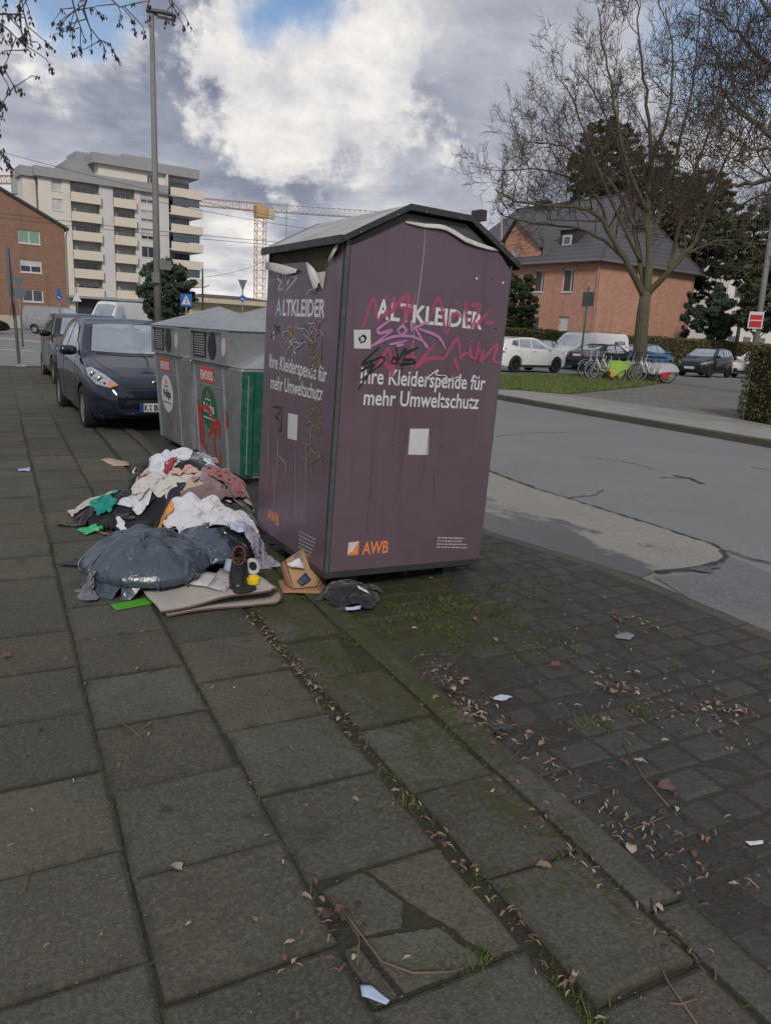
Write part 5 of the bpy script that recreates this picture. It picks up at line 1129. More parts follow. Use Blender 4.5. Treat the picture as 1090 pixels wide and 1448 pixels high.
# --- generic compact shapes for the others
def hatchback(name, label, paint, L=4.2, W=1.78, H=1.5, rim=ALLOY, wr=.31, suv=False, group=GP):
    k = H/1.475; l = L/3.95
    c = Car(name, label, 'car', L, W, [(x*l, z*k) for x, z in [(0, .52), (.03, .68), (.2, .78), (.6, .90), (1.0, 1.0), (1.08, 1.03), (1.75, 1.40), (2.1, 1.475), (2.6, 1.47), (3.2, 1.42), (3.65, 1.32), (3.82, 1.05), (3.92, .88), (3.95, .6)]],
            [(0, .64*k), (.5*l, .84*k), (1.0*l, .95*k), (2*l, .98*k), (3*l, 1.02*k), (L, 1.0*k)], [(0, .66), (.1, .8), (.3, .91), (.6, .98), (1.2, 1), (L-1.1, 1), (L-.5, .96), (L-.15, .86), (L, .7)], paint, (.82*l, L-.75*l), wr, group, zb=.22 if suv else .19, rim=rim)
    hatch_windows(c, [[(x*l, z*k) for x, z in p] for p in ([(1.40, 1.02), (1.95, 1.36), (2.26, 1.40), (2.28, 1.03)], [(2.36, 1.03), (2.34, 1.40), (2.95, 1.38), (3.02, 1.07)], [(3.08, 1.08), (3.02, 1.37), (3.3, 1.32), (3.42, 1.15)])],
                  [(y, z*k) for y, z in [(-.66, 1.045), (0, 1.03), (.66, 1.045), (.60, 1.2), (.53, 1.375), (0, 1.40), (-.53, 1.375), (-.60, 1.2)]], [(-.58, 1.06*k), (.58, 1.06*k), (.52, 1.32*k), (-.52, 1.32*k)])
    for sg in (1, -1):
        c.patch('headlight', [(sg*.48, .64*k), (sg*.74, .66*k), (sg*.82, .80*k), (sg*.66, .76*k)], HEADL, 'front', off=.008); c.patch('tail_light', [(sg*.56, .80*k), (sg*.80, .80*k), (sg*.80, 1.0*k), (sg*.62, .98*k)], TAIL, 'rear', off=.008)
        c.line([(1.35*l, .35), (1.24*l, .6), (1.34*l, .98*k)], 'side', sg); c.line([(2.32*l, 1.03*k), (2.36*l, .7), (2.3*l, .35)], 'side', sg); c.line([(3.0*l, 1.03*k), (2.92*l, .7), (2.75*l, .5)], 'side', sg)
        c.line([(2.1*l, .88*k), (2.26*l, .885*k)], 'side', sg, .03, BLKP, .01, 'door_handle')
        if suv: c.line([(1.2*l, .30), (2.9*l, .30)], 'side', sg, .1, BLKP, 0, 'sill_cladding')
    c.patch('lower_grille', [(-.5, .30), (.5, .30), (.42, .5), (-.42, .5)], BLKP, 'front'); c.plate('front', .40); c.plate('rear', .62); c.mirror(1.36*l, 1.0*k)
    return c
p = at_z(66, 522, -.05); c = hatchback('parked_car', 'black estate car parked directly behind the dark blue hatchback', BLACKP, 4.3, 1.78, 1.52); c.place(1.85, 18.9, R(-90)+.03)
head = math.atan2(EX.y, EX.x)
def on(px, py, z=-.06): return at_z(px, py, z)
p = on(752, 527); c = hatchback('parked_car', 'white crossover on the cross street, nose beside the white van', WHITEP, 4.45, 1.84, 1.53, DALLOY, .35, True); c.place(p.x+.1, p.y+.9, head+.02)
# sedan, tail to the left
p = on(870, 527); L = 4.7
c = Car('parked_car', 'dark green saloon with red tail light parked behind the rental bicycles', 'car', L, 1.76, [(0, .5), (.04, .64), (.4, .80), (1.2, .92), (1.3, .95), (2.0, 1.33), (2.4, 1.41), (2.9, 1.40), (3.4, 1.28), (3.85, 1.02), (4.4, .98), (4.62, .90), (4.7, .6)],
        [(0, .64), (.6, .82), (1.4, .90), (3.4, .94), (4.2, .93), (4.7, .9)], [(0, .68), (.15, .84), (.5, .97), (1.2, 1), (3.6, 1), (4.3, .95), (4.6, .86), (4.7, .74)], DGREEN, (.85, 3.55), .31, GP)
hatch_windows(c, [[(1.75, .96), (2.15, 1.30), (2.5, 1.34), (2.52, .97)], [(2.6, .97), (2.58, 1.34), (3.1, 1.31), (3.42, 1.0)]], [(-.62, .98), (0, .96), (.62, .98), (.5, 1.33), (0, 1.35), (-.5, 1.33)], [(-.62, 1.04), (0, 1.02), (.62, 1.04), (.50, 1.30), (-.5, 1.30)])
for sg in (1, -1):
    c.patch('tail_light', [(sg*.52, .72), (sg*.80, .72), (sg*.80, .90), (sg*.54, .90)], TAIL, 'rear', off=.008); c.patch('tail_light', [(4.38, .72), (4.66, .72), (4.66, .88), (4.40, .89)], TAIL, 'side', sg, off=.008); c.line([(.9, .55), (4.4, .58)], 'side', sg, .03, BLKP, name='side_strip')
    c.patch('headlight', [(sg*.5, .6), (sg*.78, .6), (sg*.78, .72), (sg*.5, .72)], HEADL, 'front', off=.008)
c.plate('rear', .74); c.line([(-.8, .5), (.8, .5)], 'rear', wd=.05, mat=BLKP, name='bumper_strip'); c.mirror(1.75, .95); c.place(p.x+.3, p.y+1.2, head+.0)
p = on(920, 521); c = hatchback('parked_car', 'blue hatchback half hidden behind the bare street tree', BLUEP, 4.0, 1.72, 1.5); q = at_d(916, 500, 48); c.place(q.x, q.y, head+.1)
p = on(999, 526); c = hatchback('parked_car', 'small dark grey city car parked in front of the long hedge', GREYP, 3.65, 1.65, 1.49, DALLOY, .30); q = at_d(999, 505, 43.5); c.place(q.x, q.y, head+math.pi+.12)
p = on(1070, 527); c = hatchback('parked_car', 'white car parked behind the small dark grey city car', WHITEP, 4.3, 1.8, 1.45); q = at_d(1076, 505, 46.5); c.place(q.x, q.y, head+math.pi+.1)
p = on(818, 434+30); c = hatchback('parked_car', 'dark car mostly hidden behind the white crossover and white van', GREYP, 4.3, 1.8, 1.5); q = at_d(745, 500, 43); c.place(q.x, q.y, head+math.pi)
q = at_d(-8, 447, 58); c = hatchback('parked_car', 'dark car by the brick gable at the far crossing', BLACKP, 4.3, 1.8, 1.5); c.place(q.x-1.3, q.y, head)
# --- vans
def van(name, label, L, W, H, place, head_, paint=WHITEP, txt=None):
    c = Car(name, label, 'van', L, W, [(0, .6), (.04, .85), (.25, 1.0), (.75, 1.14), (.85, 1.18), (1.65, H-.10), (1.95, H-.02), (2.4, H), (L-.3, H), (L-.08, H-.05), (L, H-.2)], [(0, .8), (.6, 1.0), (1.2, 1.1), (L, 1.12)],
            [(0, .72), (.12, .86), (.4, .95), (.9, 1), (L-.3, 1), (L, .97)], paint, (.95, L-1.0), .33, 'vans', zb=.24, tumble=.16, sm=1)
    for sg in (1, -1):
        c.patch('side_window', [(1.15, 1.15), (1.62, H-.38), (1.82, H-.26), (2.35, H-.24), (2.38, 1.12)], GLASS, 'side', sg); c.patch('headlight', [(sg*.55, .78), (sg*.82, .80), (sg*.86, 1.0), (sg*.70, .94)], HEADL, 'front', off=.008)
        c.line([(2.46, .4), (2.46, H-.2)], 'side', sg); c.line([(3.7, .4), (3.7, H-.2)], 'side', sg); c.line([(1.25, .42), (1.15, .8), (1.18, 1.12)], 'side', sg); c.line([(2.5, .98), (L-.2, .98)], 'side', sg, .012); c.line([(1.0, .5), (L-.6, .5)], 'side', sg, .05, BLKP, name='rub_strip'); c.line([(2.2, 1.0), (2.36, 1.0)], 'side', sg, .035, BLKP, .01, 'door_handle')
        c.patch('tail_light', [(sg*.78, .8), (sg*.90, .8), (sg*.90, 1.3), (sg*.80, 1.3)], TAIL, 'rear', off=.008)
    c.patch('windscreen', [(-.74, 1.22), (0, 1.18), (.74, 1.22), (.68, H-.2), (0, H-.14), (-.68, H-.2)], GLASS, 'front'); c.patch('grille', [(-.5, .55), (.5, .55), (.55, .72), (-.55, .72)], BLKP, 'front'); c.plate('front', .42); c.mirror(1.15, 1.14, BLKP)
    if txt:
        for sg in (1, -1):
            h = c.cast((L/2-3.95, 3*sg, 1.38), (0, -sg, 0)); X = (-1, 0, 0) if sg > 0 else (1, 0, 0); h2 = h[0]
            lettering('lettering', txt, BLKP, c.root, frame(h2+Vector((.0, sg*.02, 0)) if sg > 0 else h2+Vector((-1.0, sg*.02, 0)), X, (0, 0, 1), Vector(X).cross(Vector((0, 0, 1)))), .19, 1.0, .03)
    c.place(*place, head_); return c
q = at_d(826, 510, 44.5); van('delivery_van', 'white panel van with small black lettering parked in front of the brick house', 5.3, 1.95, 1.96, (q.x, q.y), head+math.pi+.0, WHITEP, 'AKOZA')
q = at_d(158, 440, 56); van('delivery_van', 'white high van driving past beyond the two dark parked cars', 5.6, 2.0, 2.45, (q.x+.4, q.y), math.radians(228), WHITEP)
q = at_d(93, 440, 62); van('delivery_van', 'pale grey van at the crossing in front of the brick gable', 4.8, 1.85, 1.95, (q.x-.5, q.y), math.radians(-40), SILV2)
# ================================================================== BUILDINGS
rng = random.Random(3)
def brick_mat(name, c1, c2, mortar, bw=.25, rh=.083):
    m = bpy.data.materials.new(name); m.use_nodes = True; N = NT(m.node_tree); b = N.n['Principled BSDF']
    g = N.add('ShaderNodeTexCoord').outputs['Object']; n_ = N.add('ShaderNodeNewGeometry').outputs['Normal']; x = N.xyz(g)
    vt = N.add('ShaderNodeVectorTransform', vector_type='NORMAL', convert_from='WORLD', convert_to='OBJECT'); N.put(vt.inputs[0], n_); nx = N.xyz(vt.outputs[0])
    f = N.math('GREATER_THAN', N.math('ABSOLUTE', nx[0]), N.math('ABSOLUTE', nx[1]))
    h = N.math('ADD', N.math('MULTIPLY', x[1], f), N.math('MULTIPLY', x[0], N.math('SUBTRACT', 1., f)))
    bt = N.add('ShaderNodeTexBrick'); N.put(bt.inputs['Vector'], N.comb(h, x[2], 0)); bt.inputs['Scale'].default_value = 1; bt.inputs['Brick Width'].default_value = bw; bt.inputs['Row Height'].default_value = rh; bt.inputs['Mortar Size'].default_value = .008
    bt.inputs['Color1'].default_value = c1+(1,); bt.inputs['Color2'].default_value = c2+(1,); bt.inputs['Mortar'].default_value = mortar+(1,)
    c = N.mix(N.ramp(N.noise(g, .5, 6), .35, .7, 0, .4), bt.outputs[0], tuple(v*.7 for v in c1)); c = N.mix(N.ramp(N.noise(g, 5, 4, .7), .45, .7, 0, .45), c, c2); c = N.mix(N.ramp(N.noise(N.vmath('MULTIPLY', g, (1, 1, .12)), 1.6, 5), .52, .75, 0, .4), c, tuple(v*.45 for v in c1))
    N.put(b.inputs['Base Color'], c); b.inputs['Roughness'].default_value = .9; return m
REDB = brick_mat('salmon_brick', (.54, .255, .165), (.36, .16, .10), (.5, .41, .33)); BRNB = brick_mat('brown_brick', (.29, .15, .092), (.20, .10, .065), (.27, .22, .17))
WINF = mk('white_window_frame', (.62, .62, .6), .5); PANE = mk('window_glass', (.05, .058, .066), .05, spec=1., coat=.8); RENDER = mk('cream_render', (.66, .62, .55), .85, (.58, .545, .48), .6, .7); PIER = mk('pale_grey_render', (.60, .585, .57), .85, (.53, .515, .50), .5, .7); PARA = mk('grey_cladding', (.31, .31, .315), .7, (.26, .26, .265), 1, .6); BALC = mk('balcony_mosaic', (.68, .61, .50), .85, (.60, .53, .43), 9, .9); CURT = mk('pale_curtain', (.58, .57, .54), .8, (.36, .36, .35), 2, .8); LOGG = mk('loggia_wall', (.60, .56, .49), .9); STONE = mk('plinth_stone', (.42, .38, .30), .85, (.34, .30, .24), 2, .7)
def wall(name, W_, H_, holes, M, mat, parent, th=.3, top=None, reveal=None):
    """facade in the XY plane of M (x along, y up, outward z) with real openings"""
    us = sorted({0., W_}|{a for h in holes for a in h[:2]}); vs_ = sorted({0., H_}|{a for h in holes for a in h[2:4]}); mb = MB()
    for a, b in zip(us, us[1:]):
        for c, d in zip(vs_, vs_[1:]):
            if any(h[0]-1e-6 <= a and b <= h[1]+1e-6 and h[2]-1e-6 <= c and d <= h[3]+1e-6 for h in holes): continue
            mb.add([M @ Vector(p) for p in ((a, c, 0), (b, c, 0), (b, d, 0), (a, d, 0))], [(0, 1, 2, 3)])
    for a, b, c, d in [h[:4] for h in holes]:
        for p, q in (((a, c), (b, c)), ((b, c), (b, d)), ((b, d), (a, d)), ((a, d), (a, c))):
            mb.add([M @ Vector((p[0], p[1], 0)), M @ Vector((q[0], q[1], 0)), M @ Vector((q[0], q[1], -th)), M @ Vector((p[0], p[1], -th))], [(0, 1, 2, 3)])
    if top: 
        mb.add([M @ Vector((x, y, 0)) for x, y in top], [tuple(range(len(top)))])
    return mb.build(name, mat, parent)
def window(M, a, b, c, d, parent, depth=-.12, mull=(.5,), trans=(), curtain=None, f=.07, sill=True, frame_mat=None):
    fm = frame_mat or WINF; root = MB()
    for q in ((a, b, c, c+f), (a, b, d-f, d), (a, a+f, c+f, d-f), (b-f, b, c+f, d-f)): root.box(q[0], q[1], q[2], q[3], depth-.05, depth, M)
    w_ = root.build('window', fm, parent)
    xs_ = [a+f]+[a+(b-a)*m_ for m_ in mull]+[b-f]
    for m_ in mull: MB().box(a+(b-a)*m_-f*.45, a+(b-a)*m_+f*.45, c+f, d-f, depth-.05, depth-.002, M).build('mullion', fm, w_)
    for x0, x1 in zip(xs_, xs_[1:]): MB().box(x0, x1, c+f, d-f, depth-.035, depth-.022, M).build('pane', PANE, w_)
    if curtain: MB().box(a+f, b-f, d-f-(d-c)*curtain[0], d-f, depth-.02, depth-.016, M).build('blind', curtain[1], w_)
    if sill: MB().box(a-.06, b+.06, c-.06, c-.002, depth, .06, M).build('sill', fm, w_)
    return w_
# --- apartment tower
AO = at_d(33, 440, 108); AO.z = 0
root = thing('apartment_tower', 'tall pale apartment block with cream balconies beyond the crossing', 'building', AO); root.matrix_world = frame(AO, EX, NY, (0, 0, 1)); MI = root.matrix_world.inverted(); AN = -NY
def ap(x, y): p = MI @ at_plane(x, y, AO, AN); return p.x, p.z
AF = frame((0, 0, 0), (1, 0, 0), (0, 0, 1), (0, -1, 0))
def azx(zx, zy): return ap(20+zx/3.893, 200+zy/3.893)
x0 = azx(130, 200)[0]; xb1, xb1e = azx(312, 300)[0], azx(470, 300)[0]; xb2, xb2e = azx(545, 300)[0], azx(664, 300)[0]; xr = azx(842, 300)[0]; xre = azx(985, 300)[0]
zfl = [azx(390, y)[1] for y in (335, 440, 548, 652, 757, 850)]   # balcony undersides at column one
fh = (zfl[0]-zfl[-1])/5; z0 = zfl[-1]; ztop = z0+6*fh; zg = z0
# main facade: plain strips with openings
def strip(a, b, za, zb_, holes, mat, y=0., nm='wall'): wall(nm, b-a, zb_-za, [(h[0]-a, h[1]-a, h[2]-za, h[3]-za) for h in holes], AF @ Matrix.Translation((a, za, -y)), mat, root, .25)
wl0, wl1 = azx(207, 240)[0], azx(264, 240)[0]
zt1 = ztop
hol = [(wl0, wl1, z0+k*fh+.9, z0+k*fh+2.3) for k in (4, 5)]
strip(x0, xb1, 0, zt1, hol, RENDER)
for h in hol: window(AF, *h, root, curtain=(.9, CURT))
strip(xb1e, xb2, zg, zt1, [], PIER, -.06)
hw = [(azx(697, 300)[0], azx(770, 300)[0], z0+k*fh+.95, z0+k*fh+2.35) for k in range(0, 6)]
strip(xb2e, xr, zg, zt1, hw, PIER)
for i, h in enumerate(hw): window(AF, *h, root, curtain=(.5+.4*rng.random(), CURT) if i > 2 else None)
for a, b in ((xb1, xb1e), (xb2, xb2e)):
    MB().box(a, b, .85, 1.5, zg, ztop).build('loggia_back', LOGG, root)
    MB().box(a-.15, a, .02, 1.5, zg, ztop-.01).build('loggia_cheek', LOGG, root); MB().box(b, b+.15, .02, 1.5, zg, ztop-.01).build('loggia_cheek', LOGG, root)
    for k in range(6):
        z = z0+k*fh; bl = MB().box(a+.01, b-.01, -.45, .84, z-.0, z+.14).build('balcony', PIER, root); MB().box(a-.06, b+.06, -.58, -.46, z-.12, z+1.02).build('parapet', BALC, bl); MB().box(a-.06, b+.06, -.56, -.5, z+1.08, z+1.12).build('rail', FRAME, bl)
        LM = AF @ Matrix.Translation((0, 0, -.845)); window(LM, a+.3+rng.uniform(0, .5), b-.25, z+.2, z+fh-.35, root, depth=.06, mull=(.33, .66), curtain=(rng.uniform(.3, .95), CURT) if rng.random() < .8 else None, sill=False)
MB().box(x0, xr, .0, 5, ztop-.02, ztop+.0).build('roof_slab', PARA, root)
def zc(x, y): return azx(x, y)[1]
pt, pb = ztop+1.15, ztop-.05
MB().box(x0-.4, xr, -.5, 5, pb+.05, pt).build('roof_parapet', PARA, root)
MB().box(x0, xr-.1, .3, 5, 0, zg-.35).build('ground_floor', mk('dark_shopfront', (.05, .05, .052), .5), root); MB().box(x0, xr+3, -1.2, 5, zg-.35, zg-.05).build('canopy', PARA, root)
MB().box(x0-.01, xr, 1.6, 5, zg, ztop-.03).build('core', RENDER, root)
# left flank turned away
MB().box(x0-1.5, x0-.005, 1.2, 4.5, 0, ztop-.02).build('flank_wall', RENDER, root); MB().box(x0-1.8, x0-.42, .8, 4.5, ztop, pt-.02).build('roof_parapet', PARA, root)
# upper storeys set back, with corner balconies on the right
u0 = azx(470, 150)[0]; zu = azx(560, 78)[1]-1.2
uh = [(azx(742, 170)[0], azx(772, 170)[0], zu-1.9, zu-.35)]
wall('wall', xr+.2-u0, zu-ztop, [(h[0]-u0, h[1]-u0, h[2]-ztop, h[3]-ztop) for h in uh], AF @ Matrix.Translation((u0, ztop, -.6)), RENDER, root)
for h in uh: window(AF @ Matrix.Translation((0, 0, -.6)), *h, root)
MB().box(u0, xr+.2, 1.0, 11, ztop, zu-.02).build('core', RENDER, root)
MB().box(u0-.8, xre+1.0, .0, 11.5, zu-.01, zu+1.2).build('roof_parapet', PARA, root)
a_, b_ = azx(640, 50)[0], azx(810, 80)[0]; MB().box(a_, b_, 3, 8, zu+1.2, zu+2.2).build('lift_house', PARA, root); MB().box(azx(388, 70)[0], azx(480, 70)[0], 4, 9, ztop+1.15, zu+1.7).build('lift_house', PARA, root); MB().box(azx(320, 130)[0], u0-.01, 2.5, 9, ztop+1.15, ztop+2.9).build('roof_block', PARA, root)
MB().box(xr+.25, xre, 1.4, 11, zg, zu-.03).build('tower_core', PIER, root); MB().box(xr-.0, xr+.24, .02, 1.4, zg, zu-.03).build('pier', PIER, root)
for k in range(-1, 7):
    z = z0+k*fh
    if z < .5: continue
    bl = MB().box(xr+.25, xre+.9, -.9, 1.38, z, z+.14).build('balcony', PIER, root); MB().box(xr+.2, xre+1.05, -1.02, -.9, z-.15, z+1.0).build('parapet', BALC, bl); MB().box(xre+.9, xre+1.05, -.9, 5, z-.15, z+1.0).build('parapet', BALC, bl); MB().box(xre, xre+.9, 1.4, 5, z, z+.14).build('floor_slab', PIER, bl)
    MB().box(xr+.4, xre-.1, 1.25, 1.36, z+.3, z+fh-.3).build('window', PANE, root)
    if k % 2: MB().box(xr+.5, xre+.6, -.85, -.8, z+1.1, z+fh-.2).build('screen', mk('tinted_screen', (.10, .12, .14), .1, spec=.8), bl)
# --- brick block on the left, gable towards us
BO = at_d(97, 440, 76); BO.z = 0
root = thing('brick_block', 'three-storey brown brick building with white double windows', 'building', BO); root.matrix_world = frame(BO, EX, NY, (0, 0, 1)); MI = root.matrix_world.inverted()
def bp(x, y): p = MI @ at_plane(x, y, BO, -NY); return p.x, p.z
ze = bp(97, 322)[1]; Wb = 15.; za = bp(0, 266); sl_ = (za[1]-ze)/(-za[0]); zap = ze+sl_*Wb/2
BF = frame((-Wb, 0, 0), (1, 0, 0), (0, 0, 1), (0, -1, 0)); hol = []
for (px0, py0, px1, py1) in [(25, 324, 58, 346.5), (28, 366, 60, 387), (32, 408, 62.5, 428)]:
    a, zt_ = bp(px0, py0); b, zb__ = bp(px1, py1); hol.append((a+Wb, b+Wb, zb__, zt_)); hol.append((a+Wb-4.2, b+Wb-4.2, zb__, zt_)); hol.append((a+Wb-8.4, b+Wb-8.4, zb__, zt_))
wall('wall', Wb, ze, hol, BF, BRNB, root, .2, [(0, ze), (Wb, ze), (Wb/2, zap)])
for i, h in enumerate(hol): window(BF, *h, root, -.1, f=.1, curtain=(.95, mk('green_blind', (.20, .34, .24), .7)) if i == 0 else ((.4, CURT) if i % 2 else None))
MB().box(-.001, 0, .001, 14, 0, ze).build('side_wall', BRNB, root); MB().box(-Wb-.02, .04, -.05, -.0, 0, 1.1).build('plinth', STONE, root)
for sg in (0, 1):
    xa, xe = (-Wb/2, .35) if sg else (-Wb/2, -Wb-.35)
    MB().prism([(xa, zap+.12), (xe, ze-.35*sl_+.12+.02), (xe, ze-.35*sl_-.1), (xa, zap-.1)], -14, .25, frame((0, 0, 0), (1, 0, 0), (0, 0, 1), (0, -1, 0))).build('roof', mk('dark_roof', (.05, .048, .05), .7), root, fix=True)
MB().tube([(.30, -.18, ze-.1), (.1, -.15, ze-.6), (.06, -.1, ze-1.0), (.06, -.1, .3)], .06, 8).build('downpipe', mk('zinc', (.2, .2, .2), .5, metal=.4), root)
# --- low cream pavilion with dark roof
CO = at_d(268, 440, 92); CO.z = 0; root = thing('pavilion', 'low cream building with brown roof beside the apartment tower', 'building', CO); root.matrix_world = frame(CO, EX, NY, (0, 0, 1)); MI = root.matrix_world.inverted()
def cp(x, y): p = MI @ at_plane(x, y, CO, -NY); return p.x, p.z
CREAM = mk('cream_wall', (.55, .47, .33), .8); hgt = cp(320, 430)[1]; ww = cp(368, 440)[0]
wall('wall', ww+6, hgt, [(4, 6.2, .6, 1.5), (8, 10, .6, 1.5)], frame((0, 0, 0), (1, 0, 0), (0, 0, 1), (0, -1, 0)), CREAM, root)
MB().box(4, 6.2, .15, .2, .6, 1.5).build('window', PANE, root); MB().box(8, 10, .15, .2, .6, 1.5).build('window', PANE, root); MB().box(0, ww+6, .3, 8, 0, hgt).build('core', CREAM, root); MB().box(-.5, ww+6.5, -1.2, 8, hgt, hgt+.5).build('fascia', CREAM, root)
zr_ = cp(335, 417)[1]; MB().add([(1, .5, hgt+.5), (ww+4, .5, hgt+.5), (ww+4, 9, hgt+.5), (1, 9, hgt+.5), (3.2, 4.5, zr_), (ww, 4.5, zr_)], [(0, 1, 5, 4), (2, 3, 4, 5), (1, 2, 5), (3, 0, 4)]).build('roof', mk('brown_roof', (.10, .075, .06), .8), root)
# --- brick house with hipped roof
HO = at_d(836, 470, 57); HO.z = 0; root = thing('brick_house', 'salmon brick house with dark tiled hipped roof behind the hedge', 'building', HO); hx, hy = Vector((.989, .146, 0)), Vector((-.146, .989, 0)); root.matrix_world = frame(HO, hx, hy, (0, 0, 1)); MI = root.matrix_world.inverted()
def hp(x, y, left=True): p = MI @ at_plane(x, y, HO, -hx if left else -hy); return (p.y if left else p.x), p.z
ze = hp(836, 368)[1]; Wr = hp(983, 386, False)[0]; Wl = 17.
HR = frame((0, 0, 0), (1, 0, 0), (0, 0, 1), (0, -1, 0)); HL = frame((0, Wl, 0), (0, -1, 0), (0, 0, 1), (-1, 0, 0))
def hw_(x0_, y0_, x1_, y1_):
    a, zt_ = hp(x0_, y0_); b, zb__ = hp(x1_, y1_); return (Wl-a, Wl-b, zb__, zt_)
hol = [hw_(755.5, 382, 767, 413), hw_(796, 380, 808.5, 413), hw_(790, 447, 802, 474), hw_(745, 448, 760, 468), hw_(712, 384, 724, 414)]
hol = [(min(h[0], h[1]), max(h[0], h[1]), h[2], h[3]) for h in hol]
wall('wall', Wl, ze, hol, HL, REDB, root, .22); wall('wall', Wr, ze, [], HR, REDB, root)
MB().box(.02, Wr, .3, Wl, ze-.05, ze-.0).build('ceiling', STONE, root); MB().box(Wr-.02, Wr, .02, Wl, 0, ze-.01).build('far_wall', REDB, root)
for i, h in enumerate(hol):
    if i == 2: d_ = MB().box(h[0], h[1], h[2], h[3], -.2, -.14, HL).build('door', CURT, root); MB().box(h[0]+.05, h[0]+.1, h[2]+.9, h[2]+1.0, -.139, -.1, HL).build('handle', FRAME, d_)
    else: window(HL, *h, root, -.12, mull=(.72,) if i < 2 else (.5,), f=.08)
rz_ = mk('slate_tiles', (.085, .08, .085), .55, (.062, .06, .064), 3, .7)
N = NT(rz_.node_tree); b = N.n['Principled BSDF']; x = N.xyz(N.add('ShaderNodeNewGeometry').outputs['Position']); st = N.math('FRACT', N.math('MULTIPLY', x[2], 3.1)); src = b.inputs['Base Color'].links[0].from_socket
N.put(b.inputs['Base Color'], N.mix(N.ramp(st, .82, 1.), src, (.17, .165, .17))); bn = N.add('ShaderNodeBump'); bn.inputs['Distance'].default_value = .06; N.put(bn.inputs['Height'], st); N.l.new(bn.outputs[0], b.inputs['Normal'])
pr = MI @ at_plane(880, 276, HO+hx*Wr/2, -hx); zr_ = pr.z; ov = .55; hh = Wr/2
P = [(-ov, -ov, ze-.1), (Wr+ov, -ov, ze-.1), (Wr+ov, Wl+ov, ze-.1), (-ov, Wl+ov, ze-.1), (hh, hh*.55, zr_), (hh, Wl-hh*.4, zr_)]
rf = MB().add(P, [(0, 1, 4), (1, 2, 5, 4), (2, 3, 5), (3, 0, 4, 5), (0, 3, 2, 1)]).build('roof', rz_, root)
for a, b_ in ((0, 1), (3, 0)):
    MB().tube([Vector(P[a])+Vector((0, 0, .02)), Vector(P[b_])+Vector((0, 0, .02))], .075, 8).build('gutter', mk('zinc', (.2, .2, .2), .5, metal=.4), rf); 
for a, b_ in ((0, 4), (1, 4), (4, 5)): MB().tube([P[a], P[b_]], .1, 6).build('ridge_tiles', mk('ridge', (.07, .066, .068), .7), rf)
MB().box(-.02, .03, -.12, -.02, .2, ze-.1).build('downpipe', mk('zinc', (.2, .2, .2), .5, metal=.4), root); MB().box(-.09, -.01, -.1, .0, .2, ze-.1).build('corner_quoin', REDB, root)
# gabled brick dormer and small box dormer on the left slope
def hl3(x, y, off): p = MI @ at_plane(x, y, HO+hx*off, -hx); return p
ga, gb, gt = hl3(712, 366, .25), hl3(761, 366, .25), hl3(731, 312, .25); 
MB().prism([(ga.y, ze-.05), (gb.y, ze-.05), (gb.y, hl3(761, 350, .25).z), (gt.y, gt.z), (ga.y, hl3(712, 343, .25).z)], .25, 5.2, frame((0, 0, 0), (0, 1, 0), (0, 0, 1), (1, 0, 0))).build('dormer', REDB, root, fix=True)
for yA, zA in ((gb.y-.25, hl3(761, 350, .25).z-.05), (ga.y+.25, hl3(712, 343, .25).z-.05)):
    MB().prism([(gt.y, gt.z+.02), (yA, zA), (yA, zA+.14), (gt.y, gt.z+.18)], .0, 5.4, frame((0, 0, 0), (0, 1, 0), (0, 0, 1), (1, 0, 0))).build('dormer_roof', rz_, root, fix=True)
da, db = hl3(790, 350, 1.2), hl3(817, 324, 1.2); dm = MB().box(1.2, 5, min(da.y, db.y), max(da.y, db.y), da.z, db.z).build('box_dormer', mk('dark_cladding', (.05, .042, .04), .7), root); MB().box(1.0, 5.1, min(da.y, db.y)-.15, max(da.y, db.y)+.15, db.z, db.z+.12).build('dormer_cap', mk('zinc', (.2, .2, .2), .5, metal=.4), dm)
wa, wb = hl3(795, 348, 1.2), hl3(809, 332, 1.2); window(frame((1.19, 0, 0), (0, -1, 0), (0, 0, 1), (-1, 0, 0)), -max(wa.y, wb.y), -min(wa.y, wb.y), wa.z, wb.z, root, .06, mull=(), f=.12, sill=False)
pc = hl3(762, 292, hh*.9); MB().box(hh-.5, hh+.2, pc.y-.7, pc.y+.7, zr_-.6, zr_+.35).build('chimney', mk('dark_chimney', (.05, .045, .042), .8), rf); pc = hl3(672, 306, hh*.9); MB().box(hh-.5, hh+.2, pc.y-.7, pc.y+.7, zr_-.6, zr_+.35).build('chimney', mk('dark_chimney', (.05, .045, .042), .8), rf)
# antenna pole and satellite dish
q = hl3(760, 370, .2); MB().tube([hl3(709, 372, .1), hl3(709, 306, .1)], .06, 6).build('antenna_pole', STONE, root); M = frame(hl3(727, 362, -.1), (0, 1, .0), (.3, 0, .95), (-.95, 0, .3)); MB().lathe([(.42, .1), (.3, .04), (.1, .0), (0, 0)], 18, M, cap=False).build('satellite_dish', PARA, root, smooth=True); q = hl3(772, 346, .4); MB().box(.3, .55, q.y-.2, q.y+.2, ze, hl3(772, 318, .4).z).build('flue', mk('zinc', (.2, .2, .2), .5, metal=.4), root)
# pale block glimpsed through the pines
PO = at_d(1020, 470, 105); PO.z = 0; root = thing('far_block', 'pale flats glimpsed between the pine trees', 'building', PO); root.matrix_world = frame(PO, hx, hy, (0, 0, 1)); MB().box(0, 24, 0, 10, 0, 14).build('wall', RENDER, root)
for i in range(6):
    for j in range(4): MB().box(1.5+i*3.6, 3.2+i*3.6, -.06, -.01, 1.5+j*3.1, 3+j*3.1).build('window', PANE, root)
MB().box(-.4, 24.4, -.4, 10.4, 14, 14.5).build('roof', PARA, root)
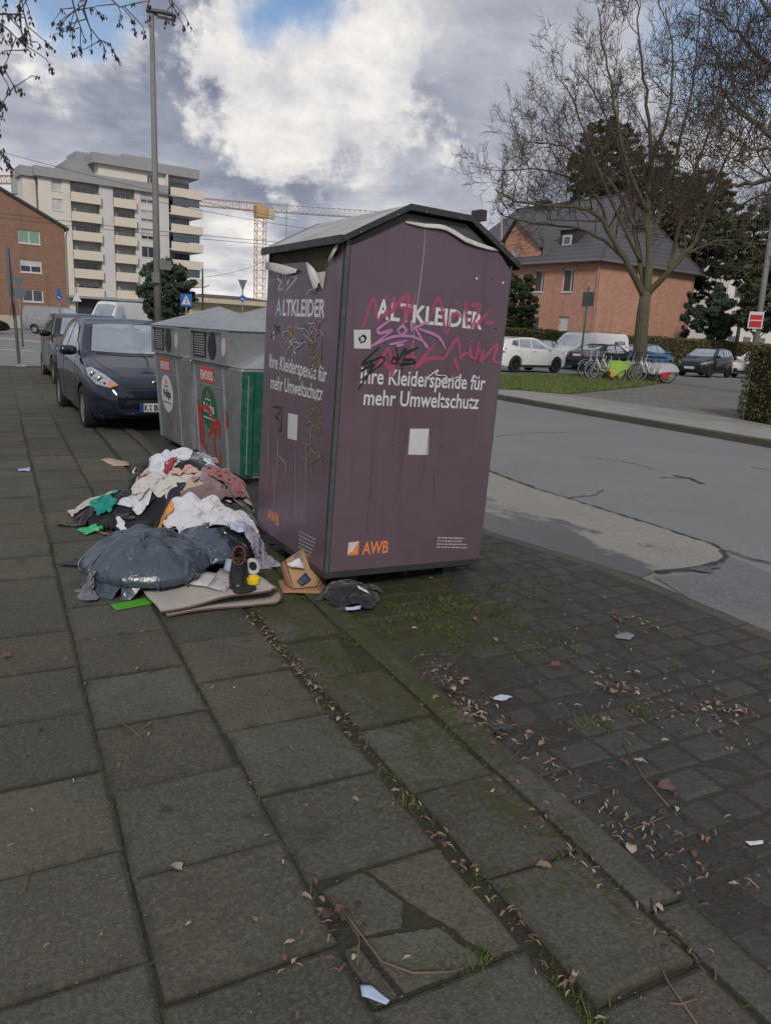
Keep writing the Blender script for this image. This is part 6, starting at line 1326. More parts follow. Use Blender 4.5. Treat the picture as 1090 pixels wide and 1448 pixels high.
# ================================================================== POLES, SIGNS, CRANE, WIRES
POLE = mk('weathered_pole', (.19, .18, .17), .7, (.15, .14, .135), 5, .7); ZINC = mk('zinc', (.2, .2, .2), .5, metal=.4); SBLUE = mk('sign_blue', (.012, .10, .36), .4); SWHITE = mk('sign_white', (.6, .6, .6), .5); SBACK = mk('sign_back', (.13, .14, .145), .5, metal=.3); SRED = mk('sign_red', (.5, .02, .025), .45)
# street lamp
lx, ly = 3.02, 16.5
root = thing('street_lamp', 'tall grey street lamp rising behind the dark blue hatchback', 'street lamp', (lx, ly, -.05)); tz = at_plane(213, 14, (lx, ly, 0), (0, 1, 0)).z
MB().tube([(0, 0, 0), (0, 0, 1.2)], [.09, .086], 14).build('base', POLE, root, smooth=True); MB().tube([(0, 0, 1.2), (0, 0, tz*.5), (0, 0, tz)], [.078, .064, .045], 14).build('pole', POLE, root, smooth=True)
hd = MB(); vs = []
for k, (x, w_, h) in enumerate([(-.1, .05, .035), (.0, .09, .06), (.2, .14, .07), (.38, .13, .06), (.46, .05, .03)]):
    for a in range(12): g = 2*math.pi*a/12; vs.append((x, w_*math.cos(g), tz+.02+h*math.sin(g)*(1 if math.sin(g) > 0 else .45)))
hd.add(vs, [(i*12+a, i*12+(a+1) % 12, (i+1)*12+(a+1) % 12, (i+1)*12+a) for i in range(4) for a in range(12)]+[tuple(range(12))[::-1], tuple(range(48, 60))]); hd.build('lamp_head', mk('lamp_grey', (.10, .10, .10), .5), root, smooth=True, fix=True)
MB().box(.1, .4, -.09, .09, tz-.035, tz-.015).build('lens', mk('lamp_lens', (.4, .4, .38), .3), root)
q = at_plane(228, 372, (lx, ly, 0), (0, 1, 0)); MB().box(.03, .26, -.16, .1, q.z-.08, q.z+.1).build('control_box', ZINC, root); MB().box(-.11, .02, -.14, .0, q.z-.35, q.z-.15).build('control_box', ZINC, root); MB().tube([(.13, -.05, q.z+.1), (.2, -.05, q.z+.2)], .02, 6).build('bracket', ZINC, root)
def post(name, label, px, py_top, D, plates, py_base=None, r=.04, group='traffic signs'):
    b = at_d(px, 460, D); b.z = -.07; root = thing(name, label, 'sign', b, group=group); vdir = Vector((b.x, b.y, 0)).normalized(); rt = Vector((vdir.y, -vdir.x, 0))
    zt_ = at_d(px, py_top, D).z+.07
    MB().tube([(0, 0, 0), (0, 0, zt_)], r, 8).build('pole', ZINC, root, smooth=True)
    for kind, cx, cy, w_, h_, mat in plates:
        zc_ = at_d(cx, cy, D).z+.07; k = (at_d(cx+1, cy, D)-at_d(cx, cy, D)).length; off = (cx-px)*k; W_, H_ = w_*k/2, h_*k/2
        M = frame(rt*off-vdir*(r+.02)+Vector((0, 0, zc_)), rt, (0, 0, 1), -vdir)
        if kind == 'rect': poly = [(-W_, -H_), (W_, -H_), (W_, H_), (-W_, H_)]
        elif kind == 'round': poly = [(W_*math.cos(a), H_*math.sin(a)) for a in np.linspace(0, 6.283, 25)[:-1]]
        elif kind == 'tri': poly = [(-W_, -H_), (W_, -H_), (0, H_)]
        elif kind == 'tridown': poly = [(-W_, H_), (0, -H_), (W_, H_)]
        pl2 = MB().prism(poly, 0, .02, M).build('sign_plate', mat, root, fix=True)
        if kind == 'rect' and mat is SBLUE and w_ > 10:     # zebra crossing sign
            MB().prism([(-W_*.78, -H_*.66), (W_*.78, -H_*.66), (0, H_*.78)], .021, .024, M).build('triangle', SWHITE, pl2)
            m_ = MB(); ribbon(m_, [(0, H_*.25), (.02*W_, -H_*.15), (-W_*.2, -H_*.55)], W_*.13, M, .026, False); ribbon(m_, [(0, -H_*.12), (W_*.22, -H_*.55)], W_*.12, M, .0262, False); ribbon(m_, [(-W_*.2, -.02*H_), (0, H_*.15), (W_*.2, 0)], W_*.1, M, .0264, False); m_.build('walker', BLK, pl2)
            MB().lathe([(W_*.09, .0255), (W_*.09, .0275)], 12, M @ Matrix.Translation((0, H_*.36, 0))).build('walker_head', BLK, pl2)
        if kind == 'round' and mat is SBLUE:
            m_ = MB(); ribbon(m_, [(-W_*.5, H_*.1), (W_*.1, -H_*.3), (W_*.45, -H_*.45)], W_*.25, M, .0215, False); m_.build('arrow', SWHITE, pl2)
    return root
post('traffic_sign', 'blue zebra crossing sign in front of the dark evergreen', 264, 416, 40, [('rect', 264, 424.5, 16, 18, SBLUE)])
post('traffic_sign', 'grey back of a give-way sign above a round blue sign', 343, 398, 46, [('tridown', 343, 404, 13, 16, SBACK), ('round', 343, 422, 9, 9, SBLUE)])
post('traffic_sign', 'blue arrow sign under a small blue plate by the brick gable', 86, 407, 52, [('rect', 86, 412, 5, 8, SBLUE), ('round', 86, 420, 9.5, 9.5, SBLUE)])
post('traffic_sign', 'red-rimmed warning triangle by the apartment tower entrance', 111, 395, 55, [('tri', 111, 420, 13, 13, SWHITE)], r=.03)
post('traffic_sign', 'pole with two grey sign backs by the brick gable', 31, 392, 38, [('tridown', 31, 400, 22, 17, SBACK), ('round', 31, 414, 19, 16, SBACK)])
post('traffic_sign', 'two square grey sign backs in front of the brick house corner', 826, 405, 41, [('rect', 822.5, 423, 7.5, 20, SBACK), ('rect', 831, 423, 7.5, 20, SBACK)], r=.05)
# edge-on signs on the pavement corner
b = at_z(28, 514, 0); root = thing('traffic_sign', 'leaning pole with dark edge-on sign plate on the pavement corner', 'sign', b); t_ = at_d(12, 352, math.hypot(b.x, b.y)); tv = t_-b
MB().tube([(0, 0, 0), tv], .045, 8).build('pole', ZINC, root, smooth=True)
MB().box(-.015, .05, -.32, .32, tv.z-1.15, tv.z+.05, Matrix.Translation((tv.x*.92-.06, tv.y, 0))).build('sign_plate', SBACK, root); MB().prism([(.3*math.cos(a), .3*math.sin(a)) for a in np.linspace(0, 6.283, 21)[:-1]], -.02, .0, frame((tv.x*.8-.05, tv.y*.8, tv.z-1.5), (0, 1, 0), (0, 0, 1), (1, 0, 0))).build('sign_plate', SBACK, root)
# timber pole with red notice at the right
D = 44; b = at_d(1066, 500, D); b.z = 0; root = thing('utility_pole', 'grey timber pole with red and white notice board', 'pole', b); tp = at_d(1094, 300, D); MB().tube([(0, 0, 0), Vector((tp.x-b.x, tp.y-b.y, tp.z))*.5+Vector((0, 0, 0)), Vector((tp.x-b.x, tp.y-b.y, tp.z))], [.16, .14, .12], 10).build('pole', POLE, root, smooth=True)
vdir = Vector((b.x, b.y, 0)).normalized(); rt = Vector((vdir.y, -vdir.x, 0)); q = at_d(1068, 453, D)-b; M = frame(q-vdir*.25, rt, (0, 0, 1), -vdir); nb = MB().box(-.34, .34, -.42, .42, 0, .03, M).build('notice_board', SWHITE, root); MB().box(-.28, .28, -.36, -.04, .031, .036, M).build('notice_panel', SRED, nb); MB().box(-.28, .28, .02, .26, .031, .036, M).build('notice_panel', SRED, nb); q = at_d(1066, 466, D)-b; MB().box(-.09, .09, -.1, .1, 0, .02, frame(q-vdir*.2, rt, (0, 0, 1), -vdir)).build('small_plate', SWHITE, root)
# tower cranes
CRN = mk('crane_orange', (.52, .31, .15), .6, (.42, .25, .12), 3, .6); CRG = mk('crane_grey', (.30, .27, .24), .6)
def lattice(a, b, wd, n, mat, name, parent, r=.09, tri=False):
    a, b = Vector(a), Vector(b); t = (b-a).normalized(); s1 = t.cross(Vector((0, 0, 1))) if abs(t.z) < .9 else Vector((1, 0, 0)); s1.normalize(); s2 = t.cross(s1).normalized(); mb = MB()
    cs = [(-1, -1), (1, -1), (1, 1), (-1, 1)] if not tri else [(-1, 1), (1, 1), (0, -1)]
    pt = lambda i, c_: a.lerp(b, i/n)+(s1*c_[0]+s2*c_[1])*wd/2
    for c_ in cs: mb.tube([pt(0, c_), pt(n, c_)], r, 4)
    for i in range(n):
        for k in range(len(cs)):
            c1, c2 = cs[k], cs[(k+1) % len(cs)]; mb.tube([pt(i, c1), pt(i+1, c2)], r*.6, 3, False); mb.tube([pt(i, c1), pt(i, c2)], r*.6, 3, False)
    return mb.build(name, mat, parent)
def crane(label, px, ytop, D, pa, pb, wd):
    b = at_d(px, 440, D); b.z = 0; root = thing('tower_crane', label, 'crane', b, group='tower cranes'); top = at_d(px, ytop, D)-b; top = Vector((0, 0, top.z))
    lattice((0, 0, 0), top, wd, 16, CRN, 'mast', root, .085)
    A_, B_ = at_d(*pa, D)-b, at_d(*pb, D)-b; lattice(top, B_, wd*.75, 26, CRG, 'jib', root, .06, True); lattice(top, A_, wd*.75, 14, CRN, 'counter_jib', root, .07)
    MB().box(-1.1, 1.1, -1.1, 1.1, top.z-2.0, top.z+.3).build('slewing_unit', CRN, root); MB().box(1.0, 2.4, -2.2, -.9, top.z-2.2, top.z-.3).build('cab', mk('crane_cab', (.5, .45, .3), .5), root); d_ = (A_-top).normalized(); MB().box(-1.6, 1.6, -.8, .8, -2.6, .2, Matrix.Translation(A_*.93+top*.07)).build('counterweight', PARA, root)
    tl = (B_-top)*.19+top; MB().tube([tl, tl-Vector((0, 0, 6))], .05, 4).build('hoist_rope', FRAME, root)
crane('orange tower crane standing beyond the low cream pavilion', 367, 293, 165, (230, 281), (560, 306), 1.9)
crane('yellow crane jib showing above the brown brick building', -45, 256, 160, (36, 254), (-330, 250), 1.7)
# tram wires
WIRE = mk('wire', (.04, .04, .042), .6)
def wire(a, b, D1, D2, sag, label, r=.018):
    A_, B_ = at_d(*a, D1), at_d(*b, D2); P = [A_.lerp(B_, t)-Vector((0, 0, sag*4*t*(1-t))) for t in np.linspace(0, 1, 14)]
    tag(MB().tube(P, r, 5).build('overhead_wire', WIRE, smooth=True), label, 'wire', 'overhead wires')
wire((-260, 140), (420, 312), 62, 75, .5, 'tram wire slanting down past the apartment tower roof'); wl_ = 'tram wire running level across the apartment tower balconies'
wire((-260, 268), (520, 352), 55, 62, .3, wl_); wire((-260, 276), (520, 356), 56, 63, .3, wl_); wire((200, 280), (520, 334), 70, 90, .3, 'thin wire passing under the orange crane jib', .02); wire((285, 392), (420, 345), 60, 60, .5, 'slack wire rising to the right of the pavilion', .015)
b = at_d(287, 445, 62); b.z = 0; root = thing('utility_pole', 'thin dark mast beside the low cream pavilion', 'pole', b); MB().tube([(0, 0, 0), (0, 0, at_d(287, 380, 62).z)], [.1, .06], 8).build('pole', FRAME, root); MB().tube([(0, 0, at_d(287, 407, 62).z), (.5, 0, at_d(287, 403, 62).z)], .03, 6).build('arm', FRAME, root)
# ================================================================== RENTAL BICYCLES
BGR = mk('bike_silver', (.45, .46, .47), .4, metal=.2); LIME = mk('lime_panel', (.36, .58, .10), .45); ORN = mk('orange_panel', (.75, .30, .03), .45); REDP = mk('red_panel', (.52, .03, .05), .45); WPAN = mk('white_panel', (.6, .6, .62), .45)
def bike(label, group, style):
    r = .34; root = thing('rental_bicycle', label, 'bicycle', group=group)
    for x in (-.54, .56):
        M = frame((x, 0, r), (1, 0, 0), (0, 0, 1), (0, -1, 0)); wh = MB(); n = 28; vs = []
        for k in range(n):
            a = 2*math.pi*k/n
            for j in range(6): g = 2*math.pi*j/6; vs.append(M @ Vector(((r-.022+.022*math.cos(g))*math.cos(a), (r-.022+.022*math.cos(g))*math.sin(a), .02*math.sin(g))))
        wh.add(vs, [(k*6+j, k*6+(j+1) % 6, ((k+1) % n)*6+(j+1) % 6, ((k+1) % n)*6+j) for k in range(n) for j in range(6)]); w_ = wh.build('wheel', TYRE, root, smooth=True)
        MB().lathe([(r-.045, -.012), (r-.07, -.012), (r-.07, .012), (r-.045, .012)], 28, M, cap=False).build('rim', ALLOY, w_); sp = MB()
        for k in range(14): a = math.pi*2*k/14; sp.tube([M @ Vector((.02, 0, .02)), M @ Vector(((r-.06)*math.cos(a), (r-.06)*math.sin(a), 0))], .003, 3, False)
        sp.lathe([(.03, -.04), (.03, .04)], 10, M); sp.build('spokes', ALLOY, w_)
        MB().lathe([(r+.012, -.035), (r+.025, -.02), (r+.025, .02), (r+.012, .035)], 28, M, cap=False)
        fe = MB(); vs = []
        for k in range(13):
            a = math.pi*(.12+.80*k/12) if x < 0 else math.pi*(.15+.62*k/12)
            for yy, rr in ((-.035, r+.015), (0, r+.03), (.035, r+.015)): vs.append((x+rr*math.cos(a), yy, r+rr*math.sin(a)))
        fe.add(vs, [(k*3+j, k*3+j+1, (k+1)*3+j+1, (k+1)*3+j) for k in range(12) for j in range(2)]); fe.build('mudguard', BGR, root, smooth=True)
    fr = MB()
    for P_, rr in [([(-.54, .0, r), (-.06, 0, .30)], .016), ([(-.06, 0, .30), (-.2, 0, .72)], .03), ([(-.06, 0, .30), (.20, 0, .38), (.40, 0, .78)], .05), ([(-.54, 0, r), (-.18, 0, .62)], .014), ([(.40, 0, .78), (.37, 0, .92)], .028)]: fr.tube(P_, rr, 8)
    fr.build('frame', BGR, root, smooth=True); fk = MB()
    for sg in (-.05, .05): fk.tube([(.40, sg*.6, .76), (.44, sg, .62), (.56, sg, r)], .014, 6)
    fk.build('fork', BGR, root, smooth=True); MB().tube([(.37, 0, .9), (.34, 0, 1.06)], .018, 8).build('stem', BGR, root); MB().tube([(.16, -.30, 1.05), (.26, -.26, 1.09), (.34, -.08, 1.07), (.34, .08, 1.07), (.26, .26, 1.09), (.16, .30, 1.05)], .013, 8).build('handlebar', FRAME, root, smooth=True)
    MB().tube([(-.2, 0, .72), (-.24, 0, .92)], .015, 8).build('seat_post', ALLOY, root); MB().add([(-.38, -.09, .94), (-.38, .09, .94), (-.25, .08, .96), (-.12, .025, .95), (-.12, -.025, .95), (-.25, -.08, .96), (-.36, -.07, .89), (-.36, .07, .89), (-.14, .02, .91), (-.14, -.02, .91)], [(0, 5, 2, 1), (5, 4, 3, 2), (0, 1, 7, 6), (1, 2, 8, 7), (2, 3, 8), (3, 4, 9, 8), (4, 5, 9), (5, 0, 6, 9), (6, 7, 8, 9)]).build('saddle', BLKP, root, smooth=False, bevel=.01)
    for sg in (-1, 1):
        M = frame((-.54, sg*.055, r), (1, 0, 0), (0, 0, 1), (0, -1, 0)); arc = [(.40*math.cos(a), .40*math.sin(a)) for a in np.linspace(.0, 2.9, 14)]
        if style == 'lime': MB().prism(arc+[(-.08, -.02), (.16, -.2)], -.004, .004, M).build('wheel_panel', LIME, root); MB().prism([(.30, .05), (.37, .20), (.33, -.2), (.2, -.25)], -.006, .006, M).build('panel_edge', ORN, root)
        else: MB().prism(arc+[(-.1, .1), (.2, .05)], -.004, .004, M).build('wheel_panel', WPAN, root); MB().prism([(-.1, .09), (.2, .04), (.3, -.02), (.14, -.2), (-.02, -.1)], -.004, .004, M).build('wheel_panel', REDP, root)
    bk = MB()
    for k in range(4): z = .86+k*.07; bk.tube([(.46, -.15, z), (.72, -.15, z), (.72, .15, z), (.46, .15, z), (.46, -.15, z)], .006, 4, False)
    for x, y in ((.46, -.15), (.72, -.15), (.72, .15), (.46, .15), (.59, -.15), (.59, .15)): bk.tube([(x, y, .86), (x, y, 1.07)], .006, 4, False)
    bk.build('basket', BGR if style == 'lime' else FRAME, root); MB().tube([(-.06, -.1, .30), (-.06, .1, .30)], .04, 8).build('crank', FRAME, root); MB().tube([(-.06, .08, .3), (-.2, .22, .0)], .012, 5).build('kickstand', FRAME, root)
    return root
b1_ = bike('silver rental bicycle with lime green wheel panel parked by the bare tree', 'rental bicycles with lime green panels', 'lime'); b2_ = bike('rental bicycle with red and white wheel panel parked by the bare tree', 'rental bicycles with red and white panels', 'red')
for i, (px, py, ang) in enumerate([(846, 535.5, 160), (854, 537, 168), (864, 537, 152)]):
    o = b1_ if i == 0 else copy_tree(b1_); q = at_z(px, py, .075); o.location = (q.x, q.y, .065); o.rotation_euler = (R(4), 0, R(ang))
for i, (px, py, ang) in enumerate([(897, 538.5, 160), (905, 539, 150), (914, 540, 168), (922, 540.5, 156)]):
    o = b2_ if i == 0 else copy_tree(b2_); q = at_z(px, py, .075); o.location = (q.x, q.y, .065); o.rotation_euler = (R(-4), 0, R(ang))
# ================================================================== TREES, HEDGES, GRASS
rng = random.Random(21)
BARK = mk('mossy_bark', (.13, .118, .07), .9, (.085, .072, .05), 9, .9, bump=.6, bscale=30, dirt=(.11, .115, .045), dscale=2, damt=.6); TWIG = mk('brown_twigs', (.095, .066, .046), .9, (.068, .048, .034), 3, .8)
def rv(r=1.): return Vector((rng.gauss(0, r), rng.gauss(0, r), rng.gauss(0, r)))
def grow(mb, p, d, L, r, depth, droop=0., up=.15, kids=(4, 6), spread=.75):
    n = 4 if depth else 3; pts = [p.copy()]; q = p.copy(); dd = d.normalized()
    for i in range(n):
        dd = (dd+rv(.16)+Vector((0, 0, up*.35-droop))).normalized(); q = q+dd*(L/n); pts.append(q.copy())
    mb.tube(pts, [r*(1-.72*i/n) for i in range(n+1)], 5 if r > .03 else 3, False)
    if depth == 0: return
    k = rng.randint(*kids)
    for j in range(k):
        t = .2+.8*(j+rng.random()*.7)/k; i = min(n-1, int(t*n)); a = pts[i].lerp(pts[i+1], t*n-i); base = (pts[i+1]-pts[i]).normalized(); side = base.cross(rv()).normalized()
        grow(mb, a, (base*(1-spread*.6)+side*spread+Vector((0, 0, up))).normalized(), L*rng.uniform(.42, .68), max(r*(1-.6*t)*.6, .010), depth-1, droop, up, kids, spread)
def bare_tree(name, label, base, trunk, limbs, sub, D, seeds=0, twig_r=1., rz0=.33):
    root = thing(name, label, 'tree', base); inv = Vector(base); tr = MB(); tw = MB()
    P = [at_d(x, y, D)-inv for x, y in trunk]; P[0].z = -.1; tr.tube(P, [rz0*(1-.28*i/(len(P)-1)) for i in range(len(P))], 12); tips = []
    for path, r0, r1, dD in limbs:
        n = len(path); Q = []
        for i, (x, y) in enumerate(path): Q.append(at_d(x, y, D+dD*(i/(n-1))**.8)-inv)
        S_ = []
        for i in range(n-1):
            a, b = Q[i], Q[i+1]; pm = Q[i-1] if i else a; pn = Q[i+2] if i+2 < n else b
            for k in range(4): t = k/4; S_.append(.5*(2*a+(b-pm)*t+(2*pm-5*a+4*b-pn)*t*t+(3*a-pm-3*b+pn)*t**3)+rv(.03)*(i > 0))
        S_.append(Q[-1]); m_ = len(S_); rad = [r0+(r1-r0)*(i/(m_-1))**.7 for i in range(m_)]; tr.tube(S_, rad, 9)
        cnt = max(3, int(sub*n/5))
        for j in range(cnt):
            t = .25+.75*(j+rng.random())/cnt; i = min(m_-2, int(t*(m_-1))); base_d = (S_[i+1]-S_[i]).normalized(); side = base_d.cross(rv()).normalized()
            grow(tw, S_[i], (base_d*.55+side*.75+Vector((0, 0, .25))).normalized(), rng.uniform(1.5, 3.2)*(1.15-.45*t), max(rad[i]*.42, .024)*twig_r, 3, 0, .16, (4, 6))
    tr.build('trunk', BARK, root, smooth=True); tw.build('crown', TWIG, root); return root
tb = at_d(903, 505, 34.5); tb.z = .05
bare_tree('bare_tree', 'big leafless street tree with mossy forked trunk behind the rental bicycles', tb, [(903, 530), (904, 505), (906, 470), (909, 440), (913, 412)], [
    ([(911, 420), (893, 385), (870, 345), (845, 305), (812, 292), (770, 290), (725, 283), (700, 268)], .17, .025, -3), ([(912, 418), (905, 370), (897, 320), (890, 270), (875, 210), (850, 150), (815, 95)], .15, .02, 2), ([(914, 415), (918, 360), (914, 300), (920, 230), (915, 150), (905, 70), (900, 0)], .2, .02, 0),
    ([(915, 415), (945, 385), (975, 350), (995, 310), (1010, 260), (1040, 200), (1080, 150)], .15, .02, -2), ([(918, 350), (935, 290), (955, 220), (975, 140), (985, 60), (990, -20)], .12, .02, 3), ([(897, 320), (868, 265), (830, 225), (785, 205), (745, 200)], .08, .02, 2), ([(860, 330), (845, 280), (805, 250), (760, 240), (720, 240)], .07, .02, -2),
    ([(915, 300), (885, 230), (868, 150), (855, 80), (845, 10)], .1, .02, -3), ([(945, 385), (962, 310), (985, 230), (1020, 140), (1050, 50)], .1, .02, 1), ([(905, 370), (880, 320), (850, 250), (820, 170), (800, 120)], .08, .02, -4), ([(975, 350), (1010, 320), (1050, 290), (1085, 270)], .07, .02, -3), ([(920, 230), (945, 160), (950, 80), (940, 10)], .07, .02, -2), ([(882, 366), (842, 332), (792, 320), (742, 314), (706, 302)], .08, .02, -1), ([(960, 365), (1000, 345), (1040, 340), (1075, 345)], .07, .02, 2)], 7, 34.5)
t2 = at_d(1190, 500, 24); t2.z = 0
bare_tree('bare_tree', 'leafless tree reaching in from the right with dark drooping branches', t2, [(1190, 560), (1185, 480), (1180, 400), (1178, 330)], [
    ([(1178, 335), (1140, 280), (1090, 255), (1055, 262), (1020, 268), (1000, 285)], .14, .02, 1), ([(1178, 330), (1130, 240), (1085, 190), (1040, 150), (1000, 110)], .13, .02, 0), ([(1178, 330), (1140, 180), (1085, 90), (1040, 50), (1010, 20)], .13, .02, 1), ([(1178, 330), (1150, 150), (1090, 20), (1050, -30)], .13, .02, -1), ([(1140, 280), (1100, 215), (1060, 215), (1025, 225)], .07, .015, -2)], 8, 24, twig_r=.8, rz0=.3)
# overhanging twigs with seed clusters, from a tree on this pavement
t3 = Vector((-2.6, 4.2, 0)); root = thing('bare_tree', 'leafless tree overhead whose seed-hung twigs dangle into view', 'tree', t3); tr = MB(); tw = MB(); sd_ = MB()
tr.tube([(0, 0, -.05), (.05, .0, 2), (.1, .1, 4.2), (.2, .2, 6.5)], [.2, .17, .14, .07], 12)
def twigpath(P, r):
    tw.tube(P, [r*(1-.6*i/(len(P)-1)) for i in range(len(P))], 4, False)
def seedlet(p):
    for _ in range(rng.randint(3, 6)):
        d = Vector((rng.gauss(0, .35), rng.gauss(0, .35), -1)).normalized(); l = rng.uniform(.018, .034); s_ = d.cross(rv()).normalized()*.006; q = p+rv(.006); sd_.add([q, q+d*l*.5+s_, q+d*l, q+d*l*.5-s_], [(0, 1, 2, 3)])
for path, D1 in [([(-160, -60), (-60, -10), (10, 40), (45, 75)], 5.2), ([(-60, -10), (0, 20), (35, 20), (45, 60)], 5.2), ([(-120, 60), (-40, 85), (5, 95), (22, 125)], 5.0), ([(-120, 120), (-30, 140), (3, 165)], 5.0), ([(-120, 170), (-30, 195), (8, 222)], 5.0), ([(-100, -80), (60, -60), (130, -25), (170, 10), (190, 5)], 5.4), ([(60, -60), (100, -10), (108, 20), (120, 55)], 5.4), ([(130, -25), (118, 15), (128, 40), (143, 58)], 5.4), ([(130, -25), (200, -20), (235, -15), (245, 5)], 5.5), ([(-40, -60), (20, -20), (50, -5)], 5.3)]:
    P = [at_d(x, y, D1)-t3 for x, y in path]; tr.tube([Vector((.1, .1, 4.2)), (P[0]+Vector((.1, .1, 4.2)))*.5+Vector((0, 0, .25)), P[0]], [.05, .025, .012], 6)
    twigpath(P, .007); n = len(P)
    for k in range(9 if path[-1][0] < 60 else 7):
        t = rng.uniform(.25, 1)*(n-1); i = min(n-2, int(t)); a = P[i].lerp(P[i+1], t-i); d = (rv(.6)+Vector((.1, 0, -.45))).normalized(); b_ = a+d*rng.uniform(.06, .15)+rv(.012); c_ = b_+(d+Vector((0, 0, -.8))+rv(.3)).normalized()*rng.uniform(.04, .1); twigpath([a, b_, c_], .0035)
        for _ in range(rng.randint(1, 3)): seedlet((b_.lerp(c_, rng.random())))
        seedlet(c_)
    seedlet(P[-1])
tr.build('trunk', BARK, root, smooth=True); tw.build('twigs', TWIG, root); tag(sd_.build('seeds', mk('dry_seeds', (.045, .028, .03), .9), root), kind='stuff')
# leafy masses
def leafmat(name, c1, c2, c3, rough=.7):
    m = bpy.data.materials.new(name); m.use_nodes = True; N = NT(m.node_tree); b = N.n['Principled BSDF']; v = N.add('ShaderNodeNewGeometry').outputs['Position']
    c = N.mix(N.ramp(N.noise(v, 1.3, 5), .35, .65), c1, c2); c = N.mix(N.ramp(N.noise(v, 9, 3), .45, .7, 0, .8), c, c3); N.put(b.inputs['Base Color'], c); b.inputs['Roughness'].default_value = rough; b.inputs['Specular IOR Level'].default_value = .3; return m
PINE = leafmat('pine_needles', (.075, .092, .046), (.09, .10, .05), (.05, .062, .036)); YEW = leafmat('yew_needles', (.05, .078, .05), (.07, .098, .062), (.034, .052, .038)); HEDGE = leafmat('hornbeam_hedge', (.125, .092, .036), (.08, .098, .032), (.15, .09, .04)); GREENB = leafmat('laurel', (.05, .075, .03), (.07, .09, .035), (.04, .05, .024))
def leafcloud(P, size, asp=.5, flat=0., seed=0):
    rs = np.random.RandomState(seed); n = len(P); u = rs.normal(size=(n, 3)); u[:, 2] *= (1-flat*.7); u /= np.linalg.norm(u, axis=1)[:, None]; w_ = np.cross(u, rs.normal(size=(n, 3))); w_ /= np.linalg.norm(w_, axis=1)[:, None]
    s = size*rs.uniform(.6, 1.3, (n, 1)); a = P-u*s*.5; b = P+w_*s*asp*.5; c = P+u*s*.5; d = P-w_*s*asp*.5
    V = np.stack([a, b, c, d], 1).reshape(-1, 3); me = bpy.data.meshes.new('leaves'); me.vertices.add(4*n); me.vertices.foreach_set('co', V.reshape(-1)); me.loops.add(4*n); me.loops.foreach_set('vertex_index', np.arange(4*n)); me.polygons.add(n); me.polygons.foreach_set('loop_start', np.arange(n)*4); me.polygons.foreach_set('loop_total', np.full(n, 4)); me.update(); me.validate(); return me
def clumps(centers, rad, per, rs, flat=.6):
    out = []
    for c, r in zip(centers, rad): q = rs.normal(size=(per, 3)); q /= np.linalg.norm(q, axis=1)[:, None]; q *= rs.uniform(.25, 1, (per, 1))**.6; q[:, 2] *= flat; out.append(c+q*r)
    return np.concatenate(out)
def evergreen(name, label, px, py, D, wpx, hpx, ncl, per, leaf, mat, seed, flat=.55, shape='round', trunk=True, group=None, crad=.26):
    c = at_d(px, py, D); b = Vector((c.x, c.y, 0)); root = thing(name, label, 'tree', b, group=group); k = (at_d(px+1, py, D)-c).length; W_, H_ = wpx*k/2, hpx*k/2; rs = np.random.RandomState(seed); q = rs.normal(size=(ncl, 3)); q /= np.linalg.norm(q, axis=1)[:, None]; q *= rs.uniform(.15, 1, (ncl, 1))**.45
    cen = q*np.array([W_, W_, H_])
    if shape == 'cone': t = (cen[:, 2]/H_+1)/2; cen[:, :2] *= (1.25-1.05*t)[:, None]
    cen += np.array([0, 0, c.z]); rad = rs.uniform(.6, 1.2, ncl)*min(W_, H_)*crad; P = clumps(cen, rad, per, rs, flat)
    P[:, 2] = np.maximum(P[:, 2], .1)
    me = leafcloud(P, leaf, .4, flat*.3, seed); obj('crown', me, mat, root); tr = MB(); top = c.z+H_*.8
    tr.tube([(0, 0, -.05), (.1, .05, max(.4, c.z-H_*.3)), (0, 0, top)], [max(.12, W_*.06), max(.1, W_*.05), .03], 8)
    for cc in cen[::3]: z0_ = min(max(.3, cc[2]-.5*np.hypot(cc[0], cc[1])-.3), top); tr.tube([(0, 0, z0_), Vector(cc)*.5+Vector((0, 0, z0_*.5+.1)), Vector(cc)], [.05, .035, .012], 4, False)
    tr.build('trunk', BARK, root, smooth=True); return root
GPN = 'pines behind the brick house'
evergreen('pine_tree', 'broad dark pine crown rising behind the brick house roof', 856, 240, 74, 105, 140, 420, 24, .6, PINE, 1, .35, group=GPN, crad=.09); evergreen('pine_tree', 'dark pine to the right of the brick house', 985, 335, 70, 120, 195, 640, 28, .5, PINE, 2, .35, group=GPN, crad=.1); evergreen('pine_tree', 'pine with open crown above the timber pole', 1062, 350, 64, 100, 125, 230, 55, .5, PINE, 3, .4, group=GPN, crad=.14); evergreen('pine_tree', 'tall pine behind the leafless street tree', 925, 285, 80, 95, 170, 380, 24, .6, PINE, 4, .35, group=GPN, crad=.1); evergreen('pine_tree', 'low dense pine at the right end of the long hedge', 1078, 425, 58, 74, 115, 200, 60, .42, PINE, 8, .45, group=GPN, crad=.15)
evergreen('cypress', 'dense dark round evergreen between hedge and pines', 1012, 448, 62, 62, 90, 70, 260, .3, YEW, 5, .8); evergreen('yew_tree', 'dark bushy evergreen beside the apartment tower', 236, 412, 50, 80, 92, 230, 130, .24, YEW, 6, .6, crad=.17); evergreen('laurel_bush', 'dark green bush in front of the brick house beside the purple container', 736, 432, 49, 50, 92, 170, 110, .24, GREENB, 7, .6, crad=.18)
evergreen('cypress', 'dark conifer at the far right of the brick house', 965, 440, 66, 40, 110, 50, 220, .3, YEW, 9, .8, shape='cone')
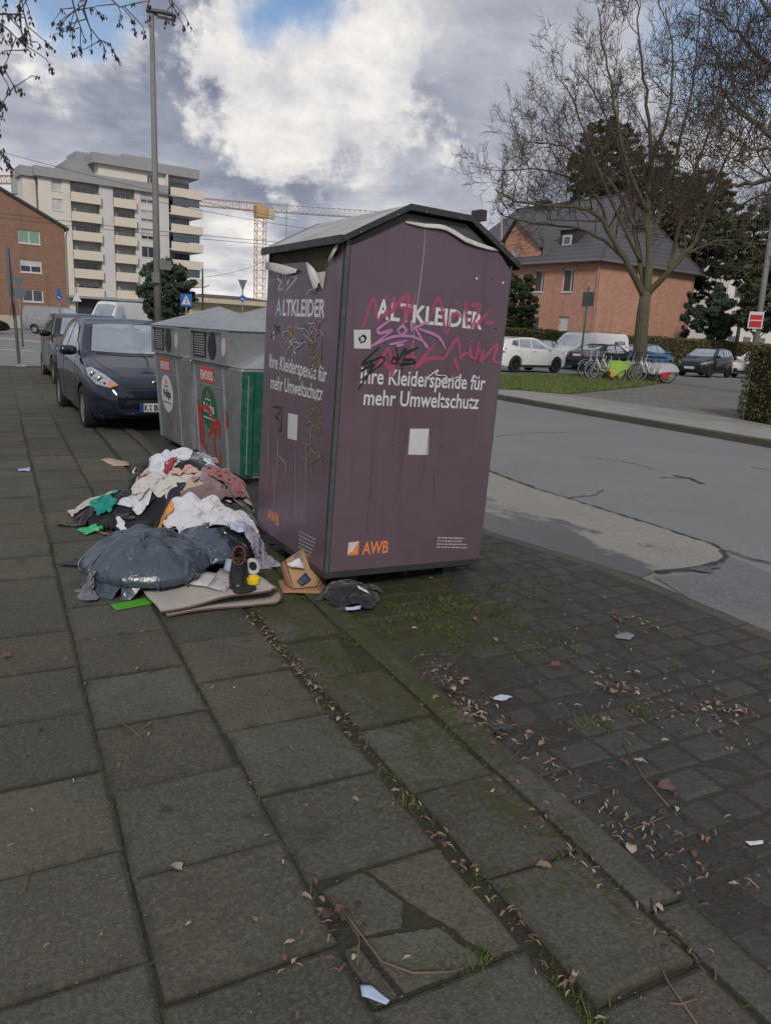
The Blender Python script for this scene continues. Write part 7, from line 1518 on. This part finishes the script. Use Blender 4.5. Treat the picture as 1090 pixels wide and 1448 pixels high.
def hedge(name, label, A_, B_, th, h, n, leaf, mat, seed):
    A_, B_ = Vector(A_), Vector(B_); t = (B_-A_); L = t.length; t.normalize(); nn = Vector((-t.y, t.x, 0)); root = thing(name, label, 'hedge', A_); rs = np.random.RandomState(seed); f = rs.uniform(size=n)
    u = rs.uniform(0, L, n); wob = np.array([pnoise(Vector((x*.8, 3, seed)))*.16+pnoise(Vector((x*2.6, 1, seed)))*.08 for x in u]); side = np.where(f < .40, -1, np.where(f < .62, 1, 0)); v = np.where(side != 0, side*(th/2-np.abs(rs.normal(0, .07, n))), rs.uniform(-th/2, th/2, n)); z = np.where(side != 0, rs.uniform(.02, 1, n)*(h+wob), (h+wob)-np.abs(rs.normal(0, .09, n)))
    e = f > .93; u = np.where(e, np.where(rs.uniform(size=n) < .5, rs.uniform(0, .1, n), L-rs.uniform(0, .1, n)), u); z = np.where(e, rs.uniform(.02, 1, n)*h, z); v = np.where(e, rs.uniform(-th/2, th/2, n), v); v = v+wob*.5
    P = np.stack([t.x*u+nn.x*v, t.y*u+nn.y*v, z], -1); obj('foliage', leafcloud(P, leaf, .6, 0, seed), mat, root)
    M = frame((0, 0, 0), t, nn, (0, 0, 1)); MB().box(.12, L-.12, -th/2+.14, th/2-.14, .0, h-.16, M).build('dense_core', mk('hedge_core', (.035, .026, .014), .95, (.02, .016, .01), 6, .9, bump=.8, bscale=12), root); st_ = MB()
    for k in range(int(L*2)): x = rng.uniform(.1, L-.1); st_.tube([M @ Vector((x, 0, 0)), M @ Vector((x+rng.uniform(-.1, .1), rng.uniform(-.1, .1), h*.8))], [.03, .01], 4)
    tag(st_.build('stems', BARK, root), kind='stuff')
hc = at_d(870, 505, 52.5); hc.z = 0; hedge('hedge', 'long brown-green beech hedge in front of the brick house', hc-EX*14, hc+EX*34, 1.3, 1.95, 30000, .15, HEDGE, 1)
q = at_z(1052, 600, .05); hedge('hedge', 'clipped brown-green hedge end at the edge of the forecourt', Vector((q.x+.6, q.y+.3, .05)), Vector((q.x+6, q.y-1.2, .05)), 1.1, 1.52, 38000, .06, HEDGE, 2)
# grass on the verge, tufts in the joints
def blades(P, h, wd, mat, name, seed, lean=.35, parent=None):
    rs = np.random.RandomState(seed); n = len(P); a = rs.uniform(0, 6.28, n); hh = h*rs.uniform(.5, 1.3, n); dx, dy = np.cos(a)*wd/2, np.sin(a)*wd/2; tip = P+np.stack([rs.normal(0, lean, n)*hh, rs.normal(0, lean, n)*hh, hh], -1); A_ = P+np.stack([dx, dy, 0*dx], -1); B_ = P-np.stack([dx, dy, 0*dx], -1)
    V = np.stack([A_, B_, tip], 1).reshape(-1, 3); me = bpy.data.meshes.new(name); me.vertices.add(3*n); me.vertices.foreach_set('co', V.reshape(-1)); me.loops.add(3*n); me.loops.foreach_set('vertex_index', np.arange(3*n)); me.polygons.add(n); me.polygons.foreach_set('loop_start', np.arange(n)*3); me.polygons.foreach_set('loop_total', np.full(n, 3)); me.update(); me.validate(); return obj(name, me, mat, parent)
GRASS = leafmat('verge_grass', (.12, .165, .042), (.095, .14, .036), (.17, .17, .07)); WEED = leafmat('weed_green', (.06, .10, .015), (.08, .10, .02), (.12, .11, .04))
vp = np.array(verge_pts); rs = np.random.RandomState(2); pts = []
def inpoly(x, y, poly):
    c_ = False
    for (x1, y1), (x2, y2) in zip(poly, np.roll(poly, -1, 0)):
        if (y1 > y) != (y2 > y) and x < (x2-x1)*(y-y1)/(y2-y1)+x1: c_ = not c_
    return c_
mn, mx = vp.min(0), vp.max(0)
while len(pts) < 26000:
    x, y = rs.uniform(mn[0], mx[0]), rs.uniform(mn[1], mx[1])
    if inpoly(x, y, vp) and pnoise(Vector((x*.7, y*.7, 2))) > -.32+.25*rs.uniform(): pts.append((x, y, .06))
tag(blades(np.array(pts), .10, .03, GRASS, 'grass', 3), 'short green grass on the verge by the rental bicycles', 'grass', kind='stuff')
pts = []
for (px, py, n, sp) in [(652, 858, 60, .06), (740, 884, 30, .03), (575, 1135, 40, .02), (590, 1140, 20, .02), (565, 1098, 25, .03), (540, 1092, 20, .02), (675, 1245, 40, .025), (830, 1440, 40, .02), (790, 1395, 60, .03), (660, 1380, 60, .05), (680, 1372, 40, .03), (735, 925, 40, .06), (905, 1010, 40, .03), (840, 1022, 60, .05), (800, 918, 40, .05), (900, 885, 30, .05), (1078, 945, 40, .03), (600, 880, 80, .12), (560, 868, 60, .1), (700, 850, 90, .15), (760, 830, 60, .1), (132, 622, 30, .05), (105, 640, 30, .06), (160, 600, 30, .05), (690, 780, 30, .05), (650, 890, 40, .06), (960, 945, 30, .03), (240, 880, 12, .02), (930, 572, 60, .3), (860, 560, 80, .4)]:
    c_ = at_z(px, py, -.01)
    for _ in range(n): pts.append((c_.x+rs.normal(0, sp), c_.y+rs.normal(0, sp), -.012 if c_.x < 5 else .055))
for k in range(900):           # along the joints
    j = rs.choice(5, p=[.15, .15, .25, .3, .15]); x = [.2264, .644, 1.096, 1.42, 1.55][j]+rs.normal(0, .006); pts.append((x, rs.uniform(.7, 7), -.012))
tag(blades(np.array(pts), .028, .005, WEED, 'joint_weeds', 4, .6), 'tiny weeds sprouting from the paving joints', 'weeds', kind='stuff')
pts = []; tries = 0
while len(pts) < 4200 and tries < 200000:      # moss cushions round the container's foot and along the edging
    tries += 1; u = rs.uniform()
    if u < .6: x, y = rs.normal(1.95, .38), rs.normal(3.25, .28)
    elif u < .85: x, y = rs.normal(1.36, .08), rs.uniform(1.2, 3.7)
    else: x, y = rs.normal(2.6, .5), rs.normal(3.6, .5)
    if x < 1.12 or (1.5 < x < 2.6 and y > 3.7) or x > 3.3: continue
    if pnoise(Vector((x*6, y*6, 9)))+.5*pnoise(Vector((x*17, y*17, 2))) < .16: continue
    pts.append((x, y, -.016 if x > 1.56 else -.003))
tag(blades(np.array(pts), .011, .008, leafmat('moss', (.065, .08, .02), (.045, .058, .016), (.10, .10, .03)), 'moss_tufts', 6, .5), 'low moss tufts on the paving round the purple container', 'moss', kind='stuff')
# ================================================================== FALLEN LEAVES, SEEDS, TWIGS
def leaf_mesh(kind, seed):
    r = random.Random(seed); n = 7; vs = []
    for i in range(n):
        t = i/(n-1); w_ = {'seed': .11, 'oval': .22, 'wide': .36}[kind]*math.sin(math.pi*min(1, t*.96+.02))**.8*(1+.45*r.uniform(-1, 1)); cz = .14*math.sin(math.pi*t)+.05*r.uniform(-1, 1); x = t-.5
        vs += [(x, -w_, cz+.12*w_*3*r.uniform(.3, 1)), (x, 0, cz), (x, w_, cz+.12*w_*3*r.uniform(.3, 1))]
    return vs, [(i*3+j, (i+1)*3+j, (i+1)*3+j+1, i*3+j+1) for i in range(n-1) for j in range(2)]
LM = [mk('tan_leaf', (.27, .18, .115), .85, (.19, .12, .08), 60, .8), mk('rust_leaf', (.14, .075, .055), .85, (.10, .055, .042), 60, .8), mk('pale_leaf', (.38, .32, .23), .85, (.27, .22, .16), 60, .8), mk('dark_leaf', (.05, .036, .028), .85, (.04, .028, .02), 60, .8)]
ME = {}
for ki, kind in enumerate(('seed', 'oval', 'wide')):
    for s in range(3):
        for mi, m_ in enumerate(LM):
            v, f = leaf_mesh(kind, s*7+ki); me = MB().add(v, f).mesh('fallen_leaf', True); me.materials.append(m_); ME[kind, s, mi] = me
def zfloor(x, y): return (.003 if x < 1.42 else (.006 if x < 1.55 else -.008)) if x < 3.5 else -.035
spots = []
def along(a, b, n, sp, sz, kinds):
    A_, B_ = at_z(*a), at_z(*b)
    for _ in range(int(n*1.5)): t = rng.random(); q = A_.lerp(B_, t); spots.append((q.x+rng.gauss(0, sp), q.y+rng.gauss(0, sp), sz*rng.uniform(.5, 1.15)*.92, rng.choice(kinds)))
sd2 = ['seed', 'seed', 'seed', 'oval']; ov2 = ['oval', 'wide', 'seed', 'seed']
along((355, 868), (520, 1065), 110, .022, .034, sd2); along((520, 1065), (830, 1430), 60, .02, .034, sd2); along((600, 930), (760, 1060), 70, .05, .034, sd2); along((620, 950), (700, 1040), 40, .05, .05, ov2); along((760, 1060), (1000, 1260), 70, .05, .036, sd2); along((690, 1100), (980, 1360), 50, .03, .036, sd2); along((830, 1000), (1060, 1010), 90, .16, .036, sd2); along((700, 880), (1060, 1000), 110, .28, .034, sd2); along((960, 1150), (1080, 1240), 30, .1, .036, sd2); along((1000, 1000), (1040, 1004), 18, .05, .05, ov2); along((870, 870), (930, 880), 20, .07, .04, ov2); along((850, 965), (900, 970), 14, .05, .045, ov2); along((0, 900), (560, 1440), 60, .5, .026, sd2); along((60, 700), (300, 1000), 40, .5, .024, sd2); along((400, 1320), (430, 1360), 6, .04, .03, sd2); along((455, 1270), (520, 1370), 14, .04, .04, ov2); along((560, 810), (640, 800), 30, .08, .05, ov2); along((90, 610), (160, 690), 30, .25, .03, sd2)
for px, py, sz, kd in [(942, 1112, .075, 'wide'), (955, 1122, .04, 'seed'), (785, 940, .075, 'oval'), (700, 903, .05, 'oval'), (10, 930, .06, 'wide'), (20, 940, .05, 'seed'), (975, 1158, .05, 'seed'), (640, 1128, .05, 'oval'), (595, 1001, .05, 'oval'), (408, 1058, .05, 'seed'), (235, 1148, .045, 'oval'), (880, 1077, .06, 'oval'), (905, 1075, .06, 'oval'), (402, 1356, .03, 'oval'), (416, 1362, .03, 'oval'), (421, 1437, .035, 'oval'), (768, 1228, .06, 'oval'), (800, 1358, .05, 'oval'), (788, 1300, .045, 'seed'), (250, 1230, .05, 'wide'), (360, 1303, .035, 'oval'), (890, 1198, .06, 'wide'), (1060, 1245, .05, 'seed')]:
    q = at_z(px, py); spots.append((q.x, q.y, sz*.8, kd))
wt = [(s, s[2]/math.hypot(s[0], s[1], 1.45)) for s in spots]; wt.sort(key=lambda a: -a[1]); rest = {m_: MB() for m_ in range(4)}
for i, (s, _) in enumerate(wt):
    x, y, sz, kd = s; mi = rng.choices(range(4), (.32, .28, .16, .24))[0]; k3 = rng.randrange(3); Mx = Matrix.Translation((x, y, zfloor(x, y)+.004)) @ Matrix.Rotation(rng.uniform(0, 6.28), 4, 'Z') @ Matrix.Rotation(rng.uniform(-.3, .3), 4, 'X') @ Matrix.Scale(sz, 4)
    if i < 150: o = bpy.data.objects.new('fallen_leaf', ME[kd, k3, mi]); COL.objects.link(o); o.matrix_world = Mx; tag(o, 'dry brown fallen leaf lying on the paving', 'leaf', 'fallen leaves on the paving')
    else: me = ME[kd, k3, mi]; rest[mi].add([Mx @ v.co for v in me.vertices], [tuple(p.vertices) for p in me.polygons])
for mi in range(4):
    if rest[mi].v: tag(rest[mi].build('leaf_litter', LM[mi], smooth=True), ['tan', 'rusty', 'pale', 'dark'][mi]+' seed wings and leaf bits strewn over the paving', 'leaf litter', kind='stuff')
# pale grit and crumbs
gr = MB()
for _ in range(520):
    q = at_z(rng.uniform(0, 1090), rng.uniform(640, 1440)**1.0)
    if q.x < 3.4: z = zfloor(q.x, q.y); s = rng.uniform(.001, .0028); gr.add([(q.x-s, q.y, z), (q.x, q.y-s, z), (q.x+s, q.y, z), (q.x, q.y+s, z), (q.x, q.y, z+s)], [(0, 1, 4), (1, 2, 4), (2, 3, 4), (3, 0, 4)])
tag(gr.build('grit', mk('pale_grit', (.26, .235, .19), .9)), 'pale grit and crumbs scattered on the paving', 'grit', kind='stuff')
def twig(pts, r, label):
    P = [at_z(x, y, zfloor(*at_z(x, y)[:2])+.006) for x, y in pts]; tag(MB().tube(P, r, 5).build('fallen_twig', TWIGP, smooth=True), label, 'twig', 'fallen twigs')
TWIGP = mk('dry_stalk', (.20, .125, .07), .85)
twig([(468, 1265), (510, 1320), (540, 1360), (585, 1376), (640, 1374)], .0022, 'long curved dry stalk across the cracked slab'); twig([(490, 1275), (508, 1330), (505, 1365)], .0016, 'short dry stalk beside the long curved stalk'); twig([(920, 1340), (945, 1390), (985, 1448)], .002, 'thin straight twig on the mossy slab by the kerb'); twig([(945, 1418), (962, 1420), (985, 1412)], .002, 'stubby bent twig beside the thin straight twig'); twig([(42, 1228), (34, 1260), (28, 1264)], .002, 'dry brown stalk on the slab far from the kerb'); twig([(168, 1019), (185, 1030), (200, 1042)], .002, 'pale thin twig on the slab below the heap'); twig([(880, 1050), (910, 1100), (945, 1140)], .0022, 'dark twig among the leaves on the setts'); twig([(895, 1173), (938, 1155)], .002, 'reddish twig beside the kerb stones')
